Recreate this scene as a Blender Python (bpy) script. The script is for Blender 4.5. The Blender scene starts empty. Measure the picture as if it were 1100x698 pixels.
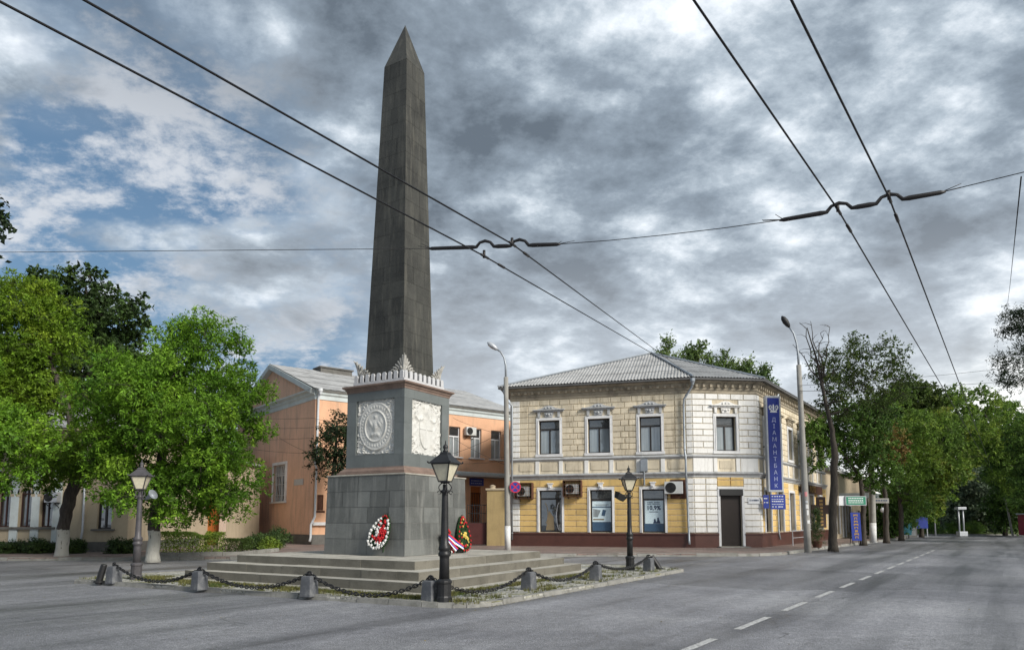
import bpy, math, random
import numpy as np
from mathutils import Vector, Matrix

SC = bpy.context.scene
COL = SC.collection
R = math.radians
rnd = random.Random(7)

# ---------------------------------------------------------------- camera model
# (sizes in the picture of 1100 x 698 turned into metres on the ground and walls)
F, PX, PY, HZ, H = 760.0, 550.0, 483.0, 558.0, 1.7
TILT = math.atan((HZ - PY) / F)


def ray(px, py):
    xr = (px - PX) / F
    yr = -(py - PY) / F
    return (xr, math.cos(TILT) - yr * math.sin(TILT), math.sin(TILT) + yr * math.cos(TILT))


def atz(px, py, z=0.0):
    r = ray(px, py)
    t = (z - H) / r[2]
    return Vector((r[0] * t, r[1] * t, z))


def aty(px, py, Y):
    r = ray(px, py)
    t = Y / r[1]
    return Vector((r[0] * t, Y, H + r[2] * t))


def onwall(px, py, o, ang):
    """distance along a vertical wall through o and height above ground"""
    d = (math.cos(ang), math.sin(ang))
    r = ray(px, py)
    # o + s d = t r
    det = d[0] * (-r[1]) - d[1] * (-r[0])
    s = ((0 - o[0]) * (-r[1]) - (0 - o[1]) * (-r[0])) / det
    t = (d[0] * (0 - o[1]) - d[1] * (0 - o[0])) / det
    t = (o[0] + s * d[0]) / r[0] if abs(r[0]) > 1e-6 else (o[1] + s * d[1]) / r[1]
    return s, H + r[2] * t


# ---------------------------------------------------------------- mesh builder
class MB:
    def __init__(self):
        self.v = []
        self.f = []
        self.mi = []
        self.sm = []
        self.M = Matrix.Identity(4)
        self.cur = 0
        self.smooth = False

    def add(self, verts, faces):
        b = len(self.v)
        M = self.M
        self.v += [M @ Vector(p) for p in verts]
        self.f += [tuple(i + b for i in fc) for fc in faces]
        self.mi += [self.cur] * len(faces)
        self.sm += [self.smooth] * len(faces)

    def box(self, x0, x1, y0, y1, z0, z1):
        self.add([(x0, y0, z0), (x1, y0, z0), (x1, y1, z0), (x0, y1, z0),
                  (x0, y0, z1), (x1, y0, z1), (x1, y1, z1), (x0, y1, z1)],
                 [(0, 3, 2, 1), (4, 5, 6, 7), (0, 1, 5, 4), (1, 2, 6, 5), (2, 3, 7, 6), (3, 0, 4, 7)])

    def frustum(self, a, z0, b, z1, ay=None, by=None):
        ay = a if ay is None else ay
        by = b if by is None else by
        self.add([(-a, -ay, z0), (a, -ay, z0), (a, ay, z0), (-a, ay, z0),
                  (-b, -by, z1), (b, -by, z1), (b, by, z1), (-b, by, z1)],
                 [(0, 3, 2, 1), (4, 5, 6, 7), (0, 1, 5, 4), (1, 2, 6, 5), (2, 3, 7, 6), (3, 0, 4, 7)])

    def quad(self, a, b, c, d):
        self.add([a, b, c, d], [(0, 1, 2, 3)])

    def bar(self, p, q, w, h=None):
        h = w if h is None else h
        p, q = Vector(p), Vector(q)
        d = (q - p).normalized()
        up = Vector((0, 0, 1)) if abs(d.z) < .95 else Vector((0, 1, 0))
        s = d.cross(up).normalized() * w * .5
        u = s.cross(d).normalized() * h * .5
        vs = [p - s - u, p + s - u, p + s + u, p - s + u, q - s - u, q + s - u, q + s + u, q - s + u]
        self.add(vs, [(0, 3, 2, 1), (4, 5, 6, 7), (0, 1, 5, 4), (1, 2, 6, 5), (2, 3, 7, 6), (3, 0, 4, 7)])

    def tube(self, pts, rad, n=8, closed=False):
        pts = [Vector(p) for p in pts]
        m = len(pts)
        if not hasattr(rad, '__len__'):
            rad = [rad] * m
        vs = []
        prev = None
        for i in range(m):
            if closed:
                d = (pts[(i + 1) % m] - pts[i - 1])
            else:
                d = pts[min(i + 1, m - 1)] - pts[max(i - 1, 0)]
            d = d.normalized() if d.length > 1e-9 else Vector((0, 0, 1))
            if prev is None:
                up = Vector((0, 0, 1)) if abs(d.z) < .9 else Vector((0, 1, 0))
                s = d.cross(up).normalized()
            else:
                s = (prev - d * prev.dot(d))
                s = s.normalized() if s.length > 1e-6 else d.orthogonal().normalized()
            prev = s
            u = d.cross(s)
            for k in range(n):
                a = 2 * math.pi * k / n
                vs.append(pts[i] + (s * math.cos(a) + u * math.sin(a)) * rad[i])
        fs = []
        for i in range(m if closed else m - 1):
            j = (i + 1) % m
            for k in range(n):
                fs.append((i * n + k, i * n + (k + 1) % n, j * n + (k + 1) % n, j * n + k))
        if not closed:
            fs.append(tuple(range(n - 1, -1, -1)))
            fs.append(tuple((m - 1) * n + k for k in range(n)))
        self.add(vs, fs)

    def lathe(self, prof, n=16, at=(0, 0, 0), rot=0.0):
        vs = []
        for (r, z) in prof:
            for k in range(n):
                a = 2 * math.pi * k / n + rot
                vs.append((at[0] + r * math.cos(a), at[1] + r * math.sin(a), at[2] + z))
        fs = []
        for i in range(len(prof) - 1):
            for k in range(n):
                fs.append((i * n + k, i * n + (k + 1) % n, (i + 1) * n + (k + 1) % n, (i + 1) * n + k))
        fs.append(tuple(range(n - 1, -1, -1)))
        fs.append(tuple((len(prof) - 1) * n + k for k in range(n)))
        self.add(vs, fs)

    def prism(self, poly, z0, z1):
        n = len(poly)
        vs = [(p[0], p[1], z0) for p in poly] + [(p[0], p[1], z1) for p in poly]
        fs = [tuple(range(n - 1, -1, -1)), tuple(range(n, 2 * n))]
        for i in range(n):
            j = (i + 1) % n
            fs.append((i, j, n + j, n + i))
        self.add(vs, fs)

    def plate(self, poly, y0, y1):
        """outline in local x,z made thick along local y"""
        n = len(poly)
        vs = [(p[0], y0, p[1]) for p in poly] + [(p[0], y1, p[1]) for p in poly]
        fs = [tuple(range(n)), tuple(range(2 * n - 1, n - 1, -1))]
        for i in range(n):
            j = (i + 1) % n
            fs.append((j, i, n + i, n + j))
        self.add(vs, fs)

    def sweep(self, path, prof, closed=False):
        """profile (out, z) swept along a plan path; out is to the right hand of the path's travel"""
        n = len(path)
        m = len(prof)
        vs = []
        P = [Vector((p[0], p[1])) for p in path]
        for i in range(n):
            if closed:
                a = (P[i] - P[i - 1]).normalized()
                b = (P[(i + 1) % n] - P[i]).normalized()
            else:
                a = (P[i] - P[i - 1]).normalized() if i > 0 else (P[1] - P[0]).normalized()
                b = (P[i + 1] - P[i]).normalized() if i < n - 1 else a
            na = Vector((a.y, -a.x))
            nb = Vector((b.y, -b.x))
            mit = (na + nb)
            mit = mit / max(1e-6, mit.dot(na)) if mit.length > 1e-6 else na
            for (o, z) in prof:
                q = P[i] + mit * o
                vs.append((q.x, q.y, z))
        fs = []
        for i in range(n if closed else n - 1):
            j = (i + 1) % n
            for k in range(m - 1):
                fs.append((i * m + k, j * m + k, j * m + k + 1, i * m + k + 1))
        if not closed:
            fs.append(tuple(range(m - 1, -1, -1)))
            fs.append(tuple((n - 1) * m + k for k in range(m)))
        self.add(vs, fs)

    def ball(self, c, r, n=8, m=5, sz=1.0):
        vs = [(c[0], c[1], c[2] - r * sz)]
        for i in range(1, m):
            t = math.pi * i / m
            for k in range(n):
                a = 2 * math.pi * k / n
                vs.append((c[0] + r * math.sin(t) * math.cos(a), c[1] + r * math.sin(t) * math.sin(a), c[2] - r * sz * math.cos(t)))
        vs.append((c[0], c[1], c[2] + r * sz))
        fs = [(0, 1 + (k + 1) % n, 1 + k) for k in range(n)]
        for i in range(m - 2):
            for k in range(n):
                fs.append((1 + i * n + k, 1 + i * n + (k + 1) % n, 1 + (i + 1) * n + (k + 1) % n, 1 + (i + 1) * n + k))
        l = len(vs) - 1
        b = 1 + (m - 2) * n
        fs += [(b + k, b + (k + 1) % n, l) for k in range(n)]
        self.add(vs, fs)

    def text(self, body, size, extrude=.004, align='CENTER', bold=0.0):
        """letters standing in the local x,z plane, facing local -y, centred on the origin"""
        cu = bpy.data.curves.new('lettering', 'FONT')
        cu.body = body
        cu.size = size
        cu.extrude = extrude
        cu.offset = bold
        cu.align_x = align
        cu.align_y = 'CENTER'
        cu.resolution_u = 2
        o = bpy.data.objects.new('lettering', cu)
        COL.objects.link(o)
        dg = bpy.context.evaluated_depsgraph_get()
        me = bpy.data.meshes.new_from_object(o.evaluated_get(dg))
        vs = [(v.co.x, -v.co.z, v.co.y) for v in me.vertices]
        fs = [tuple(p.vertices) for p in me.polygons]
        bpy.data.objects.remove(o)
        bpy.data.meshes.remove(me)
        bpy.data.curves.remove(cu)
        self.add(vs, fs)

    def build(self, name, mats, parent=None, bevel=0.0):
        off = Vector((0, 0, 0))
        p = parent
        while p is not None:
            off = off + p.location
            p = p.parent
        me = bpy.data.meshes.new(name)
        me.from_pydata([tuple(v - off) for v in self.v], [], self.f)
        if not isinstance(mats, (list, tuple)):
            mats = [mats]
        for m in mats:
            me.materials.append(m)
        me.polygons.foreach_set('material_index', self.mi)
        me.polygons.foreach_set('use_smooth', self.sm)
        me.update()
        o = bpy.data.objects.new(name, me)
        COL.objects.link(o)
        if parent is not None:
            o.parent = parent
        if bevel:
            b = o.modifiers.new('edge', 'BEVEL')
            b.width = bevel
            b.segments = 2
            b.limit_method = 'ANGLE'
            b.angle_limit = R(40)
        return o


def mesh_np(name, co, quads, mat, parent=None, off=(0, 0, 0), smooth=False):
    me = bpy.data.meshes.new(name)
    nv, nf = len(co), len(quads)
    me.vertices.add(nv)
    me.vertices.foreach_set('co', (co - np.array(off)).astype(np.float32).ravel())
    me.loops.add(nf * 4)
    me.loops.foreach_set('vertex_index', quads.astype(np.int32).ravel())
    me.polygons.add(nf)
    me.polygons.foreach_set('loop_start', (np.arange(nf) * 4).astype(np.int32))
    me.polygons.foreach_set('use_smooth', np.full(nf, smooth))
    me.materials.append(mat)
    me.update(calc_edges=True)
    o = bpy.data.objects.new(name, me)
    COL.objects.link(o)
    if parent is not None:
        o.parent = parent
    return o


def tag(o, label=None, cat=None, group=None, kind=None):
    if label:
        o['label'] = label
    if cat:
        o['category'] = cat
    if group:
        o['group'] = group
    if kind:
        o['kind'] = kind
    return o


def thing(name, label, cat, loc=(0, 0, 0), group=None):
    o = bpy.data.objects.new(name, None)
    o.empty_display_size = .2
    COL.objects.link(o)
    o.location = loc
    return tag(o, label, cat, group)


def dup(root, loc, rz=0.0, label=None, scale=None):
    r = root.copy()
    COL.objects.link(r)
    r.location = loc
    r.rotation_euler = (0, 0, rz)
    if scale:
        r.scale = scale
    if label:
        r['label'] = label
    for ch in list(root.children):
        c = ch.copy()
        COL.objects.link(c)
        c.parent = r
        for g in list(ch.children):
            d = g.copy()
            COL.objects.link(d)
            d.parent = c
    return r


# ---------------------------------------------------------------- materials
class NT:
    def __init__(self, name):
        self.m = bpy.data.materials.new(name)
        self.m.use_nodes = True
        self.t = self.m.node_tree
        self.b = self.t.nodes['Principled BSDF']
        self.out = self.t.nodes['Material Output']

    def n(self, typ, **kw):
        x = self.t.nodes.new(typ)
        for k, v in kw.items():
            if k.startswith('_'):
                setattr(x, k[1:], v)
            else:
                x.inputs[k.replace('__', ' ')].default_value = v
        return x

    def l(self, a, b):
        self.t.links.new(a, b)

    def mix(self, fac, a, b, mode='MIX'):
        x = self.t.nodes.new('ShaderNodeMix')
        x.data_type = 'RGBA'
        x.blend_type = mode
        for s, v in ((x.inputs['Factor'], fac), (x.inputs['A'], a), (x.inputs['B'], b)):
            pass
        fi, ai, bi = x.inputs[0], x.inputs[6], x.inputs[7]
        for s, v in ((fi, fac), (ai, a), (bi, b)):
            if hasattr(v, 'is_linked') or hasattr(v, 'links'):
                self.l(v, s)
            else:
                s.default_value = v if not isinstance(v, tuple) else (v + (1,) if len(v) == 3 else v)
        return x.outputs[2]

    def ramp(self, src, stops, interp='LINEAR'):
        x = self.t.nodes.new('ShaderNodeValToRGB')
        x.color_ramp.interpolation = interp
        e = x.color_ramp.elements
        while len(e) < len(stops):
            e.new(.5)
        for el, (p, c) in zip(e, stops):
            el.position = p
            if not isinstance(c, tuple):
                c = (c, c, c)
            el.color = c + (1,) if len(c) == 3 else c
        self.l(src, x.inputs[0])
        return x.outputs[0]

    def noise(self, vec, scale, detail=4, rough=.55, dist=0.0):
        x = self.n('ShaderNodeTexNoise', Scale=scale, Detail=detail, Roughness=rough, Distortion=dist)
        if vec is not None:
            self.l(vec, x.inputs['Vector'])
        return x.outputs['Fac']

    def coord(self, which='Object', scale=(1, 1, 1), rot=(0, 0, 0)):
        c = self.t.nodes.new('ShaderNodeTexCoord')
        m = self.t.nodes.new('ShaderNodeMapping')
        m.inputs['Scale'].default_value = scale
        m.inputs['Rotation'].default_value = rot
        self.l(c.outputs[which], m.inputs['Vector'])
        return m.outputs[0]

    def math(self, op, a, b=None):
        x = self.t.nodes.new('ShaderNodeMath')
        x.operation = op
        for s, v in ((x.inputs[0], a), (x.inputs[1], b)):
            if v is None:
                continue
            if hasattr(v, 'links'):
                self.l(v, s)
            else:
                s.default_value = v
        return x.outputs[0]

    def bump(self, h, strength=.3, dist=.02):
        b = self.n('ShaderNodeBump', Strength=strength, Distance=dist)
        self.l(h, b.inputs['Height'])
        self.l(b.outputs[0], self.b.inputs['Normal'])


def mul(c, k):
    return tuple(min(1, x * k) for x in c[:3])


def surf(name, col, rough=.8, var=.18, scale=1.2, fine=25., bump=.15, island=0.0, stain=None, stain_amt=.5,
         stain_scale=1.5, streak=False, metal=0.0, spec=.35, dist=.01, worn=0.0):
    """weathered surface: large and fine tone variation, optional stains or rain streaks, optional per-block tone"""
    t = NT(name)
    vec = t.coord('Object')
    big = t.noise(vec, scale, 5, .6)
    sm = t.noise(vec, fine, 4, .6)
    f = t.math('ADD', t.math('MULTIPLY', big, .65), t.math('MULTIPLY', sm, .35))
    c = t.ramp(f, [(.30, mul(col, 1 - var * 1.5)), (.5, col), (.72, mul(col, 1 + var))])
    if island:
        g = t.t.nodes.new('ShaderNodeNewGeometry')
        c2 = t.ramp(g.outputs['Random Per Island'], [(0, 1 - island), (1, 1 + island * .8)])
        c = t.mix(1.0, c, c2, 'MULTIPLY')
    if stain:
        sv = t.coord('Object', (3, 3, .35) if streak else (1, 1, 1))
        s = t.noise(sv, stain_scale, 6, .65)
        s = t.ramp(s, [(.5, 0.0), (.68, stain_amt)])
        c = t.mix(s, c, stain)
    t.l(c, t.b.inputs['Base Color'])
    t.b.inputs['Roughness'].default_value = rough
    t.b.inputs['Metallic'].default_value = metal
    t.b.inputs['Specular IOR Level'].default_value = spec
    if bump:
        t.bump(t.math('ADD', t.math('MULTIPLY', big, .4), sm), bump, dist)
        if worn:
            bv = t.n('ShaderNodeBevel', Radius=worn, _samples=3)
            t.l(bv.outputs[0], t.b.inputs['Normal'].links[0].from_node.inputs['Normal'])
    return t.m


def flat(name, col, rough=.5, metal=0.0, spec=.5, emit=0):
    t = NT(name)
    vec = t.coord('Object')
    s = t.noise(vec, 14, 3)
    c = t.ramp(s, [(.3, mul(col, .88)), (.7, mul(col, 1.08))])
    t.l(c, t.b.inputs['Base Color'])
    t.b.inputs['Roughness'].default_value = rough
    t.b.inputs['Metallic'].default_value = metal
    t.b.inputs['Specular IOR Level'].default_value = spec
    return t.m


def leafmat(name, a, b, c, patch=.5, trans=.35):
    """leaves: each leaf its own tone, with lighter and darker sprays over the crown"""
    t = NT(name)
    g = t.t.nodes.new('ShaderNodeNewGeometry')
    vec = t.coord('Object')
    n = t.noise(vec, patch, 3, .6)
    base = t.ramp(n, [(.36, a), (.52, b), (.68, c)])
    r = t.ramp(g.outputs['Random Per Island'], [(0, .48), (.5, .92), (.9, 1.4), (1, 1.75)])
    col = t.mix(1.0, base, r, 'MULTIPLY')
    t.l(col, t.b.inputs['Base Color'])
    t.b.inputs['Roughness'].default_value = .55
    t.b.inputs['Specular IOR Level'].default_value = .3
    tr = t.n('ShaderNodeBsdfTranslucent')
    t.l(col, tr.inputs['Color'])
    mx = t.n('ShaderNodeMixShader')
    mx.inputs[0].default_value = trans
    t.l(t.b.outputs[0], mx.inputs[1])
    t.l(tr.outputs[0], mx.inputs[2])
    t.l(mx.outputs[0], t.out.inputs['Surface'])
    return t.m


def barkmat(name, col, wash=None):
    """bark with deep vertical furrows; wash = height of the lime-painted foot"""
    t = NT(name)
    vec = t.coord('Object', (6, 6, 1.1))
    n = t.noise(vec, 2.2, 6, .7)
    c = t.ramp(n, [(.32, mul(col, .45)), (.55, col), (.75, mul(col, 1.5))])
    if wash:
        co = t.t.nodes.new('ShaderNodeTexCoord')
        sx = t.t.nodes.new('ShaderNodeSeparateXYZ')
        t.l(co.outputs['Object'], sx.inputs[0])
        wob = t.noise(t.coord('Object'), 5, 4)
        zz = t.math('ADD', sx.outputs['Z'], t.math('MULTIPLY', wob, .22))
        m = t.math('LESS_THAN', zz, wash + .11)
        chips = t.ramp(n, [(.34, 0.0), (.42, 1.0)])
        m = t.math('MULTIPLY', m, chips)
        c = t.mix(m, c, (.42, .41, .37))
    t.l(c, t.b.inputs['Base Color'])
    t.b.inputs['Roughness'].default_value = .9
    t.bump(n, .8, .04)
    return t.m


def glassmat(name, col, rough=.06, spec=.6, folds=.35, gloss=.12):
    """window glass: what hangs behind it in soft upright folds, under a clear sheet that mirrors sky and trees"""
    t = NT(name)
    vec = t.coord('Object', (5, 5, .25))
    f = t.noise(vec, 1.8, 4, .5, .4)
    per = t.noise(t.coord('Object', (.55, .55, .3)), 1.0, 2)
    k = t.math('ADD', t.math('MULTIPLY', f, .6), t.math('MULTIPLY', per, .5))
    c = t.ramp(k, [(.35, mul(col, 1 - folds)), (.55, col), (.75, mul(col, 1 + folds))])
    t.l(c, t.b.inputs['Base Color'])
    t.b.inputs['Roughness'].default_value = rough
    t.b.inputs['Specular IOR Level'].default_value = spec
    w = t.noise(t.coord('Object'), 1.3, 2)
    t.bump(w, .06, .05)
    g = t.n('ShaderNodeBsdfGlossy', Roughness=.02)
    g.inputs['Color'].default_value = (.9, .93, .95, 1)
    w2 = t.n('ShaderNodeBump', Strength=.10, Distance=.05)
    t.l(w, w2.inputs['Height'])
    t.l(w2.outputs[0], g.inputs['Normal'])
    mx = t.n('ShaderNodeMixShader')
    mx.inputs[0].default_value = gloss
    t.l(t.b.outputs[0], mx.inputs[1])
    t.l(g.outputs[0], mx.inputs[2])
    t.l(mx.outputs[0], t.out.inputs['Surface'])
    return t.m


M = {}
M['asphalt'] = None
M['granite_dark'] = surf('granite_dark', (.047, .047, .041), .62, .4, 1.1, 30, .12, island=.17, stain=(.12, .115, .095), stain_amt=.5, stain_scale=2.2, streak=True)
M['footing_dark'] = surf('footing_dark', (.020, .021, .026), .8, .2, 2, 30, .1)
M['shaft_joint'] = flat('shaft_joint', (.045, .044, .038), .9)
M['granite_joint'] = flat('granite_joint', (.15, .15, .14), .9)
M['ochre'] = surf('ochre', (.36, .27, .13), .85, .16, 1.2, 20, .2, stain=(.26, .19, .10), stain_amt=.6, stain_scale=1.6, streak=True)
M['diorite'] = surf('diorite', (.135, .14, .133), .5, .30, .9, 35, .1, island=.28, stain=(.24, .24, .225), stain_amt=.55, stain_scale=2.0, streak=True)
M['diorite_die'] = surf('diorite_die', (.135, .149, .146), .45, .18, .9, 35, .08, island=.10, stain=(.22, .24, .24), stain_amt=.3)
M['pink_stone'] = surf('pink_stone', (.20, .142, .115), .6, .25, 2.5, 30, .15, island=.1, stain=(.14, .10, .08), stain_amt=.6, streak=True)
M['marble'] = surf('marble', (.58, .575, .545), .6, .10, 3, 40, .15, stain=(.42, .40, .35), stain_amt=.5, stain_scale=4)
M['parapet_white'] = surf('parapet_white', (.52, .525, .535), .65, .15, 3, 24, .1, stain=(.28, .27, .25), stain_amt=.5, stain_scale=3)
M['marble_grey'] = surf('marble_grey', (.40, .39, .36), .7, .25, 6, 40, .2, stain=(.20, .19, .16), stain_amt=.6, stain_scale=6)
M['step_stone'] = surf('step_stone', (.15, .14, .115), .8, .25, 1.5, 28, .25, island=.16, stain=(.08, .075, .06), stain_amt=.45, stain_scale=2.5, worn=.018)  # risers darker than treads: shade and stains both put into the colour
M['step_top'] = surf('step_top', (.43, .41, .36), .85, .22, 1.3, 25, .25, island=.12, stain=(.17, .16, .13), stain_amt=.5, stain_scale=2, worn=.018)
M['iron'] = surf('iron', (.022, .022, .023), .45, .3, 4, 40, .15, metal=.3, spec=.5)
M['grey_iron'] = surf('grey_iron', (.085, .08, .085), .5, .25, 4, 40, .15, metal=.2)
M['lamp_glass'] = flat('lamp_glass', (.62, .57, .43), .25, spec=.5)
M['bollard'] = surf('bollard', (.105, .11, .12), .75, .22, 5, 60, .25, stain=(.3, .3, .29), stain_amt=.4, stain_scale=5, worn=.018)
M['kerb'] = surf('kerb', (.25, .245, .225), .85, .22, 1.6, 25, .3, island=.12, stain=(.10, .10, .08), stain_amt=.6, stain_scale=3, worn=.018)
M['cream'] = surf('cream', (.66, .58, .44), .85, .18, .9, 22, .22, island=.14, stain=(.30, .25, .17), stain_amt=.65, stain_scale=1.6, streak=True)
M['yellow'] = surf('yellow', (.66, .46, .18), .85, .16, .9, 22, .2, island=.12, stain=(.42, .31, .15), stain_amt=.65, stain_scale=1.4, streak=True)
M['white_plaster'] = surf('white_plaster', (.78, .77, .74), .8, .10, 1.2, 24, .2, island=.05, stain=(.42, .40, .36), stain_amt=.45, stain_scale=1.8, streak=True)
M['white_trim'] = surf('white_trim', (.68, .68, .68), .65, .08, 2, 24, .08, stain=(.42, .41, .38), stain_amt=.4, stain_scale=2.5)
M['cornice'] = surf('cornice', (.38, .33, .25), .85, .25, 1.3, 22, .25, stain=(.12, .11, .09), stain_amt=.7, stain_scale=1.6)
M['grey_trim'] = surf('grey_trim', (.44, .45, .455), .6, .18, 2, 22, .15, stain=(.17, .17, .17), stain_amt=.6, stain_scale=2)
M['zinc'] = surf('zinc', (.33, .36, .39), .45, .18, 2, 22, .08, metal=.45, stain=(.2, .2, .2), stain_amt=.4)
M['brown_tile'] = surf('brown_tile', (.085, .034, .026), .35, .22, 1.5, 22, .06, island=.15, spec=.5)
M['brown_shutter'] = surf('brown_shutter', (.025, .018, .015), .5, .2, 3, 22, .05)
M['roof_sheet'] = surf('roof_sheet', (.37, .37, .365), .8, .18, .8, 14, .2, stain=(.15, .15, .15), stain_amt=.55, stain_scale=1.1)
M['dark_frame'] = flat('dark_frame', (.022, .018, .016), .45)
M['white_frame'] = flat('white_frame', (.62, .64, .66), .45)
M['pane'] = glassmat('pane', (.020, .025, .030), .05, .7)
M['pane_grey'] = glassmat('pane_grey', (.25, .285, .30), .09, .6)
M['pane_blind'] = glassmat('pane_blind', (.05, .052, .05), .12, .5)
M['orange'] = surf('orange', (.68, .40, .25), .85, .16, .5, 18, .1, stain=(.44, .29, .20), stain_amt=.6, stain_scale=.9, streak=True)
M['salmon'] = surf('salmon', (.70, .44, .31), .85, .16, .5, 18, .1, stain=(.37, .26, .21), stain_amt=.65, stain_scale=.9, streak=True)
M['pale_pink'] = surf('pale_pink', (.55, .42, .34), .85, .12, .6, 18, .1, stain=(.4, .33, .27), stain_amt=.5, stain_scale=1, streak=True)
M['cream_wall'] = surf('cream_wall', (.42, .35, .25), .85, .12, .7, 18, .12, stain=(.3, .25, .18), stain_amt=.5, stain_scale=1, streak=True)
M['pale_blue'] = surf('pale_blue', (.52, .57, .57), .8, .1, 1, 18, .1, stain=(.33, .34, .32), stain_amt=.4)
M['grey_plinth'] = surf('grey_plinth', (.13, .125, .115), .9, .25, 1.2, 18, .3, stain=(.07, .07, .06), stain_amt=.5)
M['orange_door'] = surf('orange_door', (.36, .11, .025), .55, .18, 2, 20, .1)
M['maroon'] = surf('maroon', (.07, .02, .018), .5, .2, 2, 20, .05)
M['sign_blue'] = flat('sign_blue', (.012, .03, .24), .35)
M['board_blue'] = flat('board_blue', (.02, .045, .30), .4)
M['sign_white'] = flat('sign_white', (.74, .75, .76), .5)
M['sign_grey'] = flat('sign_grey', (.45, .47, .5), .4, metal=.2)
M['sign_letter'] = flat('sign_letter', (.42, .47, .66), .45)
M['sign_red'] = flat('sign_red', (.5, .02, .06), .4)
M['sign_green'] = flat('sign_green', (.01, .20, .11), .45)
M['sign_brown'] = flat('sign_brown', (.055, .022, .014), .5)
M['gold'] = flat('gold', (.40, .24, .07), .45, metal=.2)
M['concrete'] = surf('concrete', (.30, .29, .265), .9, .22, 2.2, 30, .3, stain=(.16, .155, .14), stain_amt=.5, stain_scale=2.2, streak=True)
M['whitewash'] = surf('whitewash', (.66, .66, .65), .9, .12, 3, 30, .15, stain=(.36, .34, .3), stain_amt=.5, stain_scale=4)
M['wire'] = flat('wire', (.012, .012, .014), .5, metal=.4)
M['insulator'] = flat('insulator', (.014, .012, .012), .5)
M['ac_white'] = surf('ac_white', (.55, .56, .55), .45, .1, 3, 30, .05, stain=(.36, .35, .3), stain_amt=.4)
M['rust'] = surf('rust', (.10, .045, .028), .85, .35, 4, 30, .3)
M['dark'] = flat('dark', (.012, .012, .012), .6)
M['poster_pale'] = flat('poster_pale', (.62, .76, .82), .35)
M['poster_blue'] = flat('poster_blue', (.05, .10, .17), .3)
M['poster_tan'] = flat('poster_tan', (.22, .17, .10), .4)
M['poster_ink'] = flat('poster_ink', (.03, .05, .10), .5)
M['petal_white'] = surf('petal_white', (.78, .77, .74), .6, .08, 20, 60, .1, island=.1)
M['petal_red'] = surf('petal_red', (.50, .015, .02), .55, .2, 20, 60, .1, island=.25)
M['petal_yellow'] = surf('petal_yellow', (.66, .50, .12), .6, .15, 20, 60, .1, island=.2)
M['wreath_green'] = leafmat('wreath_green', (.012, .035, .012), (.02, .055, .018), (.03, .075, .02), 6, .1)
M['ribbon'] = None
M['cobble'] = None
M['lawn'] = surf('lawn', (.07, .10, .025), .95, .35, .6, 14, .4, stain=(.14, .12, .06), stain_amt=.6)
M['paving'] = None
M['teal'] = surf('teal', (.02, .13, .17), .5, .2, 2, 20, .05)
M['hose'] = flat('hose', (.5, .5, .5), .5)


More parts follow.
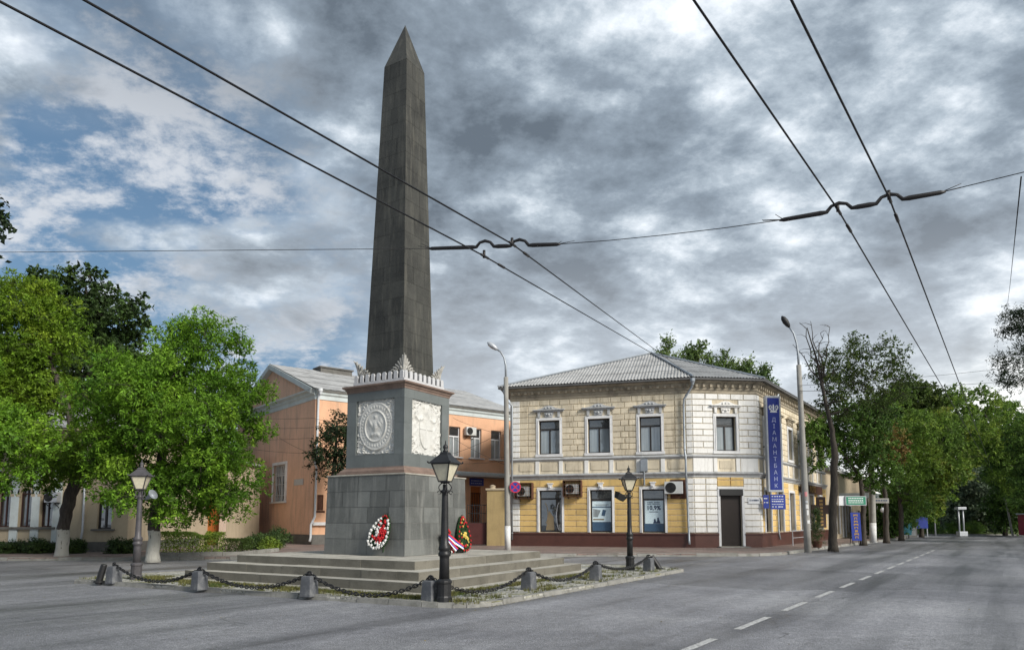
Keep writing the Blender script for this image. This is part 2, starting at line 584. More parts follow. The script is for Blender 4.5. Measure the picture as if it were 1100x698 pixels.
def road_mat():
    t = NT('asphalt')
    v = t.coord('Object')
    vr = t.coord('Object', (1, 1, 1), (0, 0, R(-35)))
    # after this rotation x lies across the road and y along it
    lanes = t.coord('Object', (.9, .9, .9), (0, 0, R(35)))
    mp = t.t.nodes.new('ShaderNodeMapping')
    mp.inputs['Scale'].default_value = (.55, .035, 1)
    t.l(lanes, mp.inputs['Vector'])
    agg = t.n('ShaderNodeTexVoronoi', Scale=55.0)
    t.l(v, agg.inputs['Vector'])
    fine = t.noise(v, 48, 4, .75)
    mid = t.noise(v, 5, 5, .65)
    grit = t.noise(v, 17, 3, .8)
    big = t.noise(v, .22, 5, .6, .6)
    wheel = t.noise(mp.outputs[0], 1.6, 5, .6)
    base = t.ramp(big, [(.32, (.140, .141, .153)), (.5, (.195, .196, .209)), (.68, (.255, .256, .267))])
    w2 = t.ramp(wheel, [(.35, .48), (.48, .98), (.66, 1.32)])
    c = t.mix(1.0, base, w2, 'MULTIPLY')
    sp = t.ramp(fine, [(.28, .28), (.5, .92), (.70, 2.1)])
    c = t.mix(1.0, c, sp, 'MULTIPLY')
    c = t.mix(1.0, c, t.ramp(mid, [(.3, .8), (.7, 1.18)]), 'MULTIPLY')
    c = t.mix(1.0, c, t.ramp(grit, [(.30, .74), (.5, 1.0), (.68, 1.26)]), 'MULTIPLY')
    st = t.ramp(agg.outputs['Color'], [(.0, .72), (.8, 1.0), (1, 1.5)])
    c = t.mix(.8, c, st, 'MULTIPLY')
    # repaired patches of another laying, tyre-polished lanes, gutter dirt
    pv = t.n('ShaderNodeTexVoronoi', Scale=.16, _distance='CHEBYCHEV')
    t.l(lanes, pv.inputs['Vector'])
    sepc = t.t.nodes.new('ShaderNodeSeparateColor')
    t.l(pv.outputs['Color'], sepc.inputs[0])
    pt = t.ramp(sepc.outputs[0], [(.0, .72), (.24, .74), (.25, 1.0), (.76, 1.0), (.77, 1.2), (1, 1.2)], 'CONSTANT')
    c = t.mix(.75, c, pt, 'MULTIPLY')
    vc = t.n('ShaderNodeTexVoronoi', Scale=.17, _feature='DISTANCE_TO_EDGE')
    wv = t.n('ShaderNodeTexNoise', Scale=1.4, Detail=6.0)
    t.l(v, wv.inputs['Vector'])
    wm = t.t.nodes.new('ShaderNodeVectorMath')
    wm.operation = 'SCALE'
    wm.inputs[3].default_value = .9
    t.l(wv.outputs['Color'], wm.inputs[0])
    wa = t.t.nodes.new('ShaderNodeVectorMath')
    wa.operation = 'ADD'
    t.l(v, wa.inputs[0])
    t.l(wm.outputs[0], wa.inputs[1])
    t.l(wa.outputs[0], vc.inputs['Vector'])
    part = t.ramp(t.noise(v, .3, 3), [(.54, 0.0), (.60, .8)])
    crack = t.math('MULTIPLY', t.ramp(vc.outputs['Distance'], [(.0, .8), (.0045, 0.0)]), part)
    c = t.mix(crack, c, (.03, .03, .03))
    # old oil and rubber spots
    spot = t.ramp(t.noise(v, 1.1, 4, .6, .4), [(.70, 0.0), (.78, .45)])
    c = t.mix(spot, c, (.06, .06, .06))
    t.l(c, t.b.inputs['Base Color'])
    rr = t.ramp(wheel, [(.35, .38), (.65, .62)])
    t.l(rr, t.b.inputs['Roughness'])
    t.b.inputs['Specular IOR Level'].default_value = .45
    t.bump(t.math('ADD', fine, agg.outputs['Distance']), .55, .012)
    return t.m


M['asphalt'] = road_mat()


def cobble_mat():
    t = NT('cobble')
    v = t.coord('Object')
    vo = t.n('ShaderNodeTexVoronoi', Scale=7.0, _feature='DISTANCE_TO_EDGE')
    vo2 = t.n('ShaderNodeTexVoronoi', Scale=7.0)
    t.l(v, vo.inputs['Vector'])
    t.l(v, vo2.inputs['Vector'])
    fine = t.noise(v, 40, 4, .7)
    base = t.ramp(vo2.outputs['Color'], [(0, (.26, .255, .23)), (1, (.56, .55, .50))])
    base = t.mix(1.0, base, t.ramp(fine, [(.3, .75), (.7, 1.2)]), 'MULTIPLY')
    moss = t.noise(v, 1.1, 6, .65)
    mm = t.ramp(moss, [(.52, 0.0), (.64, .85)])
    base = t.mix(mm, base, (.17, .165, .05))
    j = t.ramp(vo.outputs['Distance'], [(.0, .9), (.06, 0.0)])
    base = t.mix(j, base, (.10, .095, .05))
    t.l(base, t.b.inputs['Base Color'])
    t.b.inputs['Roughness'].default_value = .9
    h = t.ramp(vo.outputs['Distance'], [(0, 0.0), (.15, 1.0)])
    t.bump(t.math('ADD', h, t.math('MULTIPLY', fine, .4)), .7, .03)
    return t.m


M['cobble'] = cobble_mat()


def paving_mat():
    t = NT('paving')
    v = t.coord('Object', (1, 1, 1), (0, 0, R(15)))
    br = t.n('ShaderNodeTexBrick', Scale=1.0)
    br.inputs['Color1'].default_value = (.24, .17, .145, 1)
    br.inputs['Color2'].default_value = (.17, .125, .11, 1)
    br.inputs['Mortar'].default_value = (.09, .08, .07, 1)
    br.inputs['Mortar Size'].default_value = .008
    br.inputs['Brick Width'].default_value = .4
    br.inputs['Row Height'].default_value = .2
    t.l(v, br.inputs['Vector'])
    big = t.noise(v, .7, 6, .65)
    c = t.mix(1.0, br.outputs['Color'], t.ramp(big, [(.3, .65), (.7, 1.35)]), 'MULTIPLY')
    dirt = t.ramp(t.noise(v, .35, 5, .6), [(.5, 0.0), (.66, .7)])
    c = t.mix(dirt, c, (.19, .175, .15))
    t.l(c, t.b.inputs['Base Color'])
    t.b.inputs['Roughness'].default_value = .8
    t.bump(br.outputs['Fac'], .3, -.01)
    return t.m


M['paving'] = paving_mat()


def ribbon_mat():
    t = NT('ribbon')
    co = t.t.nodes.new('ShaderNodeUVMap')
    g = t.t.nodes.new('ShaderNodeAttribute')
    g.attribute_name = 'band'
    c = t.ramp(g.outputs['Fac'], [(0, (.78, .78, .78)), (.34, (.03, .07, .35)), (.67, (.55, .02, .03))], 'CONSTANT')
    t.l(c, t.b.inputs['Base Color'])
    t.b.inputs['Roughness'].default_value = .35
    return t.m

# ---------------------------------------------------------------- world, sun, camera
def make_world():
    w = bpy.data.worlds.new('World')
    SC.world = w
    w.use_nodes = True
    nt = w.node_tree
    N, L = nt.nodes, nt.links
    for n in list(N):
        N.remove(n)
    out = N.new('ShaderNodeOutputWorld')
    bg = N.new('ShaderNodeBackground')
    bg.inputs['Strength'].default_value = .1
    L.new(bg.outputs[0], out.inputs[0])
    tc = N.new('ShaderNodeTexCoord')
    sp = N.new('ShaderNodeSeparateXYZ')
    L.new(tc.outputs['Generated'], sp.inputs[0])

    def mth(op, a, b=None, clamp=False):
        x = N.new('ShaderNodeMath')
        x.operation = op
        x.use_clamp = clamp
        for s, v in ((x.inputs[0], a), (x.inputs[1], b)):
            if v is None:
                continue
            if hasattr(v, 'links'):
                L.new(v, s)
            else:
                s.default_value = v
        return x.outputs[0]

    zz = mth('MAXIMUM', sp.outputs['Z'], 0.0)
    den = mth('ADD', zz, SKY['flat'])
    cx = mth('DIVIDE', sp.outputs['X'], den)
    cy = mth('DIVIDE', sp.outputs['Y'], den)
    cv = N.new('ShaderNodeCombineXYZ')
    L.new(cx, cv.inputs[0])
    L.new(cy, cv.inputs[1])
    mp = N.new('ShaderNodeMapping')
    mp.inputs['Rotation'].default_value = (0, 0, R(SKY['rot']))
    mp.inputs['Location'].default_value = SKY['loc']
    mp.inputs['Scale'].default_value = (1, SKY['stretch'], 1)
    L.new(cv.outputs[0], mp.inputs['Vector'])

    def noise(scale, det, rough, dist, off=(0, 0, 0)):
        m2 = N.new('ShaderNodeMapping')
        m2.inputs['Location'].default_value = off
        L.new(mp.outputs[0], m2.inputs['Vector'])
        x = N.new('ShaderNodeTexNoise')
        x.inputs['Scale'].default_value = scale
        x.inputs['Detail'].default_value = det
        x.inputs['Roughness'].default_value = rough
        x.inputs['Distortion'].default_value = dist
        L.new(m2.outputs[0], x.inputs['Vector'])
        return x.outputs['Fac']

    def ramp(src, stops):
        x = N.new('ShaderNodeValToRGB')
        e = x.color_ramp.elements
        x.color_ramp.interpolation = 'LINEAR' if len(stops) > 3 else 'EASE'
        while len(e) < len(stops):
            e.new(.5)
        for el, (p, c) in zip(e, stops):
            el.position = p
            el.color = (c + (1,)) if isinstance(c, tuple) else (c, c, c, 1)
        L.new(src, x.inputs[0])
        return x.outputs[0]

    def mix(f, a, b, mode='MIX'):
        x = N.new('ShaderNodeMix')
        x.data_type = 'RGBA'
        x.blend_type = mode
        for s, v in ((x.inputs[0], f), (x.inputs[6], a), (x.inputs[7], b)):
            if hasattr(v, 'links'):
                L.new(v, s)
            else:
                s.default_value = v + (1,) if isinstance(v, tuple) else v
        return x.outputs[2]

    sky = N.new('ShaderNodeTexSky')
    sky.sky_type = 'NISHITA'
    sky.sun_disc = False
    sky.sun_elevation = SUN_EL
    sky.sun_rotation = SUN_ROT
    sky.altitude = 200
    sky.air_density = 1.0
    sky.dust_density = .6
    blue = mix(1.0, sky.outputs[0], SKY['blue'], 'MULTIPLY')
    blue = mix(ramp(zz, [(.10, .9), (.40, .35)]), blue, (.50, .95, 1.50))

    big = noise(.42, 3, .5, .4, SKY['boff'])
    mid = noise(1.5, 10, .60, .2, (3.1, 1.7, 0))
    puff = noise(4.6, 10, .64, .12, (7.3, 2.2, 0))
    fine = noise(13.0, 8, .66, .1, (1.3, 4.2, 0))
    # rolls and puffs of the broken deck
    wob = N.new('ShaderNodeTexNoise')
    wob.inputs['Scale'].default_value = 5.0
    wob.inputs['Detail'].default_value = 6
    L.new(mp.outputs[0], wob.inputs['Vector'])
    wsc = N.new('ShaderNodeVectorMath')
    wsc.operation = 'SCALE'
    wsc.inputs[3].default_value = .22
    L.new(wob.outputs['Color'], wsc.inputs[0])
    wad = N.new('ShaderNodeVectorMath')
    L.new(mp.outputs[0], wad.inputs[0])
    L.new(wsc.outputs[0], wad.inputs[1])
    vor = N.new('ShaderNodeTexVoronoi')
    vor.feature = 'SMOOTH_F1'
    vor.inputs['Scale'].default_value = 6.5
    vor.inputs['Smoothness'].default_value = .6
    L.new(wad.outputs[0], vor.inputs['Vector'])
    roll = vor.outputs['Distance']
    # thick and thin cloud: dark grey undersides, pale edges
    s = mth('ADD', mth('MULTIPLY', big, .12), mth('ADD', mth('MULTIPLY', mid, .44), mth('ADD', mth('MULTIPLY', puff, .28), mth('ADD', mth('MULTIPLY', fine, .12), mth('MULTIPLY', roll, .12)))))
    # the deck thins towards the hidden sun low over the street end
    zr = mth('MULTIPLY', zz, -1.0)
    glow = ramp(mth('ADD', mth('MULTIPLY', sp.outputs['X'], .55), zr), [(.0, 0.0), (.30, 1.0)])
    lowb = ramp(zz, [(.06, 1.0), (.46, 0.0)])
    s = mth('SUBTRACT', s, mth('MULTIPLY', lowb, .022))
    s = mth('SUBTRACT', s, .012)
    cl = ramp(s, SKY['cloud'])
    k = SKY['gain']
    cl = mix(1.0, cl, (k, k, k), 'MULTIPLY')
    cl = mix(mth('MULTIPLY', lowb, .55), cl, (1.12 * k, 1.18 * k, 1.25 * k))
    warm = mix(1.0, cl, SKY['warm'], 'MULTIPLY')
    cl = mix(mth('MULTIPLY', mth('MULTIPLY', glow, lowb), .9, True), cl, warm)
    # openings with blue, mostly over the west
    west = mth('ADD', mth('MULTIPLY', sp.outputs['X'], -1.0), mth('MULTIPLY', zz, SKY['westz']))
    wr = ramp(west, SKY['west'])
    gap = noise(1.05, 7, .58, .45, SKY['gap'])
    gr = ramp(gap, SKY['gapramp'])
    band = ramp(zz, [(.06, .3), (.22, 1.0), (.42, 1.0), (.58, .3)])
    hole = mth('MULTIPLY', mth('MULTIPLY', wr, gr), band)
    veil = ramp(mth('ADD', mth('MULTIPLY', puff, .7), mth('MULTIPLY', fine, .3)), [(.46, 0.0), (.60, .9)])
    blue2 = mix(veil, blue, mix(1.0, (.80, .84, .90), (k * 1.1, k * 1.1, k * 1.1), 'MULTIPLY'))
    col = mix(hole, cl, blue2)
    # the far ground below the horizon
    below = ramp(mth('ADD', mth('MULTIPLY', sp.outputs['Z'], 8), .5), [(.35, 1.0), (.5, 0.0)])
    col = mix(below, col, (.6, .62, .6))
    L.new(col, bg.inputs['Color'])
    try:
        w.cycles.sampling_method = 'MANUAL'
        w.cycles.sample_map_resolution = 512
    except Exception:
        pass


SUN_DIR = Vector((.63, -.58, .52)).normalized()      # towards the sun
SUN_EL = math.asin(SUN_DIR.z)
SUN_ROT = math.atan2(SUN_DIR.x, SUN_DIR.y)
SKY = dict(flat=.30, rot=-20, loc=(-3.2, 5.6, 0), stretch=1.15, gain=2.75, blue=(.30, .32, .32), warm=(1.32, 1.22, 1.06), boff=(0, 0, 0), westz=-.35, west=[(-.16, 0.0), (.22, 1.0)],
           cloud=[(.415, (1.40, 1.46, 1.52)), (.455, (.98, 1.07, 1.16)), (.49, (.62, .72, .82)), (.53, (.37, .45, .54)), (.60, (.18, .225, .28))],
           gap=(7.7, 1.4, 0), gapramp=[(.37, 0.0), (.47, 1.0)])
make_world()

sl = bpy.data.lights.new('sun', 'SUN')
sl.energy = 1.5
sl.angle = R(20)
sl.color = (1, .95, .87)
so = bpy.data.objects.new('sun', sl)
COL.objects.link(so)
so.rotation_euler = (-SUN_DIR).to_track_quat('-Z', 'Y').to_euler()
so.location = (30, -15, 40)

cam = bpy.data.cameras.new('camera')
cam.sensor_width = 36
cam.lens = F / 1100 * 36
cam.shift_y = (PY - 349) / 1100
cam.clip_start = .1
cam.clip_end = 3000
co = bpy.data.objects.new('camera', cam)
COL.objects.link(co)
co.location = (0, 0, H)
co.rotation_euler = (R(90) + TILT, 0, 0)
SC.camera = co
SC.view_settings.view_transform = 'Standard'
SC.view_settings.look = 'None'
SC.view_settings.gamma = 1
SC.view_settings.use_curve_mapping = False
SC.view_settings.exposure = 1.58
SC.cycles.max_bounces = 6
SC.cycles.transparent_max_bounces = 8
try:
    SC.cycles.use_denoising = True
except Exception:
    pass


# ---------------------------------------------------------------- ground
def sheet(name, poly, z, mat, kind='structure', thick=None):
    b = MB()
    if thick:
        b.prism(poly, z - thick, z)
    else:
        b.add([(p[0], p[1], z) for p in poly], [tuple(range(len(poly)))])
    return tag(b.build(name, mat), kind=kind)


sheet('road', [(-400, -200), (400, -200), (400, 500), (-400, 500)], 0.0, M['asphalt'])
ROADDIR = Vector((math.sin(R(35)), math.cos(R(35)), 0))
ROADN = Vector((ROADDIR.y, -ROADDIR.x, 0))

# broken centre line
b = MB()
p0 = Vector((1.95, 9.02, .004))
s = -2.8 * 3
while s < 38:
    a = p0 + ROADDIR * s
    c = a + ROADDIR * 1.72
    w = ROADN * .06
    b.quad(a - w, a + w, c + w, c - w)
    s += 2.78
pm = NT('road_paint')
v = pm.coord('Object')
pn = pm.noise(v, 16, 6, .75)
pm.l(pm.ramp(pn, [(.36, (.19, .19, .19)), (.5, (.42, .42, .41)), (.62, (.56, .56, .55))]), pm.b.inputs['Base Color'])
pm.b.inputs['Roughness'].default_value = .75
tag(b.build('road_marking', pm.m), kind='structure')

# the pavement that runs along the buildings, with its kerb stones
KP = [(-70, 28.6), (-32, 29.2), (-13, 30.2), (-4, 32.0), (4, 33.3), (9.5, 33.3), (11.6, 33.5), (13.0, 34.4), (14.2, 36.0),
      (17.6, 40.8), (25.0, 50.6), (34.0, 62.3), (36.5, 66.0), (37.2, 69.0), (36.0, 72.0), (30, 74.5)]
poly = [(p[0], p[1]) for p in KP] + [(30, 140), (-120, 140), (-120, 28.6)]
sheet('pavement', poly, .13, M['paving'], thick=.12)
b = MB()


def kerb_row(b, path, top=.145, w=.16, step=1.0, foot=0.0):
    """kerb stones end to end, each with a slightly uneven top"""
    pts = [Vector((p[0], p[1], 0)) for p in path]
    for i in range(len(pts) - 1):
        L_ = (pts[i + 1] - pts[i]).length
        n = max(1, round(L_ / step))
        d = (pts[i + 1] - pts[i]) / n
        nn = Vector((d.y, -d.x, 0)).normalized()
        for k in range(n):
            a = pts[i] + d * k
            c = pts[i] + d * (k + .985)
            t = top + rnd.uniform(-.012, .012)
            o = rnd.uniform(-.012, .012)
            q = [a + nn * (o + .02), c + nn * (o + .02), c - nn * w, a - nn * w]
            q2 = [a + nn * o, c + nn * o, c - nn * w, a - nn * w]
            b.add([(p.x, p.y, foot) for p in q] + [(p.x, p.y, t) for p in q2],
                  [(4, 5, 6, 7), (0, 1, 5, 4), (1, 2, 6, 5), (2, 3, 7, 6), (3, 0, 4, 7)])


kerb_row(b, KP)
tag(b.build('kerb', M['kerb']), kind='structure')

# the park beyond the end of the street
sheet('park_lawn', [(37.5, 79.5), (180, 82), (180, 260), (-40, 260), (-40, 140), (31, 140), (31, 79.5)], .15, M['lawn'], thick=.14)
b = MB()
kerb_row(b, [(31, 79.0), (37.5, 78.6), (90, 79.2), (180, 80)], step=2)
tag(b.build('park_kerb', M['kerb']), kind='structure')
# far pavement on the other side of the carriageway, off to the side
RP = [(28.5, 30), (33, 36.5), (45, 53.5), (54, 66), (60, 69), (150, 70)]
sheet('far_pavement', [(150, -60), (-29.0, -60), (10, 3.5)] + RP, .13, M['paving'], thick=.12) if False else None

# ---------------------------------------------------------------- monument
TH = R(-30.5)
MC = Vector((-3.42, 21.22, 0))
MROT = Matrix.Translation(MC) @ Matrix.Rotation(TH, 4, 'Z')
mon = thing('obelisk_monument', 'tall dark stone obelisk on a square pedestal with carved white panels and wide steps', 'monument')


def ringblocks(b, h, d, z0, z1, ln, top_mat=1):
    """square ring of cut stone blocks, half size h outside, d deep"""
    for side in range(4):
        Mx = Matrix.Rotation(side * math.pi / 2, 4, 'Z')
        x0 = -h
        x1 = h - d
        n = max(1, round((x1 - x0) / ln))
        off = rnd.uniform(-.25, .25)
        xs = [x0] + [x0 + (x1 - x0) * (k + off * (1 if 0 < k < n else 0)) / n for k in range(1, n)] + [x1]
        for k in range(n):
            j = rnd.uniform(-.006, .006)
            jz = rnd.uniform(-.005, .004)
            g = .003
            old = b.M
            b.M = old @ Mx
            b.cur = 0
            a, c = xs[k] + g, xs[k + 1] - g
            ya, yb = -h + j, -h + d
            vs = [(a, ya, z0), (c, ya, z0), (c, yb, z0), (a, yb, z0), (a, ya, z1 + jz), (c, ya, z1 + jz), (c, yb, z1 + jz), (a, yb, z1 + jz)]
            b.add(vs, [(0, 1, 5, 4), (1, 2, 6, 5), (2, 3, 7, 6), (3, 0, 4, 7)])
            b.cur = top_mat  # top faces get the paler tone, light painted into the stone colour
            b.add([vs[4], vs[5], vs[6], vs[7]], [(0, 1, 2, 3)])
            b.M = old
    b.cur = 0


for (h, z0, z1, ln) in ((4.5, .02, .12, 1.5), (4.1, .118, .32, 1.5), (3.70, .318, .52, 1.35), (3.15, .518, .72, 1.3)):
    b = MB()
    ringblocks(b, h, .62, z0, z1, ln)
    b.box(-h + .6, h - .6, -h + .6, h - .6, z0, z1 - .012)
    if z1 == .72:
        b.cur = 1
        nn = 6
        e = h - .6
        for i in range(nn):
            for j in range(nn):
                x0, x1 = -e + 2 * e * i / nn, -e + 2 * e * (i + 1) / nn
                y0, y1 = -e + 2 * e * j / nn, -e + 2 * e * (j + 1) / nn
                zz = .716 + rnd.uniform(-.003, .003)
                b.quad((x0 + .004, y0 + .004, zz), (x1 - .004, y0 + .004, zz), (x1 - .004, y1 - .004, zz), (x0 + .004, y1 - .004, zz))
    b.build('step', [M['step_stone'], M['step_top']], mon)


def tiled_face(b, half0, half1, z0, z1, rows, cols, proud=.004, gap=.004, jit=.16, seed=1):
    """four flat faces of cut blocks between two half sizes, courses of unequal blocks"""
    rr = random.Random(seed)
    for side in range(4):
        old = b.M
        b.M = old @ Matrix.Rotation(side * math.pi / 2, 4, 'Z')
        for r in range(rows):
            ta, tb = r / rows, (r + 1) / rows
            ha, hb = half0 + (half1 - half0) * ta, half0 + (half1 - half0) * tb
            za, zb = z0 + (z1 - z0) * ta + gap, z0 + (z1 - z0) * tb - gap
            n = cols if not hasattr(cols, '__len__') else cols[r % len(cols)]
            cut = [0.0] + [(k + rr.uniform(-jit, jit) + (.0 if r % 2 else .18)) / n for k in range(1, n)] + [1.0]
            for k in range(n):
                g = gap / (2 * ha)
                u0, u1 = cut[k] + (g if k else 0), cut[k + 1] - (g if k < n - 1 else 0)
                p = proud + rr.uniform(-.0015, .0015)
                b.quad((-ha + 2 * ha * u0, -ha - p, za), (-ha + 2 * ha * u1, -ha - p, za),
                       (-hb + 2 * hb * u1, -hb - p, zb), (-hb + 2 * hb * u0, -hb - p, zb))
        b.M = old


b = MB()
b.cur = 1
b.frustum(1.476, .70, 1.436, 2.94)
b.cur = 0
tiled_face(b, 1.48, 1.44, .72, 2.94, 5, [4, 3, 4, 5, 3], gap=.007, seed=3)
b.build('plinth_cladding', [M['diorite'], M['granite_joint']], mon)


def mould(name, mat, prof, bev=0):
    """square moulding: profile of (half size, z)"""
    b = MB()
    vs = []
    for (h, z) in prof:
        vs += [(-h, -h, z), (h, -h, z), (h, h, z), (-h, h, z)]
    fs = [(3, 2, 1, 0)]
    for i in range(len(prof) - 1):
        for k in range(4):
            j = (k + 1) % 4
            fs.append((i * 4 + k, i * 4 + j, (i + 1) * 4 + j, (i + 1) * 4 + k))
    l = (len(prof) - 1) * 4
    fs.append((l, l + 1, l + 2, l + 3))
    b.add(vs, fs)
    return b.build(name, mat, mon)


mould('capping', M['step_top'], [(1.46, 2.937), (1.47, 2.95), (1.47, 2.975), (1.30, 2.995)])
mould('base_moulding', M['pink_stone'], [(1.27, 2.985), (1.27, 3.05), (1.22, 3.06), (1.22, 3.085), (1.185, 3.13), (1.13, 3.16), (1.12, 3.20), (1.05, 3.20)])

# die: a stone frame round a sunk panel on each side
b = MB()
dz0, dz1, dh = 3.19, 5.46, 1.08
b.cur = 1
b.box(-dh + .08, dh - .08, -dh + .08, dh - .08, dz0, dz1)
b.cur = 0
pw0, pw1, pz0, pz1 = -.72, .72, 3.58, 5.20
for side in range(4):
    b.M = Matrix.Rotation(side * math.pi / 2, 4, 'Z')
    y0, y1 = -dh, -dh + .10
    g = .003
    for (x0, x1, z0, z1) in ((-dh, pw0, dz0 + .36, dz1 - .3), (pw1, dh - .1, dz0 + .36, dz1 - .3)):
        zc = z0 + (z1 - z0) * .55
        b.box(x0, x1, y0, y1, z0, zc - g)
        b.box(x0, x1, y0, y1, zc, z1 - g)
    for (z0, z1, cuts) in ((dz0, dz0 + .36 - g, (-dh, -.35, .30, dh - .1)), (dz1 - .3, dz1, (-dh, -.62, .55, dh - .1))):
        for k in range(3):
            b.box(cuts[k], cuts[k + 1] - g, y0, y1, z0, z1)
    for (x0, x1, z0, z1) in ((pw0, pw1, dz0 + .36, pz0), (pw0, pw1, pz1, dz1 - .3 - g)):
        if z1 - z0 > .005:
            b.box(x0, x1, y0 + .004, y1, z0, z1)
b.M = Matrix.Identity(4)
b.build('die_cladding', [M['diorite_die'], M['granite_joint']], mon)


def relief(kind, side):
    """carved marble panel: a height field of wreath, emblem and corner leaves"""
    nx, nz = 110, 124
    W, Hh = 1.44, 1.62
    u, w = np.meshgrid(np.linspace(-1, 1, nx), np.linspace(-1, 1, nz))
    x, z = u * W / 2, w * Hh / 2
    rs = np.random.RandomState(5 + side)
    h = np.zeros_like(x)
    r = np.hypot(x / .66, z / .74)
    ang = np.arctan2(z, x)
    if kind == 'medallion':
        h += .030 * (r < 1.0) * np.clip((1.0 - r) * 9, 0, 1)
        h += .016 * np.exp(-((r - .60) / .035) ** 2) + .014 * np.exp(-((r - .93) / .03) ** 2)
        h += .008 * np.exp(-((r - .77) / .05) ** 2) * (np.sin(ang * 34) > 0)
        # spread-winged emblem with a small crown
        h += .024 * np.exp(-(x / .085) ** 2 - ((z + .02) / .17) ** 2) + .016 * np.exp(-(x / .12) ** 2 - ((z + .24) / .06) ** 2)
        for s_ in (-1, 1):
            h += .018 * np.exp(-((x - s_ * .17) / .10) ** 2 - ((z - .05 - .25 * np.abs(x)) / .13) ** 2) * (1 + .22 * np.sin(x * 42 + z * 30))
            h += .014 * np.exp(-((x - s_ * .12) / .05) ** 2 - ((z + .25) / .05) ** 2)
        h += .018 * np.exp(-(x / .06) ** 2 - ((z - .27) / .05) ** 2)
    else:
        # shield under a coronet, with swags at both sides
        wid = np.where(z > -.1, .30, np.clip(.30 * np.sqrt(np.clip(1 - ((-.1 - z) / .52) ** 2, 0, 1)), 0, 1))
        top = .26
        inside = (np.abs(x) < wid) & (z < top) & (z > -.62)
        h += .024 * inside
        h += .010 * inside * ((np.abs(x) < .025) | (np.abs(z + .05) < .022))
        h += .03 * np.exp(-(x / .11) ** 2 - ((z - .47) / .10) ** 2)
        for s_ in (-1, 0, 1):
            h += .02 * np.exp(-((x - s_ * .10) / .035) ** 2 - ((z - .60) / .05) ** 2)
        for s_ in (-1, 1):
            rr = np.hypot(x - s_ * .33, (z - .40))
            h += .026 * np.exp(-((rr - .19) / .045) ** 2) * (z < .44)
            h += .024 * np.exp(-((x - s_ * .55) / .06) ** 2 - ((z - .42) / .07) ** 2)
            h += .016 * np.exp(-((x - s_ * (.45 + .03 * np.sin(z * 26))) / .06) ** 2) * (z < .3) * (z > -.6)
        h += .012 * np.exp(-((np.hypot(x / .66, z / .76) - 1.0) / .03) ** 2) * (z > 0)
    # acanthus tangle in the corners
    bump = np.zeros_like(h)
    for _ in range(300):
        cx, cz = rs.uniform(-.72, .72), rs.uniform(-.81, .81)
        if np.hypot(cx / .66, cz / .74) < 1.02:
            continue
        a = rs.uniform(0, math.pi)
        dx, dz = x - cx, z - cz
        p = dx * math.cos(a) + dz * math.sin(a)
        q = -dx * math.sin(a) + dz * math.cos(a)
        bump = np.maximum(bump, .034 * np.exp(-(p / .062) ** 2 - (q / .022) ** 2))
    h += bump
    h += rs.normal(0, .0012, h.shape)
    edge = np.minimum(1 - np.abs(u), 1 - np.abs(w))
    h = np.where(edge < .02, 0, h)
    y0 = -dh + .078
    co_ = np.stack([x, y0 - h * 1.5, z + (pz0 + pz1) / 2], -1).reshape(-1, 3)
    idx = np.arange(nx * nz).reshape(nz, nx)
    q = np.stack([idx[:-1, :-1], idx[:-1, 1:], idx[1:, 1:], idx[1:, :-1]], -1).reshape(-1, 4)
    a = side * math.pi / 2
    Rm = np.array([[math.cos(a), -math.sin(a), 0], [math.sin(a), math.cos(a), 0], [0, 0, 1]])
    o = mesh_np('relief_panel', co_ @ Rm.T, q, M['marble'], mon)
    return o


o = relief('medallion', 0)
o['label'] = 'white marble panel carved with a round medallion'
o = relief('shield', 1)
o['label'] = 'white marble panel carved with a crowned shield'
relief('medallion', 2)
relief('shield', 3)

mould('cornice_moulding', M['pink_stone'], [(1.06, 5.40), (1.09, 5.42), (1.10, 5.47), (1.13, 5.50), (1.13, 5.525), (1.20, 5.57), (1.20, 5.615), (.95, 5.645)])

# white parapet of round-topped tongues with dark gaps between
b = MB()
ph, npl = .97, 9
for side in range(4):
    b.M = Matrix.Rotation(side * math.pi / 2, 4, 'Z')
    b.box(-ph, ph - .05, -ph, -ph + .05, 5.63, 5.75)
    for k in range(npl):
        c = -ph + .105 + (2 * ph - .21) * k / (npl - 1)
        w = .066
        pts = [(c - w, 5.745), (c + w, 5.745), (c + w, 5.91)] + [(c + w * math.cos(t), 5.91 + .07 * math.sin(t)) for t in np.linspace(.3, math.pi - .3, 6)] + [(c - w, 5.91)]
        b.plate(pts, -ph - .004 * (k % 2), -ph + .045)
b.M = Matrix.Identity(4)
b.build('parapet_trim', M['parapet_white'], mon)
b = MB()
b.box(-.87, .87, -.87, .87, 5.6, 5.955)
b.build('shaft_footing', M['footing_dark'], mon)

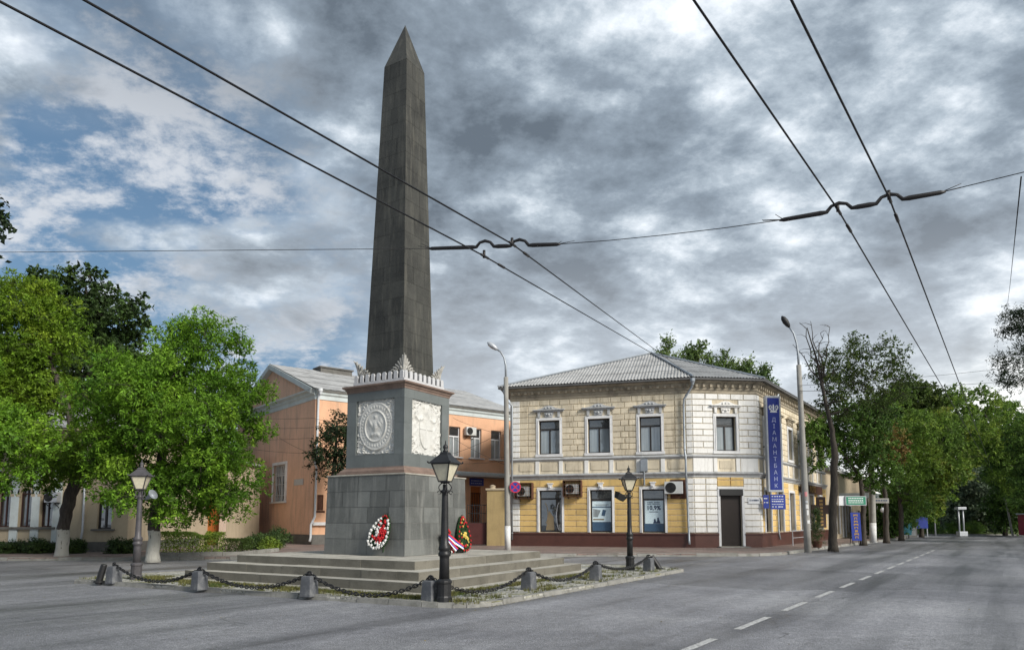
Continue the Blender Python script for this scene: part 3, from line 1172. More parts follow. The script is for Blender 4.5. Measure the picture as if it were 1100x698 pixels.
# corner ornaments: leafy horns with a wing along each face, built of scrolls and pointed leaves
for k in range(4):
    b = MB()
    b.M = Matrix.Rotation(k * math.pi / 2, 4, 'Z') @ Matrix.Translation((.85, -.85, 5.95)) @ Matrix.Scale(.88, 4)
    for w in (0, 1):
        def W(s_, z_, o_):
            # s_ runs from the corner along the face, o_ outwards; the tip flares over the corner
            f_ = .20 * max(0, z_ - .22)
            return (-s_ + f_, -f_ - o_, z_) if w == 0 else (f_ + o_, s_ - f_, z_)
        n = 12
        pl = [(i / n * .48, (.30 * (1 - i / n) ** .9 + .03)) for i in range(n + 1)]
        for (s0, h0), (s1, h1) in zip(pl[:-1], pl[1:]):
            b.quad(W(s0, 0, 0), W(s1, 0, 0), W(s1, h1, 0), W(s0, h0, 0))
            b.quad(W(s0, 0, -.05), W(s0, h0, -.05), W(s1, h1, -.05), W(s1, 0, -.05))
            b.quad(W(s0, h0, 0), W(s1, h1, 0), W(s1, h1, -.05), W(s0, h0, -.05))
        # leaves fanning from the foot of the corner
        for (s0, z0, s1, z1, wd) in ((.02, .18, .0, .53, .045), (.05, .16, .10, .44, .045), (.08, .14, .19, .36, .045), (.14, .10, .29, .27, .04), (.22, .07, .38, .19, .038), (.32, .04, .47, .11, .03), (.02, .02, .08, .2, .05)):
            m_ = ((s0 + s1) / 2 + .015, (z0 + z1) / 2 + .02)
            b.tube([W(s0, z0, .01), W(m_[0], m_[1], .035), W(s1 + .01, z1 - .03, .045), W(s1 + .05, z1, .03)], [wd * .5, wd, wd * .75, wd * .2], 6)
        for (s_, z_, r_) in ((.12, .08, .06), (.25, .05, .05), (.36, .03, .035), (.06, .26, .045)):
            pts = []
            for i in range(12):
                a = i / 11 * 2 * math.pi * 1.2
                rr = r_ * (1 - .6 * i / 11)
                pts.append(W(s_ + rr * math.cos(a), z_ + rr * math.sin(a) + .02, .05))
            b.tube(pts, .014, 5)
    b.tube([(.0, .0, .0), (.03, -.03, .25), (.08, -.08, .44), (.14, -.14, .56)], [.05, .045, .04, .012], 7)
    b.build('corner_ornament', M['marble_grey'], mon)

# shaft: courses of dark blocks, tapering, with a pointed cap
b = MB()
b.cur = 1
S0, S1, SZ0, SZ1, TIP = .735, .445, 5.70, 15.9, 17.45
b.frustum(S0 - .005, SZ0, S1 - .005, SZ1)
b.cur = 0
tiled_face(b, S0, S1, SZ0, SZ1, 20, [2, 3, 2, 2, 3], gap=.003, proud=.002, jit=.2, seed=9)
b.build('shaft_cladding', [M['granite_dark'], M['shaft_joint']], mon)
b = MB()
c = S1 + .004
b.add([(-c, -c, SZ1), (c, -c, SZ1), (c, c, SZ1), (-c, c, SZ1), (0, 0, TIP)], [(0, 1, 4), (1, 2, 4), (2, 3, 4), (3, 0, 4)])
b.build('pointed_cap', M['granite_dark'], mon)
mon.location = MC
mon.rotation_euler = (0, 0, TH)


# ---------------------------------------------------------------- wreaths leaning on the plinth
RIB = ribbon_mat()


def ribbon(pts, width, parent, side):
    """three-colour sash as a strip of cloth"""
    me_v, me_f, band = [], [], []
    n = len(pts)
    for i, p in enumerate(pts):
        p = Vector(p)
        for k in range(4):
            q = p + Vector(side) * width * (k / 3 - .5) + Vector((0, -.012 * math.sin(i * 1.7 + k), 0))
            me_v.append(tuple(q))
    for i in range(n - 1):
        for k in range(3):
            me_f.append((i * 4 + k, i * 4 + k + 1, i * 4 + 5 + k, i * 4 + 4 + k))
            band.append(k / 3 + .1)
    me = bpy.data.meshes.new('ribbon')
    me.from_pydata(me_v, [], me_f)
    at = me.attributes.new('band', 'FLOAT', 'FACE')
    at.data.foreach_set('value', band)
    me.materials.append(RIB)
    o = bpy.data.objects.new('ribbon', me)
    COL.objects.link(o)
    o.parent = parent
    sm = o.modifiers.new('cloth', 'SOLIDIFY')
    sm.thickness = .006
    return o


def wreath(label, loc, rz, hgt, wid, scheme, lean=.13, roll=0.0, seed=1):
    """drop-shaped funeral wreath on an easel, local x across, y backwards, z up"""
    rr = random.Random(seed)
    t = thing('funeral_wreath', label, 'wreath', group='wreaths at the foot of the monument')

    def outline(a):
        # a: 0 at the tip, going round
        x = math.sin(a) * wid * .5 * (1 - .42 * math.cos(a))
        z = hgt * (.5 + .5 * math.cos(a))
        return x, z
    back = MB()
    pts = [outline(2 * math.pi * i / 28) for i in range(28)]
    back.plate([(x * .93, .03 + z * .95) for x, z in pts], .0, .05)
    # needles of the backing
    for i in range(420):
        a = rr.uniform(0, 2 * math.pi)
        k = math.sqrt(rr.uniform(.1, 1.0))
        x, z = outline(a)
        x, z = x * k, hgt * .5 + (z - hgt * .5) * k
        d = Vector((rr.uniform(-1, 1), rr.uniform(-1.2, -.1), rr.uniform(-1, 1))).normalized() * rr.uniform(.04, .09)
        sd = d.cross(Vector((rr.random(), rr.random(), rr.random()))).normalized() * .008
        p = Vector((x, -.005, z))
        back.add([p - sd, p + sd, p + d], [(0, 1, 2)])
    back.bar((-.12, .05, hgt * .5), (-.16, .22, 0), .02)
    back.bar((.12, .05, hgt * .5), (.16, .22, 0), .02)
    back.build('fir_backing', M['wreath_green'], t)
    sets = {}

    def flower(key, x, z, r):
        b_ = sets.setdefault(key, MB())
        y = -.03 - rr.uniform(0, .02)
        for k in range(6):
            a = k * math.pi / 3 + rr.random()
            cx, cz = x + math.cos(a) * r * .55, z + math.sin(a) * r * .55
            b_.add([(x, y - r * .15, z), (cx - math.sin(a) * r * .4, y - r * .3, cz + math.cos(a) * r * .4), (cx + math.cos(a) * r * .5, y - r * .1, cz + math.sin(a) * r * .5),
                    (cx + math.sin(a) * r * .4, y - r * .3, cz - math.cos(a) * r * .4)], [(0, 3, 2, 1)])
        b_.ball((x, y - r * .25, z), r * .45, 6, 4)
    for (kind, a, k, r) in scheme(rr):
        x, z = outline(a)
        flower(kind, x * k, hgt * .47 + (z - hgt * .47) * k, r)
    names = {'w': ('white_blossoms', 'petal_white'), 'r': ('red_blossoms', 'petal_red'), 'y': ('yellow_blossoms', 'petal_yellow')}
    for k, b_ in sets.items():
        b_.build(names[k][0], M[names[k][1]], t)
    t.location = loc
    t.rotation_euler = (-lean, roll, rz)
    return t


def sch_a(rr):
    out = []
    for i in range(26):
        a = 2 * math.pi * i / 26
        if abs(math.cos(a) - 1) < .12:
            out.append(('r', a, .9, .03))
            continue
        out.append(('w', a, .92 + rr.uniform(-.06, .03), .048 + .012 * rr.random()))
    for i in range(62):
        a = rr.uniform(.2, 2 * math.pi - .2)
        k = rr.uniform(.05, .74)
        out.append(('r' if (rr.random() < .75 and math.sin(a) > -.2) or rr.random() < .35 else 'w', a, k, .045 + .012 * rr.random()))
    for i in range(12):
        a = math.pi + rr.uniform(-.9, .9)
        out.append(('w', a, rr.uniform(.55, .85), .045))
    return out


def sch_b(rr):
    out = [('r', rr.uniform(0, 6.28), rr.uniform(.2, .95), .05) for i in range(46)]
    out += [('w', rr.uniform(2, 4.3), rr.uniform(.5, .95), .04) for i in range(22)]
    return out


def sch_c(rr):
    out = [('y', rr.uniform(0, 6.28), rr.uniform(.0, .35), .06) for i in range(9)]
    out += [('r', 2 * math.pi * i / 22, .9, .04) for i in range(22)]
    out += [('r' if rr.random() < .6 else 'y', rr.uniform(0, 6.28), rr.uniform(.4, .8), .035) for i in range(20)]
    return out


def monpt(x, y, z):
    return MROT @ Vector((x, y, z))


p = monpt(.60, -1.70, .90)
wreath('drop shaped wreath of white and red flowers propped on the dark face of the plinth', p, TH, 1.02, .62, sch_a, lean=.20, roll=.30, seed=2)
p = monpt(1.68, .42, .73)
wb = wreath('low wreath of red flowers crossed by a white blue and red sash', p, TH + math.pi / 2, .74, .60, sch_b, lean=.18, roll=-.2, seed=3)
ribbon([(-.30, -.10, .66), (-.18, -.13, .60), (-.02, -.14, .46), (.12, -.15, .30), (.28, -.16, .16), (.42, -.17, .05)], .17, wb, (.55, 0, .6))
ribbon([(-.28, -.12, .64), (-.20, -.15, .45), (-.05, -.16, .24), (.08, -.17, .06)], .15, wb, (.75, 0, .35))
p = monpt(1.70, 1.12, .73)
wc = wreath('pointed upright wreath with yellow centre and dark ribbon beside the sash wreath', p, TH + math.pi / 2, 1.12, .62, sch_c, lean=.14, seed=4)
b = MB()
b.tube([(-.03, -.06, 1.10), (-.16, -.08, .80), (-.24, -.10, .45), (-.22, -.11, .2)], [.02, .05, .06, .03], 6)
b.build('dark_ribbon', M['dark'], wc)
b = MB()
b.tube([(.02, -.07, 1.06), (.0, -.09, .75), (-.03, -.11, .42), (.05, -.13, .1)], [.015, .03, .035, .03], 6)
b.build('white_ribbon', M['petal_white'], wc)

# ---------------------------------------------------------------- the island round the monument
KL, KC, KR = Vector((-11.81, 19.35, 0)), Vector((-.79, 13.62, 0)), Vector((5.61, 23.46, 0))
# rounded near corner
cor = []
d1 = (KL - KC).normalized()
d2 = (KR - KC).normalized()
for i in range(7):
    t = i / 6
    a, c = KC + d1 * 1.1, KC + d2 * 1.1
    cor.append((a * (1 - t) ** 2 + KC * 2 * t * (1 - t) + c * t * t))
ring = [(KL.x, KL.y)] + [(q.x, q.y) for q in cor] + [(KR.x, KR.y)]
far1 = KR + Vector((-.3, 1.6, 0))
far2 = Vector((-3.6, 29.5, 0))
far3 = KL + Vector((-.2, 1.4, 0))
poly = ring + [(far1.x, far1.y), (far2.x, far2.y), (far3.x, far3.y)]
sheet('island_pavement', poly, .085, M['cobble'], thick=.08)
b = MB()
kerb_row(b, ring + [(far1.x, far1.y), (far2.x, far2.y), (far3.x, far3.y), (KL.x, KL.y)], top=.10, w=.12, step=.8)
tag(b.build('island_kerb', M['kerb']), kind='structure')

# grass tufts in the joints
gr = leafmat('grass_blade', (.10, .11, .025), (.16, .15, .05), (.07, .10, .02), 1.2, .2)


def grass(n, seed):
    rs = np.random.RandomState(seed)
    pts = []
    while len(pts) < n:
        t = rs.uniform(0, 1)
        if rs.rand() < .55:
            a, c_ = KC, KL
            off = (monpt(0, -1, 0) - monpt(0, 0, 0))
        else:
            a, c_ = KC, KR
            off = (monpt(1, 0, 0) - monpt(0, 0, 0))
        p = a + (c_ - a) * t
        p = p - off * rs.uniform(.15, 1.75)
        loc = MROT.inverted() @ p
        if max(abs(loc.x), abs(loc.y)) < 4.52:
            continue
        dens = .5 + .5 * math.sin(p.x * 2.1 + math.sin(p.y * 1.7) * 2) * math.sin(p.y * 2.3 + p.x)
        near_step = max(abs(loc.x), abs(loc.y)) < 4.85
        if rs.rand() > (dens ** 2 * (.45 if not near_step else 1.0) + (.5 if near_step else .01)):
            continue
        pts.append((p.x, p.y))
    pts = np.array(pts)
    k = 9
    base = np.repeat(pts, k, 0) + rs.normal(0, .03, (n * k, 2))
    L_ = rs.uniform(.03, .10, n * k)
    a = rs.uniform(0, 6.28, n * k)
    lean = rs.uniform(.1, .9, n * k)
    w = .006
    dx, dy = np.cos(a), np.sin(a)
    z0 = np.full(n * k, .083)
    A = np.stack([base[:, 0] - dy * w, base[:, 1] + dx * w, z0], -1)
    B = np.stack([base[:, 0] + dy * w, base[:, 1] - dx * w, z0], -1)
    T = np.stack([base[:, 0] + dx * L_ * lean, base[:, 1] + dy * L_ * lean, z0 + L_], -1)
    T2 = T + np.stack([dy * w * .3, -dx * w * .3, np.zeros(n * k)], -1)
    co_ = np.stack([A, B, T2, T], 1).reshape(-1, 3)
    q = np.arange(n * k * 4).reshape(-1, 4)
    o = mesh_np('grass', co_, q, gr)
    tag(o, 'dry yellow green grass tufts between kerb and steps', kind='stuff')


grass(2300, 4)

# ---------------------------------------------------------------- stone bollards, chains, leaning iron stubs
BP = [(122, 625), (214, 632), (332, 639), (462.5, 645.5), (568, 633), (640, 623), (697, 613)]
BW = [atz(px, py, .085) for px, py in BP]


def bollard_proto():
    t = thing('stone_bollard', '', 'bollard', group='stone bollards holding the chains')
    b = MB()
    b.frustum(.145, -.03, .125, .39)
    b.frustum(.125, .39, .095, .415)
    b.build('post', M['bollard'], t, bevel=.012)
    b = MB()
    b.tube([(.07 * math.cos(a), 0, .455 + .05 * math.sin(a)) for a in np.linspace(0, 2 * math.pi, 13)[:-1]], .016, 6, closed=True)
    b.lathe([(.05, .42), (.05, .44), (.03, .455)], 10)
    b.build('iron_ring', M['iron'], t)
    return t


BL = ['grey stone bollard beside the leaning stub at the tail of the island', 'grey stone bollard in front of the lowest step edge beside the horn lamp',
      'grey stone bollard standing alone in front of the long dark step face', 'stone bollard touching the foot of the black lamp post at the island point',
      'first stone bollard along the road side beyond the corner lamp', 'stone bollard between the corner lamp and the floodlight lamp along the road',
      'stone bollard beside the floodlight lamp and the leaning iron stub']
bp = bollard_proto()
for i, q in enumerate(BW):
    if i == 0:
        bp.location = q
        bp.rotation_euler = (0, 0, TH + .1)
        bp['label'] = BL[0]
    else:
        dup(bp, q, TH + rnd.uniform(-.12, .12), BL[i])


def chain(a, c, sag, label):
    a, c = a + Vector((0, 0, .46)), c + Vector((0, 0, .46))
    L_ = (c - a).length
    n = int(L_ * 1.10 / .085)
    pts = []
    for i in range(n + 1):
        t = i / n
        p = a.lerp(c, t)
        p.z -= sag * 4 * t * (1 - t)
        p.z = max(p.z, .105)
        pts.append(p)
    b = MB()
    b.smooth = True
    mid = (a + c) / 2
    for i in range(n):
        p, q = pts[i], pts[i + 1]
        d = (q - p)
        l = d.length
        d = d / l
        up = Vector((0, 0, 1))
        s = d.cross(up).normalized()
        u = s.cross(d)
        if i % 2:
            s, u = u, -s
        s = (s + u * rnd.uniform(-.25, .25)).normalized()
        m = (p + q) / 2
        ln, wd = l * .72, .03
        ln = l * .80
        wd = .036
        loop = []
        for k in range(10):
            t = 2 * math.pi * k / 10
            loop.append(m + d * ln * math.cos(t) + s * wd * math.sin(t))
        b.tube(loop, .013, 5, closed=True)
    o = b.build('chain', M['iron'])
    return tag(o, label, 'chain', 'chains hung between the bollards')


CL = ['rusty black chain slumping past the foot of the horn lamp', 'black chain hanging in front of the low step end',
      'long black chain sagging in front of the dark step faces', 'short black chain beside the corner lamp on the road side',
      'black chain along the cobbles in the middle of the road side', 'black chain ending at the floodlight lamp']
for i in range(6):
    chain(BW[i], BW[i + 1], (.36, .36, .40, .38, .34, .26)[i], CL[i])

for (px, py, tx, ty, lab) in ((106, 625, 112, 606, 'dark iron stub leaning towards the bollard at the tail of the island'), (709, 611, 700, 597, 'dark iron stub leaning against the bollard by the floodlight lamp')):
    q = atz(px, py, .085)
    e = aty(tx, ty, q.y)
    t = thing('iron_stub', lab, 'iron post', q, group='leaning iron stubs')
    b = MB()
    d = (e - q)
    b.tube([q - d * .1, q, q + d * .8, q + d], [.085, .085, .08, .075], 10)
    b.build('shaft', M['iron'], t, bevel=.01)
    b = MB()
    b.lathe([(.13, 0), (.13, .03), (.10, .045)], 12, at=q)
    b.build('base_collar', M['iron'], t)


# ---------------------------------------------------------------- old-style lamp posts
def lamp(name_label, q, iron, rz=0.0, hgt=2.98, slim=1.0):
    t = thing('street_lamp', name_label, 'street lamp', group='lantern posts round the monument')
    k = hgt / 2.98
    b = MB()
    b.lathe([(.155, -.02), (.155, .10), (.14, .13), (.14, .36), (.155, .38), (.155, .42), (.11, .46)], 12)
    b.build('base_collar', iron, t, bevel=.006)
    b = MB()
    b.smooth = True
    pr = [(.105, .40), (.095, .85), (.10, .90), (.125, .92), (.125, .97), (.105, .99), (.105, 1.02), (.125, 1.04), (.115, 1.10), (.085, 1.14), (.078, 1.3), (.062, 2.10), (.062, 2.16),
          (.085, 2.18), (.085, 2.22), (.05, 2.24), (.045, 2.34)]
    b.lathe([(r * slim, z * k) for r, z in pr], 14)
    b.build('pole', iron, t)
    b = MB()
    z0 = 2.30 * k
    for a in range(4):
        ca, sa = math.cos(a * math.pi / 2 + math.pi / 4), math.sin(a * math.pi / 2 + math.pi / 4)
        pts = []
        for i in range(11):
            u = i / 10
            r = .05 + .08 * math.sin(u * math.pi)
            pts.append((ca * r, sa * r, z0 - .12 + .20 * u))
        b.tube(pts, .011, 5)
        pts = [(ca * (.12 + .035 * math.cos(w)), sa * (.12 + .035 * math.cos(w)), z0 - .12 + .035 * math.sin(w)) for w in np.linspace(0, 5.2, 9)]
        b.tube(pts, .009, 5)
    b.lathe([(.08, z0 + .06), (.10, z0 + .085), (.08, z0 + .10)], 10)
    b.build('scroll_bracket', iron, t)
    lz0, lz1 = z0 + .10, z0 + .45
    w0, w1 = .095, .20
    b = MB()
    for (sx, sy) in ((-1, -1), (1, -1), (1, 1), (-1, 1)):
        b.bar((sx * w0, sy * w0, lz0), (sx * w1, sy * w1, lz1), .022)
    for (w, z) in ((w0, lz0), (w1, lz1)):
        for (p, q_) in (((-w, -w), (w, -w)), ((w, -w), (w, w)), ((w, w), (-w, w)), ((-w, w), (-w, -w))):
            b.bar((p[0], p[1], z), (q_[0], q_[1], z), .024)
    b.build('lantern_frame', iron, t)
    b = MB()
    b.frustum(w0 - .004, lz0 + .01, w1 - .004, lz1)
    b.build('lantern_pane', M['lamp_glass'], t)
    b = MB()
    e = w1 + .055
    b.frustum(e, lz1 + .005, e - .01, lz1 + .03)
    b.frustum(e - .02, lz1 + .03, .085, lz1 + .20)
    b.frustum(.09, lz1 + .20, .075, lz1 + .24)
    for (sx, sy) in ((-1, -1), (1, -1), (1, 1), (-1, 1)):
        b.ball((sx * e, sy * e, lz1 + .035), .022, 6, 4)
    b.build('lantern_roof', iron, t, bevel=.004)
    b = MB()
    b.smooth = True
    b.lathe([(.05, lz1 + .24), (.055, lz1 + .27), (.03, lz1 + .29), (.055, lz1 + .33), (.045, lz1 + .37), (.015, lz1 + .40), (.008, lz1 + .47)], 10)
    b.build('finial', iron, t)
    t.location = q
    t.rotation_euler = (0, 0, rz)
    return t


LQ = [atz(477, 646.5, .085), atz(677, 612, .085), atz(146, 622, .085)]
lamp('black lantern post at the point of the island in front of the monument', LQ[0], M['iron'], TH + .1, 2.95)
lamp('slim black lantern post with a dark floodlight at the road end of the chains', LQ[1], M['iron'], .1, 3.2, .95)
lamp('grey lantern post with a pale horn light in front of the leafy trees', LQ[2], M['grey_iron'], .15, 3.05)

t = thing('floodlight', 'dark box floodlight clamped under the lantern of the slim post', 'floodlight', LQ[1])
b = MB()
b.M = Matrix.Translation(LQ[1] + Vector((-.30, -.05, 2.36))) @ Matrix.Rotation(.5, 4, 'Y') @ Matrix.Rotation(.5, 4, 'Z')
b.frustum(.13, -.10, .19, .10, .10, .13)
b.build('housing', M['dark'], t, bevel=.008)
b = MB()
b.bar(LQ[1] + Vector((-.04, 0, 2.42)), LQ[1] + Vector((-.25, -.04, 2.42)), .03)
b.build('bracket', M['iron'], t)

t = thing('horn_light', 'pale blue horn light on the side of the grey lantern post', 'spotlight', LQ[2])
b = MB()
b.smooth = True
b.M = Matrix.Translation(LQ[2] + Vector((.20, -.03, 2.20))) @ Matrix.Rotation(R(62), 4, 'Y') @ Matrix.Rotation(.3, 4, 'X')
b.lathe([(.03, -.05), (.05, .05), (.07, .13), (.14, .24), (.145, .25), (.06, .16)], 14)
b.build('horn', M['zinc'], t)
b = MB()
b.bar(LQ[2] + Vector((.04, 0, 2.18)), LQ[2] + Vector((.22, -.03, 2.20)), .03)
b.build('bracket', M['grey_iron'], t)

# ---------------------------------------------------------------- building helpers
def frame(o, ang, z=0.0):
    return Matrix.Translation((o[0], o[1], z)) @ Matrix.Rotation(ang, 4, 'Z')


def angof(a, c):
    return math.atan2(c[1] - a[1], c[0] - a[0])


def wall_quads(b, x0, x1, z0, z1, ops, y=0.0, depth=.25):
    """a wall face with openings cut out and their reveals"""
    zs = sorted(set([z0, z1] + [v for o in ops for v in (o[2], o[3]) if z0 < v < z1]))
    for za, zb in zip(zs[:-1], zs[1:]):
        zm = (za + zb) / 2
        cut = sorted([(o[0], o[1]) for o in ops if o[2] < zm < o[3]])
        x = x0
        for (a, c) in cut + [(x1, x1)]:
            if a > x + 1e-4:
                b.quad((x, y, za), (a, y, za), (a, y, zb), (x, y, zb))
            x = max(x, c)
    for (a, c, d, e) in ops:
        if d < z0 - 1e-4 or e > z1 + 1e-4:
            continue
        b.quad((a, y, d), (a, y + depth, d), (a, y + depth, e), (a, y, e))
        b.quad((c, y + depth, d), (c, y, d), (c, y, e), (c, y + depth, e))
        b.quad((a, y + depth, e), (c, y + depth, e), (c, y, e), (a, y, e))
        b.quad((a, y, d), (c, y, d), (c, y + depth, d), (a, y + depth, d))


def ashlar(b, x0, x1, z0, z1, row, ops, blk=.62, gap=.038, proud=.042, y=0.0, clear=0.0, stag=True):
    """rusticated courses of blocks with open joints, kept clear of the openings"""
    n = max(1, round((z1 - z0) / row))
    for r in range(n):
        za = z0 + (z1 - z0) * r / n
        zb = z0 + (z1 - z0) * (r + 1) / n
        cut = sorted([(o[0] - clear, o[1] + clear) for o in ops if o[2] < zb - .02 and o[3] > za + .02])
        x = x0
        for (a, c) in cut + [(x1, x1)]:
            w = a - x
            if w > .06:
                k = max(1, round(w / blk + (.25 if (r % 2 and stag) else -.1)))
                for i in range(k):
                    sh = .0
                    xa, xb = x + w * i / k + (gap / 2 if i else 0), x + w * (i + 1) / k - (gap / 2 if i < k - 1 else 0)
                    pr = proud + rnd.uniform(-.004, .004)
                    e = .016
                    zl, zh = za + gap / 2, zb - gap / 2
                    vs = [(xa, y + .0, zl), (xb, y, zl), (xb, y, zh), (xa, y, zh),
                          (xa + e, y - pr, zl + e), (xb - e, y - pr, zl + e), (xb - e, y - pr, zh - e), (xa + e, y - pr, zh - e)]
                    b.add(vs, [(4, 5, 6, 7), (0, 1, 5, 4), (1, 2, 6, 5), (2, 3, 7, 6), (3, 0, 4, 7)])
            x = max(x, c)


def window(root, Mx, x0, x1, z0, z1, frame_mat, pane_low, pane_top=None, surround=None, sw=.14, depth=.17, split=.70, mull=True,
           sill=None, hood=None, key=False, name='window', stool=0.0, cap=True):
    """glazed window set back in its opening: frame mesh with pane, surround, sill and hood as its pieces"""
    b = MB()
    b.M = Mx
    fw = .07
    y0, y1 = depth, depth + .06
    b.box(x0, x0 + fw, y0, y1, z0, z1)
    b.box(x1 - fw, x1, y0, y1, z0, z1)
    b.box(x0 + fw, x1 - fw, y0, y1, z1 - fw, z1)
    b.box(x0 + fw, x1 - fw, y0, y1, z0, z0 + fw)
    zt = z0 + (z1 - z0) * split
    if split < 1:
        b.box(x0 + fw, x1 - fw, y0 - .01, y1, zt - .05, zt + .05)
    if mull:
        xm = (x0 + x1) / 2
        b.box(xm - .045, xm + .045, y0 - .004, y1, z0 + fw, zt - .05 if split < 1 else z1 - fw)
    wdw = b.build(name, frame_mat, root)
    b = MB()
    b.M = Mx
    yy = y1 - .012
    zt2 = zt if split < 1 else z1
    b.quad((x0, yy, z0), (x1, yy, z0), (x1, yy, zt2), (x0, yy, zt2))
    b.build('pane', pane_low, wdw)
    if split < 1:
        b = MB()
        b.M = Mx
        b.quad((x0, yy, zt), (x1, yy, zt), (x1, yy, z1), (x0, yy, z1))
        b.build('top_pane', pane_top or pane_low, wdw)
    if surround:
        b = MB()
        b.M = Mx
        p = -.075
        b.box(x0 - sw, x0, p, .06, z0, z1)
        b.box(x1, x1 + sw, p, .06, z0, z1)
        if cap:
            b.box(x0 - sw, x1 + sw, p - .004, .06, z1, z1 + sw)
        b.box(x0 - sw * .45, x0 - .02, p - .025, p, z0, z1)
        b.box(x1 + .02, x1 + sw * .45, p - .025, p, z0, z1)
        if stool:
            b.box(x0 - sw - .05, x1 + sw + .05, p - .01, .05, z0 - stool, z0 - .002)
        if key:
            xm = (x0 + x1) / 2
            b.frustum(0, 0, 0, 0) if False else None
            b.plate([(xm - .10, z1 + .02), (xm + .10, z1 + .02), (xm + .14, z1 + sw + .22), (xm - .14, z1 + sw + .22)], p - .07, .02)
            b.box(xm - .19, xm + .19, p - .09, .02, z1 + sw + .22, z1 + sw + .29)
            b.ball((xm, p - .08, z1 + .18), .06, 8, 5)
        b.build('surround', surround, wdw, bevel=.008)
    if hood:
        b = MB()
        b.M = Mx
        xm = (x0 + x1) / 2
        hz = z1 + sw
        # ornamented apron under the hood
        b.plate([(xm - .22, hz + .02), (xm + .22, hz + .02), (xm + .30, hz + .34), (xm - .30, hz + .34)], -.10, .02)
        b.ball((xm, -.12, hz + .18), .085, 8, 5)
        for s in (-1, 1):
            b.ball((xm + s * .16, -.11, hz + .22), .055, 7, 4)
            b.plate([(xm + s * .62 - .07, hz + .02), (xm + s * .62 + .07, hz + .02), (xm + s * .62 + .09, hz + .36), (xm + s * .62 - .09, hz + .36)], -.12, .02)
        e = (x1 - x0) / 2 + sw + .12
        b.box(xm - e, xm + e, -.16, .02, hz + .36, hz + .44)
        b.box(xm - e - .06, xm + e + .06, -.24, .02, hz + .44, hz + .50)
        b.plate([(xm - e + .1, hz + .50), (xm + e - .1, hz + .50), (xm + .45, hz + .58), (xm + .22, hz + .70), (xm, hz + .74), (xm - .22, hz + .70), (xm - .45, hz + .58)], -.13, .02)
        for s in (-1, 0, 1):
            b.ball((xm + s * .2, -.15, hz + .60 - abs(s) * .02), .065, 7, 4)
        b.build('hood', hood, wdw, bevel=.008)
    if sill:
        b = MB()
        b.M = Mx
        b.box(x0 - sw - .06, x1 + sw + .06, -.17, .17, z0 - .09, z0 - .002)
        b.build('sill', sill, wdw, bevel=.006)
    return wdw


def corrugated(b, E0, E1, R0, R1, pitch=.19, amp=.026, rows=1.75, lap=.02):
    """profiled sheet on the roof plane with eave E0-E1 and upper edge R0-R1 (equal for a triangle)"""
    E0, E1, R0, R1 = map(Vector, (E0, E1, R0, R1))
    ux = (E1 - E0).normalized()
    nrm = ux.cross(R0 - E0).normalized()
    if nrm.z < 0:
        nrm = -nrm
    uy = nrm.cross(ux).normalized()
    if uy.z < 0:
        uy = -uy
    L_ = (E1 - E0).length
    r0, r1 = ((R0 - E0).dot(ux), (R0 - E0).dot(uy)), ((R1 - E0).dot(ux), (R1 - E0).dot(uy))

    def top(u):
        t = 1e9
        if r0[0] > 1e-4:
            t = min(t, u * r0[1] / r0[0])
        elif u < r0[0]:
            t = 0
        if r1[0] < L_ - 1e-4:
            t = min(t, (L_ - u) * r1[1] / (L_ - r1[0]))
        if r1[0] - r0[0] > 1e-3:
            k = (u - r0[0]) / (r1[0] - r0[0])
            t = min(t, r0[1] + (r1[1] - r0[1]) * k) if True else t
        return max(t, 0)
    n = max(6, int(L_ / pitch * 4))
    vs, fs = [], []
    hi = max(r0[1], r1[1])
    nrow = max(1, math.ceil(hi / rows))
    for r in range(nrow):
        v0, v1 = hi * r / nrow, hi * (r + 1) / nrow + .06
        base = len(vs)
        for i in range(n + 1):
            u = L_ * i / n
            t = top(u)
            a, c = min(v0, t), min(v1, t)
            h = amp * math.cos(2 * math.pi * u / pitch)
            for (vv, ex) in ((a, lap if vv_edge(v0, a) else 0), (c, 0)):
                p = E0 + ux * u + uy * vv + nrm * (h + ex)
                vs.append(p)
        for i in range(n):
            j = base + i * 2
            if (vs[j] - vs[j + 1]).length < 1e-4 and (vs[j + 2] - vs[j + 3]).length < 1e-4:
                continue
            fs.append((j, j + 2, j + 3, j + 1))
    b.add(vs, fs)


def vv_edge(v0, a):
    return abs(v0 - a) < 1e-6


# ---------------------------------------------------------------- the two-storey corner house
A, B, C = (-.1, 43.5), (10.4, 40.5), (14.3, 41.0)
SA = R(90 - 35)
D = (C[0] + 18.2 * math.cos(SA), C[1] + 18.2 * math.sin(SA))
G = .13
house = thing('corner_house', 'two-storey cream and yellow corner house with white window surrounds and grey corrugated hip roof', 'house', (10.4, 40.5, 0))
aAB, aBC = angof(A, B), angof(B, C)
LAB, LBC, LCD = math.dist(A, B), math.dist(B, C), 18.2
MAB, MBC, MCD = frame(A, aAB), frame(B, aBC), frame(C, SA)
Z_PL, Z_GT, Z_B0, Z_B1, Z_P1, Z_S1, Z_UT, Z_EV = .92, 4.08, 4.14, 4.46, 5.28, 5.46, 9.0, 9.80


def sx(px, py, o, ang):
    return onwall(px, py, o, ang)[0]


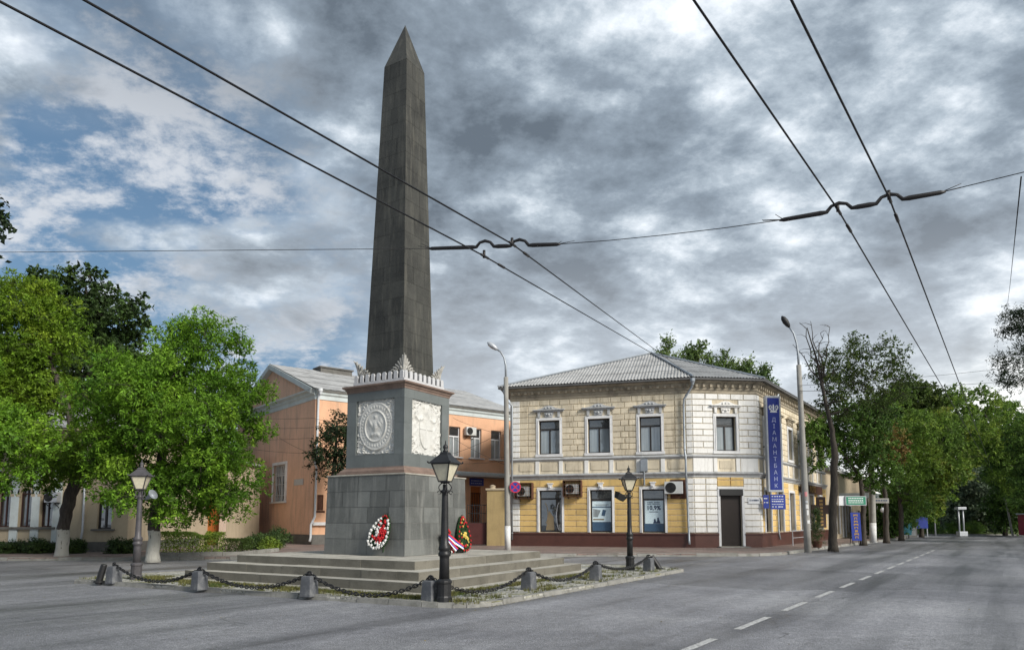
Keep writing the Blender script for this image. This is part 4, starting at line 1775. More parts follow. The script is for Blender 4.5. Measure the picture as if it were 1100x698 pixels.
# openings along the front
ow = [(579, 601), (631.5, 655), (687, 710)]
gw = [(579.5, 603.5), (634, 657.5), (690, 714)]
front_up = [(sx(a, 465, A, aAB), sx(c, 465, A, aAB), 5.66, 7.72) for a, c in ow]
front_lo = [(sx(a, 550, A, aAB), sx(c, 550, A, aAB), .96, 3.46) for a, c in gw]
ch_up = [(sx(769, 460, B, aBC), sx(790, 460, B, aBC), 5.66, 7.66)]
ch_door = [(sx(774, 560, B, aBC), sx(797, 560, B, aBC), G + .06, 3.42)]
side_up = [(1.2 + 2.85 * k, 2.35 + 2.85 * k, 5.66, 7.70) for k in range(6)]
side_lo = [(1.0 + 2.85 * k, 2.3 + 2.85 * k, .96, 3.46) for k in range(6)]

b = MB()
b.M = MAB
wall_quads(b, 0, LAB, 0, Z_EV, front_up + front_lo)
b.M = MBC
wall_quads(b, 0, LBC, 0, Z_EV, ch_up + ch_door)
b.M = MCD
wall_quads(b, 0, LCD, 0, Z_EV, side_up + side_lo)
b.M = Matrix.Identity(4)
bk = Vector((-math.sin(aAB), math.cos(aAB)))
A2 = (A[0] + 2.2, A[1] + 15.0)
D2 = (D[0] - 10.0, D[1] + 6.5)
for p, q in ((D, D2), (D2, A2), (A2, A)):
    b.quad((p[0], p[1], 0), (q[0], q[1], 0), (q[0], q[1], Z_EV), (p[0], p[1], Z_EV))
b.build('wall', M['cream'], house)

# cladding: cream blocks above, yellow below, white quoins and white corner
q = .62
up_clear = [(o[0] - .17, o[1] + .17, o[2] - .3, o[3] + .62) for o in front_up]
lo_clear = [(o[0] - .15, o[1] + .15, o[2] - .2, o[3] + .17) for o in front_lo]
su_clear = [(o[0] - .17, o[1] + .17, o[2] - .3, o[3] + .62) for o in side_up]
sl_clear = [(o[0] - .15, o[1] + .15, o[2] - .2, o[3] + .17) for o in side_lo]
cu = [(o[0] - .20, o[1] + .20, o[2] - .3, o[3] + .7) for o in ch_up]
cd = [(o[0] - .16, o[1] + .16, 0, o[3] + .95) for o in ch_door]
d0, d1 = ch_door[0][0], ch_door[0][1]
for (nm, Mx, x0, x1, z0, z1, row, ops, kw, mt) in (
        ('upper_cladding', MAB, q, LAB - .35, Z_S1 + .02, Z_UT, .34, up_clear, {}, 'cream'),
        ('upper_cladding', MCD, .45, LCD, Z_S1 + .02, Z_UT, .34, su_clear, {}, 'cream'),
        ('ground_floor_cladding', MAB, q, LAB - .35, Z_PL + .04, Z_GT - .42, .36, lo_clear, dict(blk=1.0), 'yellow'),
        ('frieze_cladding', MAB, q, LAB - .35, Z_GT - .41, Z_GT, .4, [], dict(blk=1.3, gap=.03), 'yellow'),
        ('ground_floor_cladding', MCD, .45, LCD, Z_PL + .04, Z_GT, .36, sl_clear, dict(blk=1.0), 'yellow'),
        ('quoin_cladding', MAB, 0.0, q - .01, Z_PL + .04, Z_GT, .36, [], dict(blk=2, proud=.065), 'white_plaster'),
        ('quoin_cladding', MAB, 0.0, q - .01, Z_S1 + .02, Z_UT, .34, [], dict(blk=2, proud=.065), 'white_plaster'),
        ('quoin_cladding', MAB, LAB - .34, LAB, Z_PL + .04, Z_GT, .36, [], dict(blk=2, proud=.065), 'white_plaster'),
        ('quoin_cladding', MAB, LAB - .34, LAB, Z_S1 + .02, Z_UT, .34, [], dict(blk=2, proud=.065), 'white_plaster'),
        ('corner_cladding', MBC, .02, LBC - .02, Z_PL + .04, Z_GT, .36, cd, dict(blk=.85, proud=.06), 'white_plaster'),
        ('corner_cladding', MBC, .02, LBC - .02, Z_S1 + .02, Z_UT, .34, cu, dict(blk=.85, proud=.06), 'white_plaster'),
        ('quoin_cladding', MCD, 0.0, .44, Z_PL + .04, Z_GT, .36, [], dict(blk=2, proud=.065), 'white_plaster'),
        ('quoin_cladding', MCD, 0.0, .44, Z_S1 + .02, Z_UT, .34, [], dict(blk=2, proud=.065), 'white_plaster'),
        ('door_head_cladding', MBC, d0 - .14, d1 + .14, 3.62, 4.34, .36, [], dict(blk=.8, proud=.055), 'yellow')):
    runs = [(x0, x1)]
    if nm in ('ground_floor_cladding', 'corner_cladding') and not (nm == 'corner_cladding' and z0 > 5):
        ed = [x0] + [v for o in sorted(ops) for v in (o[0], o[1])] + [x1]
        runs = [(ed[k], ed[k + 1]) for k in range(0, len(ed), 2) if ed[k + 1] - ed[k] > .1]
    for (xa, xb) in runs:
        b = MB()
        b.M = Mx
        ashlar(b, xa, xb, z0, z1, row, [o for o in ops if o[0] >= xa and o[1] <= xb] if len(runs) > 1 else ops, **kw)
        b.build(nm, M[mt], house)

path = [A, B, C, D]
b = MB()
b.sweep(path, [(0, G - .1), (.10, G - .1), (.10, Z_PL - .10), (.14, Z_PL - .08), (.14, Z_PL), (.0, Z_PL + .02)])
b2 = MB()
# the plinth leaves the doorway free
b = MB()
pr = [(0, G - .1), (.10, G - .1), (.10, Z_PL - .10), (.15, Z_PL - .08), (.15, Z_PL), (.0, Z_PL + .02)]
PT = lambda Mx, x: tuple((Mx @ Vector((x, 0, 0)))[:2])
b.sweep([A, B, PT(MBC, d0 - .15)], pr)
b.sweep([PT(MBC, d1 + .15), C, D], pr)
b.build('plinth', M['brown_tile'], house)

b = MB()
b.sweep(path, [(0, Z_B0 - .02), (.06, Z_B0), (.06, Z_B0 + .06), (.14, Z_B0 + .16), (.20, Z_B0 + .2), (.20, Z_B0 + .27), (.02, Z_B1)])
b.sweep(path, [(0, Z_P1 - .06), (.05, Z_P1), (.12, Z_P1 + .04), (.12, Z_P1 + .10), (.0, Z_S1)])
b.build('string_course_moulding', M['grey_trim'], house)
def part(nm, Mx, x0, x1, y0, y1, z0, z1, mt):
    b = MB()
    b.M = Mx
    b.box(x0, x1, y0, y1, z0, z1)
    return b.build(nm, M[mt], house, bevel=.008)


for Mx, ops, L_ in ((MAB, front_up, LAB), (MBC, ch_up, LBC), (MCD, side_up, LCD)):
    for o in ops:
        for x in (o[0] - .16, o[1] + .02):
            part('apron_pilaster', Mx, x - .06, x + .18, -.06, 0, Z_B1, Z_P1 - .05, 'white_plaster')
        part('apron_panel', Mx, o[0] + .16, o[1] - .16, -.03, 0, Z_B1 + .18, Z_P1 - .18, 'cream')
    if Mx is MBC:
        part('apron_panel', Mx, 0, o[0] - .25, -.03, 0, Z_B1, Z_P1 - .05, 'white_plaster')
        part('apron_panel', Mx, o[1] + .25, LBC, -.03, 0, Z_B1, Z_P1 - .05, 'white_plaster')
    else:
        ed = [.5] + [v for o in ops for v in (o[0] - .3, o[1] + .3)] + [L_ - .4]
        for k in range(0, len(ed) - 1, 2):
            if ed[k + 1] - ed[k] > .4:
                part('apron_panel', Mx, ed[k] + .08, ed[k + 1] - .08, -.035, 0, Z_B1 + .18, Z_P1 - .18, 'cream')
b = MB()
b.sweep(path, [(0, Z_UT), (.05, Z_UT + .03), (.05, Z_UT + .16), (.10, Z_UT + .2), (.10, Z_UT + .34), (.22, Z_UT + .46), (.22, Z_UT + .55), (.40, Z_UT + .66), (.40, Z_UT + .74), (.0, Z_UT + .76)])
# dentil-like brackets
for Mx, L_ in ((MAB, LAB), (MBC, LBC), (MCD, LCD)):
    b.M = Mx
    n = int(L_ / .42)
    for k in range(n):
        x = (k + .5) * L_ / n
        b.box(x - .07, x + .07, -.30, -.09, Z_UT + .34, Z_UT + .52)
b.M = Matrix.Identity(4)
b.build('cornice', M['cornice'], house)

for o in front_up:
    window(house, MAB, *o, M['dark_frame'], M['pane_grey'], M['pane_blind'], M['white_trim'], sw=.17, split=.74, hood=M['grey_trim'], stool=.17)
for o in ch_up:
    window(house, MBC, *o, M['dark_frame'], M['pane_grey'], M['pane_blind'], M['white_trim'], sw=.17, split=.74, hood=M['white_plaster'], stool=.17)
for o in side_up:
    window(house, MCD, *o, M['dark_frame'], M['pane_grey'], M['pane_blind'], M['white_trim'], sw=.17, split=.74, hood=M['cornice'], stool=.17)
lowers = []
for i, o in enumerate(front_lo):
    lowers.append(window(house, MAB, *o, M['dark_frame'], M['pane'], M['pane_blind'], M['white_trim'], sw=.15, split=.77 if i else .80, mull=False, key=True))
for o in side_lo:
    window(house, MCD, *o, M['dark_frame'], M['pane'], M['pane_blind'], M['white_trim'], sw=.16, split=.77, mull=False, key=False)

# what shows in the three ground-floor windows
o = front_lo[0]
b = MB()
b.M = MAB
y = .20
b.quad((o[0] + .09, y, o[2] + .1), (o[1] - .09, y, o[2] + .1), (o[1] - .09, y, o[2] + 1.88), (o[0] + .09, y, o[2] + 1.88))
b.cur = 1
xm = o[1] - .30
b.tube([(xm + .02 + .20 * math.cos(t) * -1 + .12, y - .012, o[2] + .95 + .85 * math.sin(t)) for t in np.linspace(-1.35, 1.35, 14)], .03, 5)
b.cur = 2
b.tube([(o[0] + .2 + .28 * math.cos(t), y - .012, o[2] + 1.1 + .7 * math.sin(t)) for t in np.linspace(-1.0, 1.2, 10)], .022, 5)
b.plate([(o[0] + .35, o[2] + .12), (o[1] - .5, o[2] + .12), (o[1] - .55, o[2] + .9), (o[0] + .55, o[2] + 1.3)], y - .008, y - .003)
b.build('window_shapes', [M['pane'], M['sign_white'], M['poster_tan']], lowers[0])  # white arc, tan arc and tan patch set against the dark pane
o = front_lo[1]
b = MB()
b.M = MAB
b.cur = 0
b.box(o[0] + .10, o[1] - .09, y - .006, y, o[2] + .62, o[2] + 1.84)
b.cur = 1
b.box(o[0] + .10, o[1] - .09, y - .005, y, o[2] + .09, o[2] + .615)
b.box(o[0] + .10, o[1] - .09, y - .010, y - .007, o[2] + 1.46, o[2] + 1.52)
b.M = MAB @ Matrix.Translation((o[1] - .52, 0, o[2] + 1.15)) @ Matrix.Rotation(.25, 4, 'Y')
b.box(-.10, .10, y - .012, y - .007, -.18, .18)
b.M = MAB
b.cur = 2
b.box(o[0] + .14, o[1] - .5, y - .010, y - .007, o[2] + .72, o[2] + .80)
b.cur = 3
for k, (w_, z_) in enumerate(((.42, 1.62), (.34, 1.56))):
    b.box((o[0] + o[1]) / 2 - w_, (o[0] + o[1]) / 2 + w_, y - .010, y - .007, o[2] + z_, o[2] + z_ + .03)
b.plate([(o[0] + .14, o[2] + .9), (o[0] + .42, o[2] + .9), (o[0] + .6, o[2] + 1.3), (o[0] + .14, o[2] + 1.4)], y - .010, y - .007)
b.build('poster', [M['poster_pale'], M['poster_blue'], M['poster_tan'], M['pane_grey']], lowers[1])
o = front_lo[2]
b = MB()
b.M = MAB
xm = (o[0] + o[1]) / 2
b.box(o[0] + .14, o[1] - .10, y - .006, y, o[2] + .52, o[2] + 1.86)
b.cur = 1
b.box(o[0] + .09, o[1] - .09, y - .005, y, o[2] + .08, o[2] + .515)
b.cur = 2
b.M = MAB @ Matrix.Translation((xm, y - .009, o[2] + 1.42))
b.text('10,9%', .34, .002, bold=.012)
for (dz_, n_) in ((.30, 9), (.21, 12)):
    for k in range(n_):
        if k == 4:
            continue
        b.box(-.36 + k * .72 / n_, -.36 + k * .72 / n_ + .72 / n_ * .7, -.003, 0, dz_, dz_ + .045)
b.box(-.25, .25, -.003, 0, -.24, -.20)
b.M = MAB
# two seated figures printed at the foot of the poster
for (x_, h_) in ((xm + .05, .22), (xm + .24, .30)):
    b.plate([(x_ - .10, o[2] + .53), (x_ + .14, o[2] + .53), (x_ + .07, o[2] + .53 + h_ * .7), (x_ - .05, o[2] + .53 + h_ * .7)], y - .011, y - .007)
    b.plate([(x_ + .06 * math.cos(t), o[2] + .53 + h_ * .9 + .07 * math.sin(t)) for t in np.linspace(0, 5.6, 8)], y - .011, y - .007)
b.build('poster', [M['poster_pale'], M['poster_blue'], M['poster_ink']], lowers[2])

# shuttered door on the corner
o = ch_door[0]
b = MB()
b.M = MBC
z = o[2]
while z < o[3] - .34:
    b.box(o[0] + .02, o[1] - .02, .10 + .008 * (int(z * 100) % 2), .16, z + .004, min(z + .078, o[3] - .34))
    z += .082
b.box(o[0], o[1], .165, .2, o[2], o[3])
sh = b.build('roller_door', M['brown_shutter'], house)
b = MB()
b.M = MBC
b.box(o[0] - .04, o[1] + .06, -.16, .12, o[3] - .34, o[3] + .03)
b.build('shutter_box', M['dark'], sh, bevel=.015)
b = MB()
b.M = MBC
b.box(o[0] - .16, o[0] - .005, -.09, .1, .2, o[3] + .02)
b.box(o[1] + .005, o[1] + .16, -.09, .1, .2, o[3] + .02)
b.box(o[0] - .16, o[1] + .16, -.10, .1, o[3] + .034, o[3] + .17)
b.build('surround', M['white_trim'], sh, bevel=.01)
b = MB()
b.M = MBC
b.box(o[0] - .25, o[1] + .25, -.55, 0, .1, .185)
b.build('door_step', M['kerb'], house, bevel=.01)

# roof
ap = Vector((9.3, 46.4, 12.72))
ov = .62


def offs(path, o):
    P = [Vector((p[0], p[1])) for p in path]
    out = []
    for i in range(len(P)):
        a = (P[i] - P[i - 1]).normalized() if i else (P[1] - P[0]).normalized()
        c = (P[i + 1] - P[i]).normalized() if i < len(P) - 1 else a
        na, nb = Vector((a.y, -a.x)), Vector((c.y, -c.x))
        m = na + nb
        m = m / m.dot(na)
        out.append(P[i] + m * o)
    return out


EV = offs([A, B, C, D], ov)
lf = (Vector(A) - Vector(B)).normalized() * ov
EA, EB, EC, ED = [Vector((p.x, p.y, Z_EV + .03)) for p in EV]
EA = EA + Vector((lf.x, lf.y, 0))
rdir = Vector((math.cos(SA), math.sin(SA), 0))
rend = ap + rdir * 15.5
b = MB()
corrugated(b, EA, EB, ap, ap)
corrugated(b, EB, EC, ap, ap)
corrugated(b, EC, ED, ap, rend)
A2v = Vector((A2[0] - .7, A2[1] + .3, Z_EV + .03))
corrugated(b, A2v, EA, rend - rdir * 6, ap)
D2v = Vector((D2[0] + .3, D2[1] + .5, Z_EV + .03))
b.add([ED, D2v, rend], [(0, 1, 2)])
b.add([D2v, A2v, rend - rdir * 6, rend], [(0, 1, 2, 3)])
roof = b.build('roof', M['roof_sheet'], house)
b = MB()
for e in (EA, EB, EC):
    d = (ap - e)
    b.tube([e + Vector((0, 0, .05)), ap + Vector((0, 0, .06))], .075, 6)
b.tube([ap + Vector((0, 0, .06)), rend + Vector((0, 0, .06))], .08, 6)
b.build('ridge_capping', M['zinc'], roof)
b = MB()
b.sweep([(EA.x, EA.y), (EB.x, EB.y), (EC.x, EC.y), (ED.x, ED.y)], [(-.62, Z_EV - .04), (-.03, Z_EV - .10), (.0, Z_EV - .10), (.0, Z_EV + .0), (-.62, Z_EV + .02)])
b.build('eaves', surf('eaves_board', (.10, .10, .10), .7, .25, 2, 22, .1), roof)


def downpipe(root, pts, r=.06, hopper=None, mat='zinc'):
    b = MB()
    b.smooth = True
    b.tube(pts, r, 10)
    b.smooth = False
    if hopper:
        b.lathe([(.07, -.22), (.09, -.12), (.15, 0), (.15, .16), (.12, .16)], 10, at=hopper)
    for p, q_ in zip(pts[:-1], pts[1:]):
        p, q_ = Vector(p), Vector(q_)
        l = (q_ - p).length
        k = 1
        while k * 1.3 < l and abs((q_ - p).normalized().z) > .9:
            c = p + (q_ - p) * (k * 1.3 / l)
            b.lathe([(r + .012, -.03), (r + .012, .03)], 10, at=c)
            k += 1
    return b.build('downpipe', M[mat], root)


pB = lambda x, y, z: MAB @ Vector((x, y, z))
downpipe(house, [pB(LAB + .10, -.55, 9.55), pB(LAB + .05, -.42, 9.3), pB(LAB - .42, -.2, 8.62), pB(LAB - .45, -.18, 8.3), pB(LAB - .45, -.20, 5.6), pB(LAB - .40, -.32, 5.3), pB(LAB - .40, -.32, 4.2),
                 pB(LAB - .38, -.2, 3.9), pB(LAB - .32, -.19, .55), pB(LAB - .30, -.32, .32)], .065, pB(LAB + .10, -.55, 9.6))
downpipe(house, [pB(-.2, -.5, 9.5), pB(-.1, -.3, 9.0), pB(.15, -.16, 8.7), pB(.15, -.16, .5)], .06, pB(-.2, -.5, 9.5))
pC = lambda x, y, z: MCD @ Vector((x, y, z))
downpipe(house, [pC(3.4, -.45, 9.5), pC(3.4, -.16, 9.0), pC(3.4, -.14, 1.0), pC(3.4, -.22, .5)], .055)
b = MB()
b.M = MAB
b.box(7.95, 8.35, -.24, -.0, 4.5, 5.2)
b.tube([(8.15, -.2, 4.5), (8.15, -.12, 3.7)], .05, 8)
b.tube([(8.0, -.22, 5.2), (8.0, -.22, 5.7)], .015, 6)
b.build('meter_box', M['zinc'], house, bevel=.01)


# ---------------------------------------------------------------- air conditioners
def aircon(label, Mx, x, z, w=.80, h=.58, d=.32, cage=False, mat='ac_white', grp='air conditioner units on the walls'):
    base = Mx @ Vector((x, -.02, z))
    t = thing('air_conditioner', label, 'air conditioner', base, grp)
    b = MB()
    b.M = Mx @ Matrix.Translation((x, 0, z))
    b.box(-w / 2, w / 2, -.12 - d, -.12, 0, h)
    b.build('casing', M[mat], t, bevel=.015)
    b = MB()
    b.M = Mx @ Matrix.Translation((x - w * .16, -.12 - d - .012, z + h / 2)) @ Matrix.Rotation(R(90), 4, 'X')
    rr = h * .42
    for k in range(5):
        r_ = rr * (1 - k * .19)
        b.tube([(r_ * math.cos(a), r_ * math.sin(a), 0) for a in np.linspace(0, 2 * math.pi, 21)[:-1]], .008, 4, closed=True)
    for k in range(8):
        a = k * math.pi / 4
        b.bar((0, 0, 0), (rr * math.cos(a), rr * math.sin(a), 0), .01)
    b.lathe([(rr * .98, -.008), (rr * .98, -.004)], 20)
    b.build('fan_grille', M['dark'], t)
    for s in (-1, 1):
        b = MB()
        b.M = Mx @ Matrix.Translation((x, 0, z))
        b.bar((s * w * .35, 0, -.04), (s * w * .35, -.12 - d, -.04), .035)
        b.bar((s * w * .35, 0, -.3), (s * w * .35, -.1 - d, -.06), .03)
        b.build('bracket', M['iron'], t)
    if cage:
        b = MB()
        b.M = Mx @ Matrix.Translation((x, 0, z))
        c0, c1, e0, e1 = -w / 2 - .14, w / 2 + .14, -.14, h + .20
        yb = -.2 - d
        for zz in np.linspace(e0, e1, 5):
            b.bar((c0, yb, zz), (c1, yb, zz), .022)
        for xx in np.linspace(c0, c1, 7):
            b.bar((xx, yb, e0), (xx, yb, e1), .018)
        for xx in (c0, c1):
            b.box(xx - .015, xx + .015, yb, 0, e0, e1)
        b.box(c0, c1, yb, 0, e1, e1 + .03)
        b.box(c0, c1, yb, 0, e0 - .03, e0)
        b.build('cage_grille', M['rust'], t)
    return t


x_, z_ = onwall(564, 528, A, aAB)
aircon('rusty caged air conditioner beside the round no-parking sign', MAB, x_, z_ - .28, cage=True)
x_, z_ = onwall(616, 526, A, aAB)
aircon('rusty caged air conditioner between the first two ground floor windows', MAB, x_, z_ - .25, cage=True)
x_, z_ = onwall(724, 524, A, aAB)
aircon('white air conditioner on a rust-stained patch beside the 10,9% poster', MAB, x_, z_ - .34, w=1.02, h=.70)
xa_, za_ = onwall(737, 524, A, aAB)
part('stained_board', MAB, x_ - .2, min(xa_, LAB - .36), -.075, -.046, 2.9, 4.0, 'rust')

# ---------------------------------------------------------------- signs on the corner house
# tall blue banner box on the street side of the corner
bs = MCD @ Vector((.75, -.62, 0))
t = thing('banner_sign', 'tall blue illuminated box sign with a white crown and vertical letters on the house corner', 'sign', (bs.x, bs.y, 3.3))
ang = R(6)
MS = Matrix.Translation((bs.x + .05, bs.y - .3, 0)) @ Matrix.Rotation(ang, 4, 'Z')
zb0, zb1, hw = 3.30, 8.92, .46
b = MB()
b.M = MS
b.box(-hw, hw, -.0, .30, zb0, zb1)
b.build('box', M['sign_grey'], t, bevel=.012)
b = MB()
b.M = MS
b.box(-hw + .10, hw - .10, -.008, .0, zb0 + .12, zb1 - .12)
b.build('face', M['sign_blue'], t)
for i, chh in enumerate('ДІАМАНТБАНК'):
    b = MB()
    b.M = MS @ Matrix.Translation((0, -.012, zb1 - 1.42 - i * .385))
    b.text(chh, .33, .003)
    b.build('letter', M['sign_letter'], t)
b = MB()
b.M = MS
zc = zb1 - .74
yq = (-.018, -.009)
b.plate([(-.22, zc - .24), (.22, zc - .24), (.19, zc - .16), (-.19, zc - .16)], *yq)
b.plate([(.055 * math.cos(tt), zc + .04 + .21 * math.sin(tt)) for tt in np.linspace(0, 2 * math.pi, 13)[:-1]], *yq)
for s in (-1, 1):
    pts = [(s * (.06 + .155 * (1 - math.cos(tt)) / 1.2 + .03 * math.sin(tt)), -.013, zc - .14 + .17 * (1 - math.cos(tt * 1.05)) * (1 if tt < 2.4 else 1)) for tt in np.linspace(.1, 2.6, 9)]
    pts = [(s * .04, -.013, zc - .15), (s * .15, -.013, zc - .12), (s * .235, -.013, zc - .03), (s * .26, -.013, zc + .08), (s * .21, -.013, zc + .16), (s * .14, -.013, zc + .14), (s * .125, -.013, zc + .05), (s * .145, -.013, zc - .06)]
    b.tube(pts, [.02, .035, .045, .045, .04, .03, .025, .015], 6)
b.build('crown_emblem', M['sign_white'], t)
for z_ in (4.2, 6.0, 8.3):
    b = MB()
    b.bar(MS @ Vector((-.1, .3, z_)), MCD @ Vector((1.0, .02, z_)), .05)
    b.build('bracket', M['iron'], t)


def board(label, Mx, x0, x1, z0, z1, mat, rows, ink, proud=.05, grp='small boards beside the shuttered door'):
    base = Mx @ Vector(((x0 + x1) / 2, -proud, z0))
    t = thing('wall_sign', label, 'sign', base, grp)
    b = MB()
    b.M = Mx
    b.box(x0, x1, -proud - .03, -proud, z0, z1)
    b.build('board', M[mat], t, bevel=.004)
    b = MB()
    b.M = Mx
    rr = random.Random(int(x0 * 100))
    for (zf, n, hh) in rows:
        z = z0 + (z1 - z0) * zf
        w = (x1 - x0) * .8
        x = x0 + (x1 - x0) * .1
        for k in range(n):
            ww = w / n * rr.uniform(.5, .85)
            b.box(x, x + ww, -proud - .034, -proud - .031, z, z + hh)
            x += w / n
    b.build('lettering', M[ink], t)
    return t


x1_, _ = onwall(803, 538, B, aBC)
x2_, _ = onwall(815.5, 538, B, aBC)
board('small white board with dark writing beside the shuttered door', MBC, x1_, min(x2_, LBC + .05), 2.62, 2.98, 'sign_white', [(.40, 9, .10)], 'poster_ink', .08)
# two-sided blue boards standing off the corner
MQ = Matrix.Translation((C[0] + .35, C[1] - .15, 0)) @ Matrix.Rotation(R(8), 4, 'Z')
board('narrow blue board on the very corner of the house under the banner', MQ, -.22, .12, 2.35, 3.12, 'board_blue', [(.7, 2, .06), (.4, 2, .06)], 'sign_white', .05)
board('wide blue board of white text rows under the tall banner sign', MQ, .18, 1.12, 2.30, 3.15, 'board_blue', [(.84, 5, .05), (.66, 7, .035), (.50, 6, .06), (.32, 7, .035), (.14, 4, .05)], 'sign_white', .09)


# ---------------------------------------------------------------- long orange building
OC = (-12.75, 45.4)
aR, aG = R(39), R(180 - 51)
LR_, LG = 17.0, 15.4
ob = thing('orange_building', 'two-storey orange plastered building with a grey metal roof and a pale gable end', 'building', (OC[0], OC[1], 0))
MR = frame(OC, aR)
OG = (OC[0] + LG * math.cos(aG), OC[1] + LG * math.sin(aG))
MGb = frame(OG, aG + math.pi)        # gable wall seen from the square: x runs towards the near corner
EVZ, RDZ = 10.1, 13.0
rwin = []
for (a, c, yt, yb) in ((482, 494.5, 453, 487), (506, 516.5, 457, 491), (528, 537.5, 460, 492)):
    s0, zt = onwall(a, yt, OC, aR)
    s1, zt1 = onwall(c, yt, OC, aR)
    rwin.append((s0, s1, 6.35, 8.55))
rwin = [(s - .48, s + .52, 6.35, 8.6) for s in [(o[0] + o[1]) / 2 for o in rwin]]
step_ = rwin[1][0] - rwin[0][0]
more = [(rwin[0][0] - step_ * k, rwin[0][1] - step_ * k, 6.35, 8.6) for k in (1, 2, 3)]
lo = [(o[0], o[1], 1.6, 4.2) for o in more]
s0, _ = onwall(505.5, 545, OC, aR)
s1, _ = onwall(516.5, 545, OC, aR)
doorop = (s0, s1, .25, 4.2)
s0, _ = onwall(341, 530, OC, aR)
s1, _ = onwall(347.5, 530, OC, aR)
niche = (s0, s1, 2.3, 3.3)
allr = rwin + [o for o in more if o[0] > 2.0] + [o for o in lo if o[0] > 3] + [doorop, niche]
s0, _ = onwall(294, 518, OC, aG)
s1, _ = onwall(307, 518, OC, aG)
gwin = (LG - s0, LG - s1, 2.95, 5.55)
b = MB()
b.M = MR
wall_quads(b, 0, LR_, 0, EVZ, allr, depth=.22)
b.M = Matrix.Identity(4)
b2v = Vector((-math.sin(aR), math.cos(aR)))
Q1 = Vector(OC) + Vector((math.cos(aR), math.sin(aR))) * LR_
Q2 = Q1 + Vector((math.cos(aG), math.sin(aG))) * LG
b.quad((Q1.x, Q1.y, 0), (Q2.x, Q2.y, 0), (Q2.x, Q2.y, EVZ), (Q1.x, Q1.y, EVZ))
b.quad((Q2.x, Q2.y, 0), (OG[0], OG[1], 0), (OG[0], OG[1], EVZ), (Q2.x, Q2.y, EVZ))
b.build('wall', M['orange'], ob)
b = MB()
b.M = MGb
wall_quads(b, 0, LG, 0, EVZ, [gwin], depth=.22)
b.add([(0, 0, EVZ), (LG, 0, EVZ), (LG / 2, 0, RDZ)], [(0, 1, 2)])
b.build('gable_wall', M['salmon'], ob)
b = MB()
b.M = MR
b.sweep([(0, 0), (LR_, 0)], [(0, EVZ - .62), (.05, EVZ - .6), (.05, EVZ - .35), (.15, EVZ - .25), (.15, EVZ - .14), (.36, EVZ - .02), (.36, EVZ + .06), (0, EVZ + .08)])
b.sweep([(2.2, 0), (LR_, 0)], [(0, 5.05), (.10, 5.1), (.10, 5.25), (0, 5.30)])
b.M = MGb
b.sweep([(0, 0), (LG, 0)], [(0, EVZ - .62), (.05, EVZ - .6), (.05, EVZ - .35), (.15, EVZ - .25), (.15, EVZ - .14), (.36, EVZ - .02), (.36, EVZ + .06), (0, EVZ + .08)])
for (xa, xb) in ((0, LG / 2), (LG, LG / 2)):
    za, zb = EVZ + .05, RDZ
    d = Vector((xb - xa, 0, zb - za)).normalized()
    pa, pb = Vector((xa, -.16, za - .12)), Vector((xb, -.16, zb - .12))
    b.bar(pa, pb, .40, .34)
b.M = MR
b.build('cornice', M['pale_blue'], ob)
b = MB()
b.M = MR
b.box(-.03, LR_, -.05, 0, 0, .75)
b.M = MGb
b.box(0, LG + .05, -.05, 0, 0, .75)
b.build('plinth', M['grey_plinth'], ob)
# gable roof along the street front
b = MB()
nz = Vector((0, 0, 1))
uR = Vector((math.cos(aR), math.sin(aR), 0))
uG = Vector((math.cos(aG), math.sin(aG), 0))
o3 = Vector((OC[0], OC[1], 0))
e0 = o3 - uR * .3 - uG * .45 + nz * (EVZ + .02)
e1 = o3 + uR * (LR_ + .2) - uG * .45 + nz * (EVZ + .02)
r0 = o3 - uR * .3 + uG * LG / 2 + nz * (RDZ + .1)
r1 = o3 + uR * (LR_ + .2) + uG * LG / 2 + nz * (RDZ + .1)
corrugated(b, e0, e1, r0, r1, pitch=.55, amp=.012, rows=2.4)
f0 = o3 - uR * .3 + uG * (LG + .45) + nz * (EVZ + .02)
f1 = o3 + uR * (LR_ + .2) + uG * (LG + .45) + nz * (EVZ + .02)
corrugated(b, f1, f0, r1, r0, pitch=.55, amp=.012, rows=2.4)
orf = b.build('roof', M['roof_sheet'], ob)
b = MB()
c_ = r0 + uR * 5 + Vector((0, 0, -.2))
b.M = Matrix.Translation(c_ - Vector((0, 0, 0))) @ Matrix.Rotation(aR, 4, 'Z')
b.box(-1.3, 1.3, -.6, .6, -.2, .36)
b.box(-1.4, 1.4, -.7, .7, .36, .46)
b.build('roof_hatch', M['grey_plinth'], orf)
for o in allr[:-2]:
    window(ob, MR, *o, M['white_frame'], M['pane_grey'], M['pane'], None, split=.68, sill=M['white_trim'], depth=.16)
w_ = window(ob, MGb, *gwin, M['white_frame'], M['pane'], M['pane_grey'], M['white_trim'], sw=.20, split=.72, sill=M['white_trim'], depth=.16)
b = MB()
b.M = MGb
n = 8
for k in range(n):
    x = gwin[0] + (gwin[1] - gwin[0]) * (k + .5) / n
    pts = [(x + .05 * math.sin(i * 1.5 + k), .06, gwin[2] + (gwin[3] - gwin[2]) * i / 10) for i in range(11)]
    b.tube(pts, .018, 4)
for k in range(3):
    z = gwin[2] + (gwin[3] - gwin[2]) * (k + .6) / 3.4
    b.bar((gwin[0], .06, z), (gwin[1], .06, z), .025)
b.build('window_grille', M['white_frame'], w_)
b = MB()
b.M = MR
b.box(niche[0], niche[1], .10, .14, niche[2], niche[3])
b.box(niche[0] - .12, niche[1] + .12, -.03, -.002, niche[2] - .14, niche[2] - .02)
b.build('niche_panel', M['rust'], ob)
b = MB()
b.M = MR
o = doorop
b.box(o[0], o[1], .15, .19, o[2], o[3])
b.build('door', M['orange_door'], ob)
b = MB()
b.M = MR
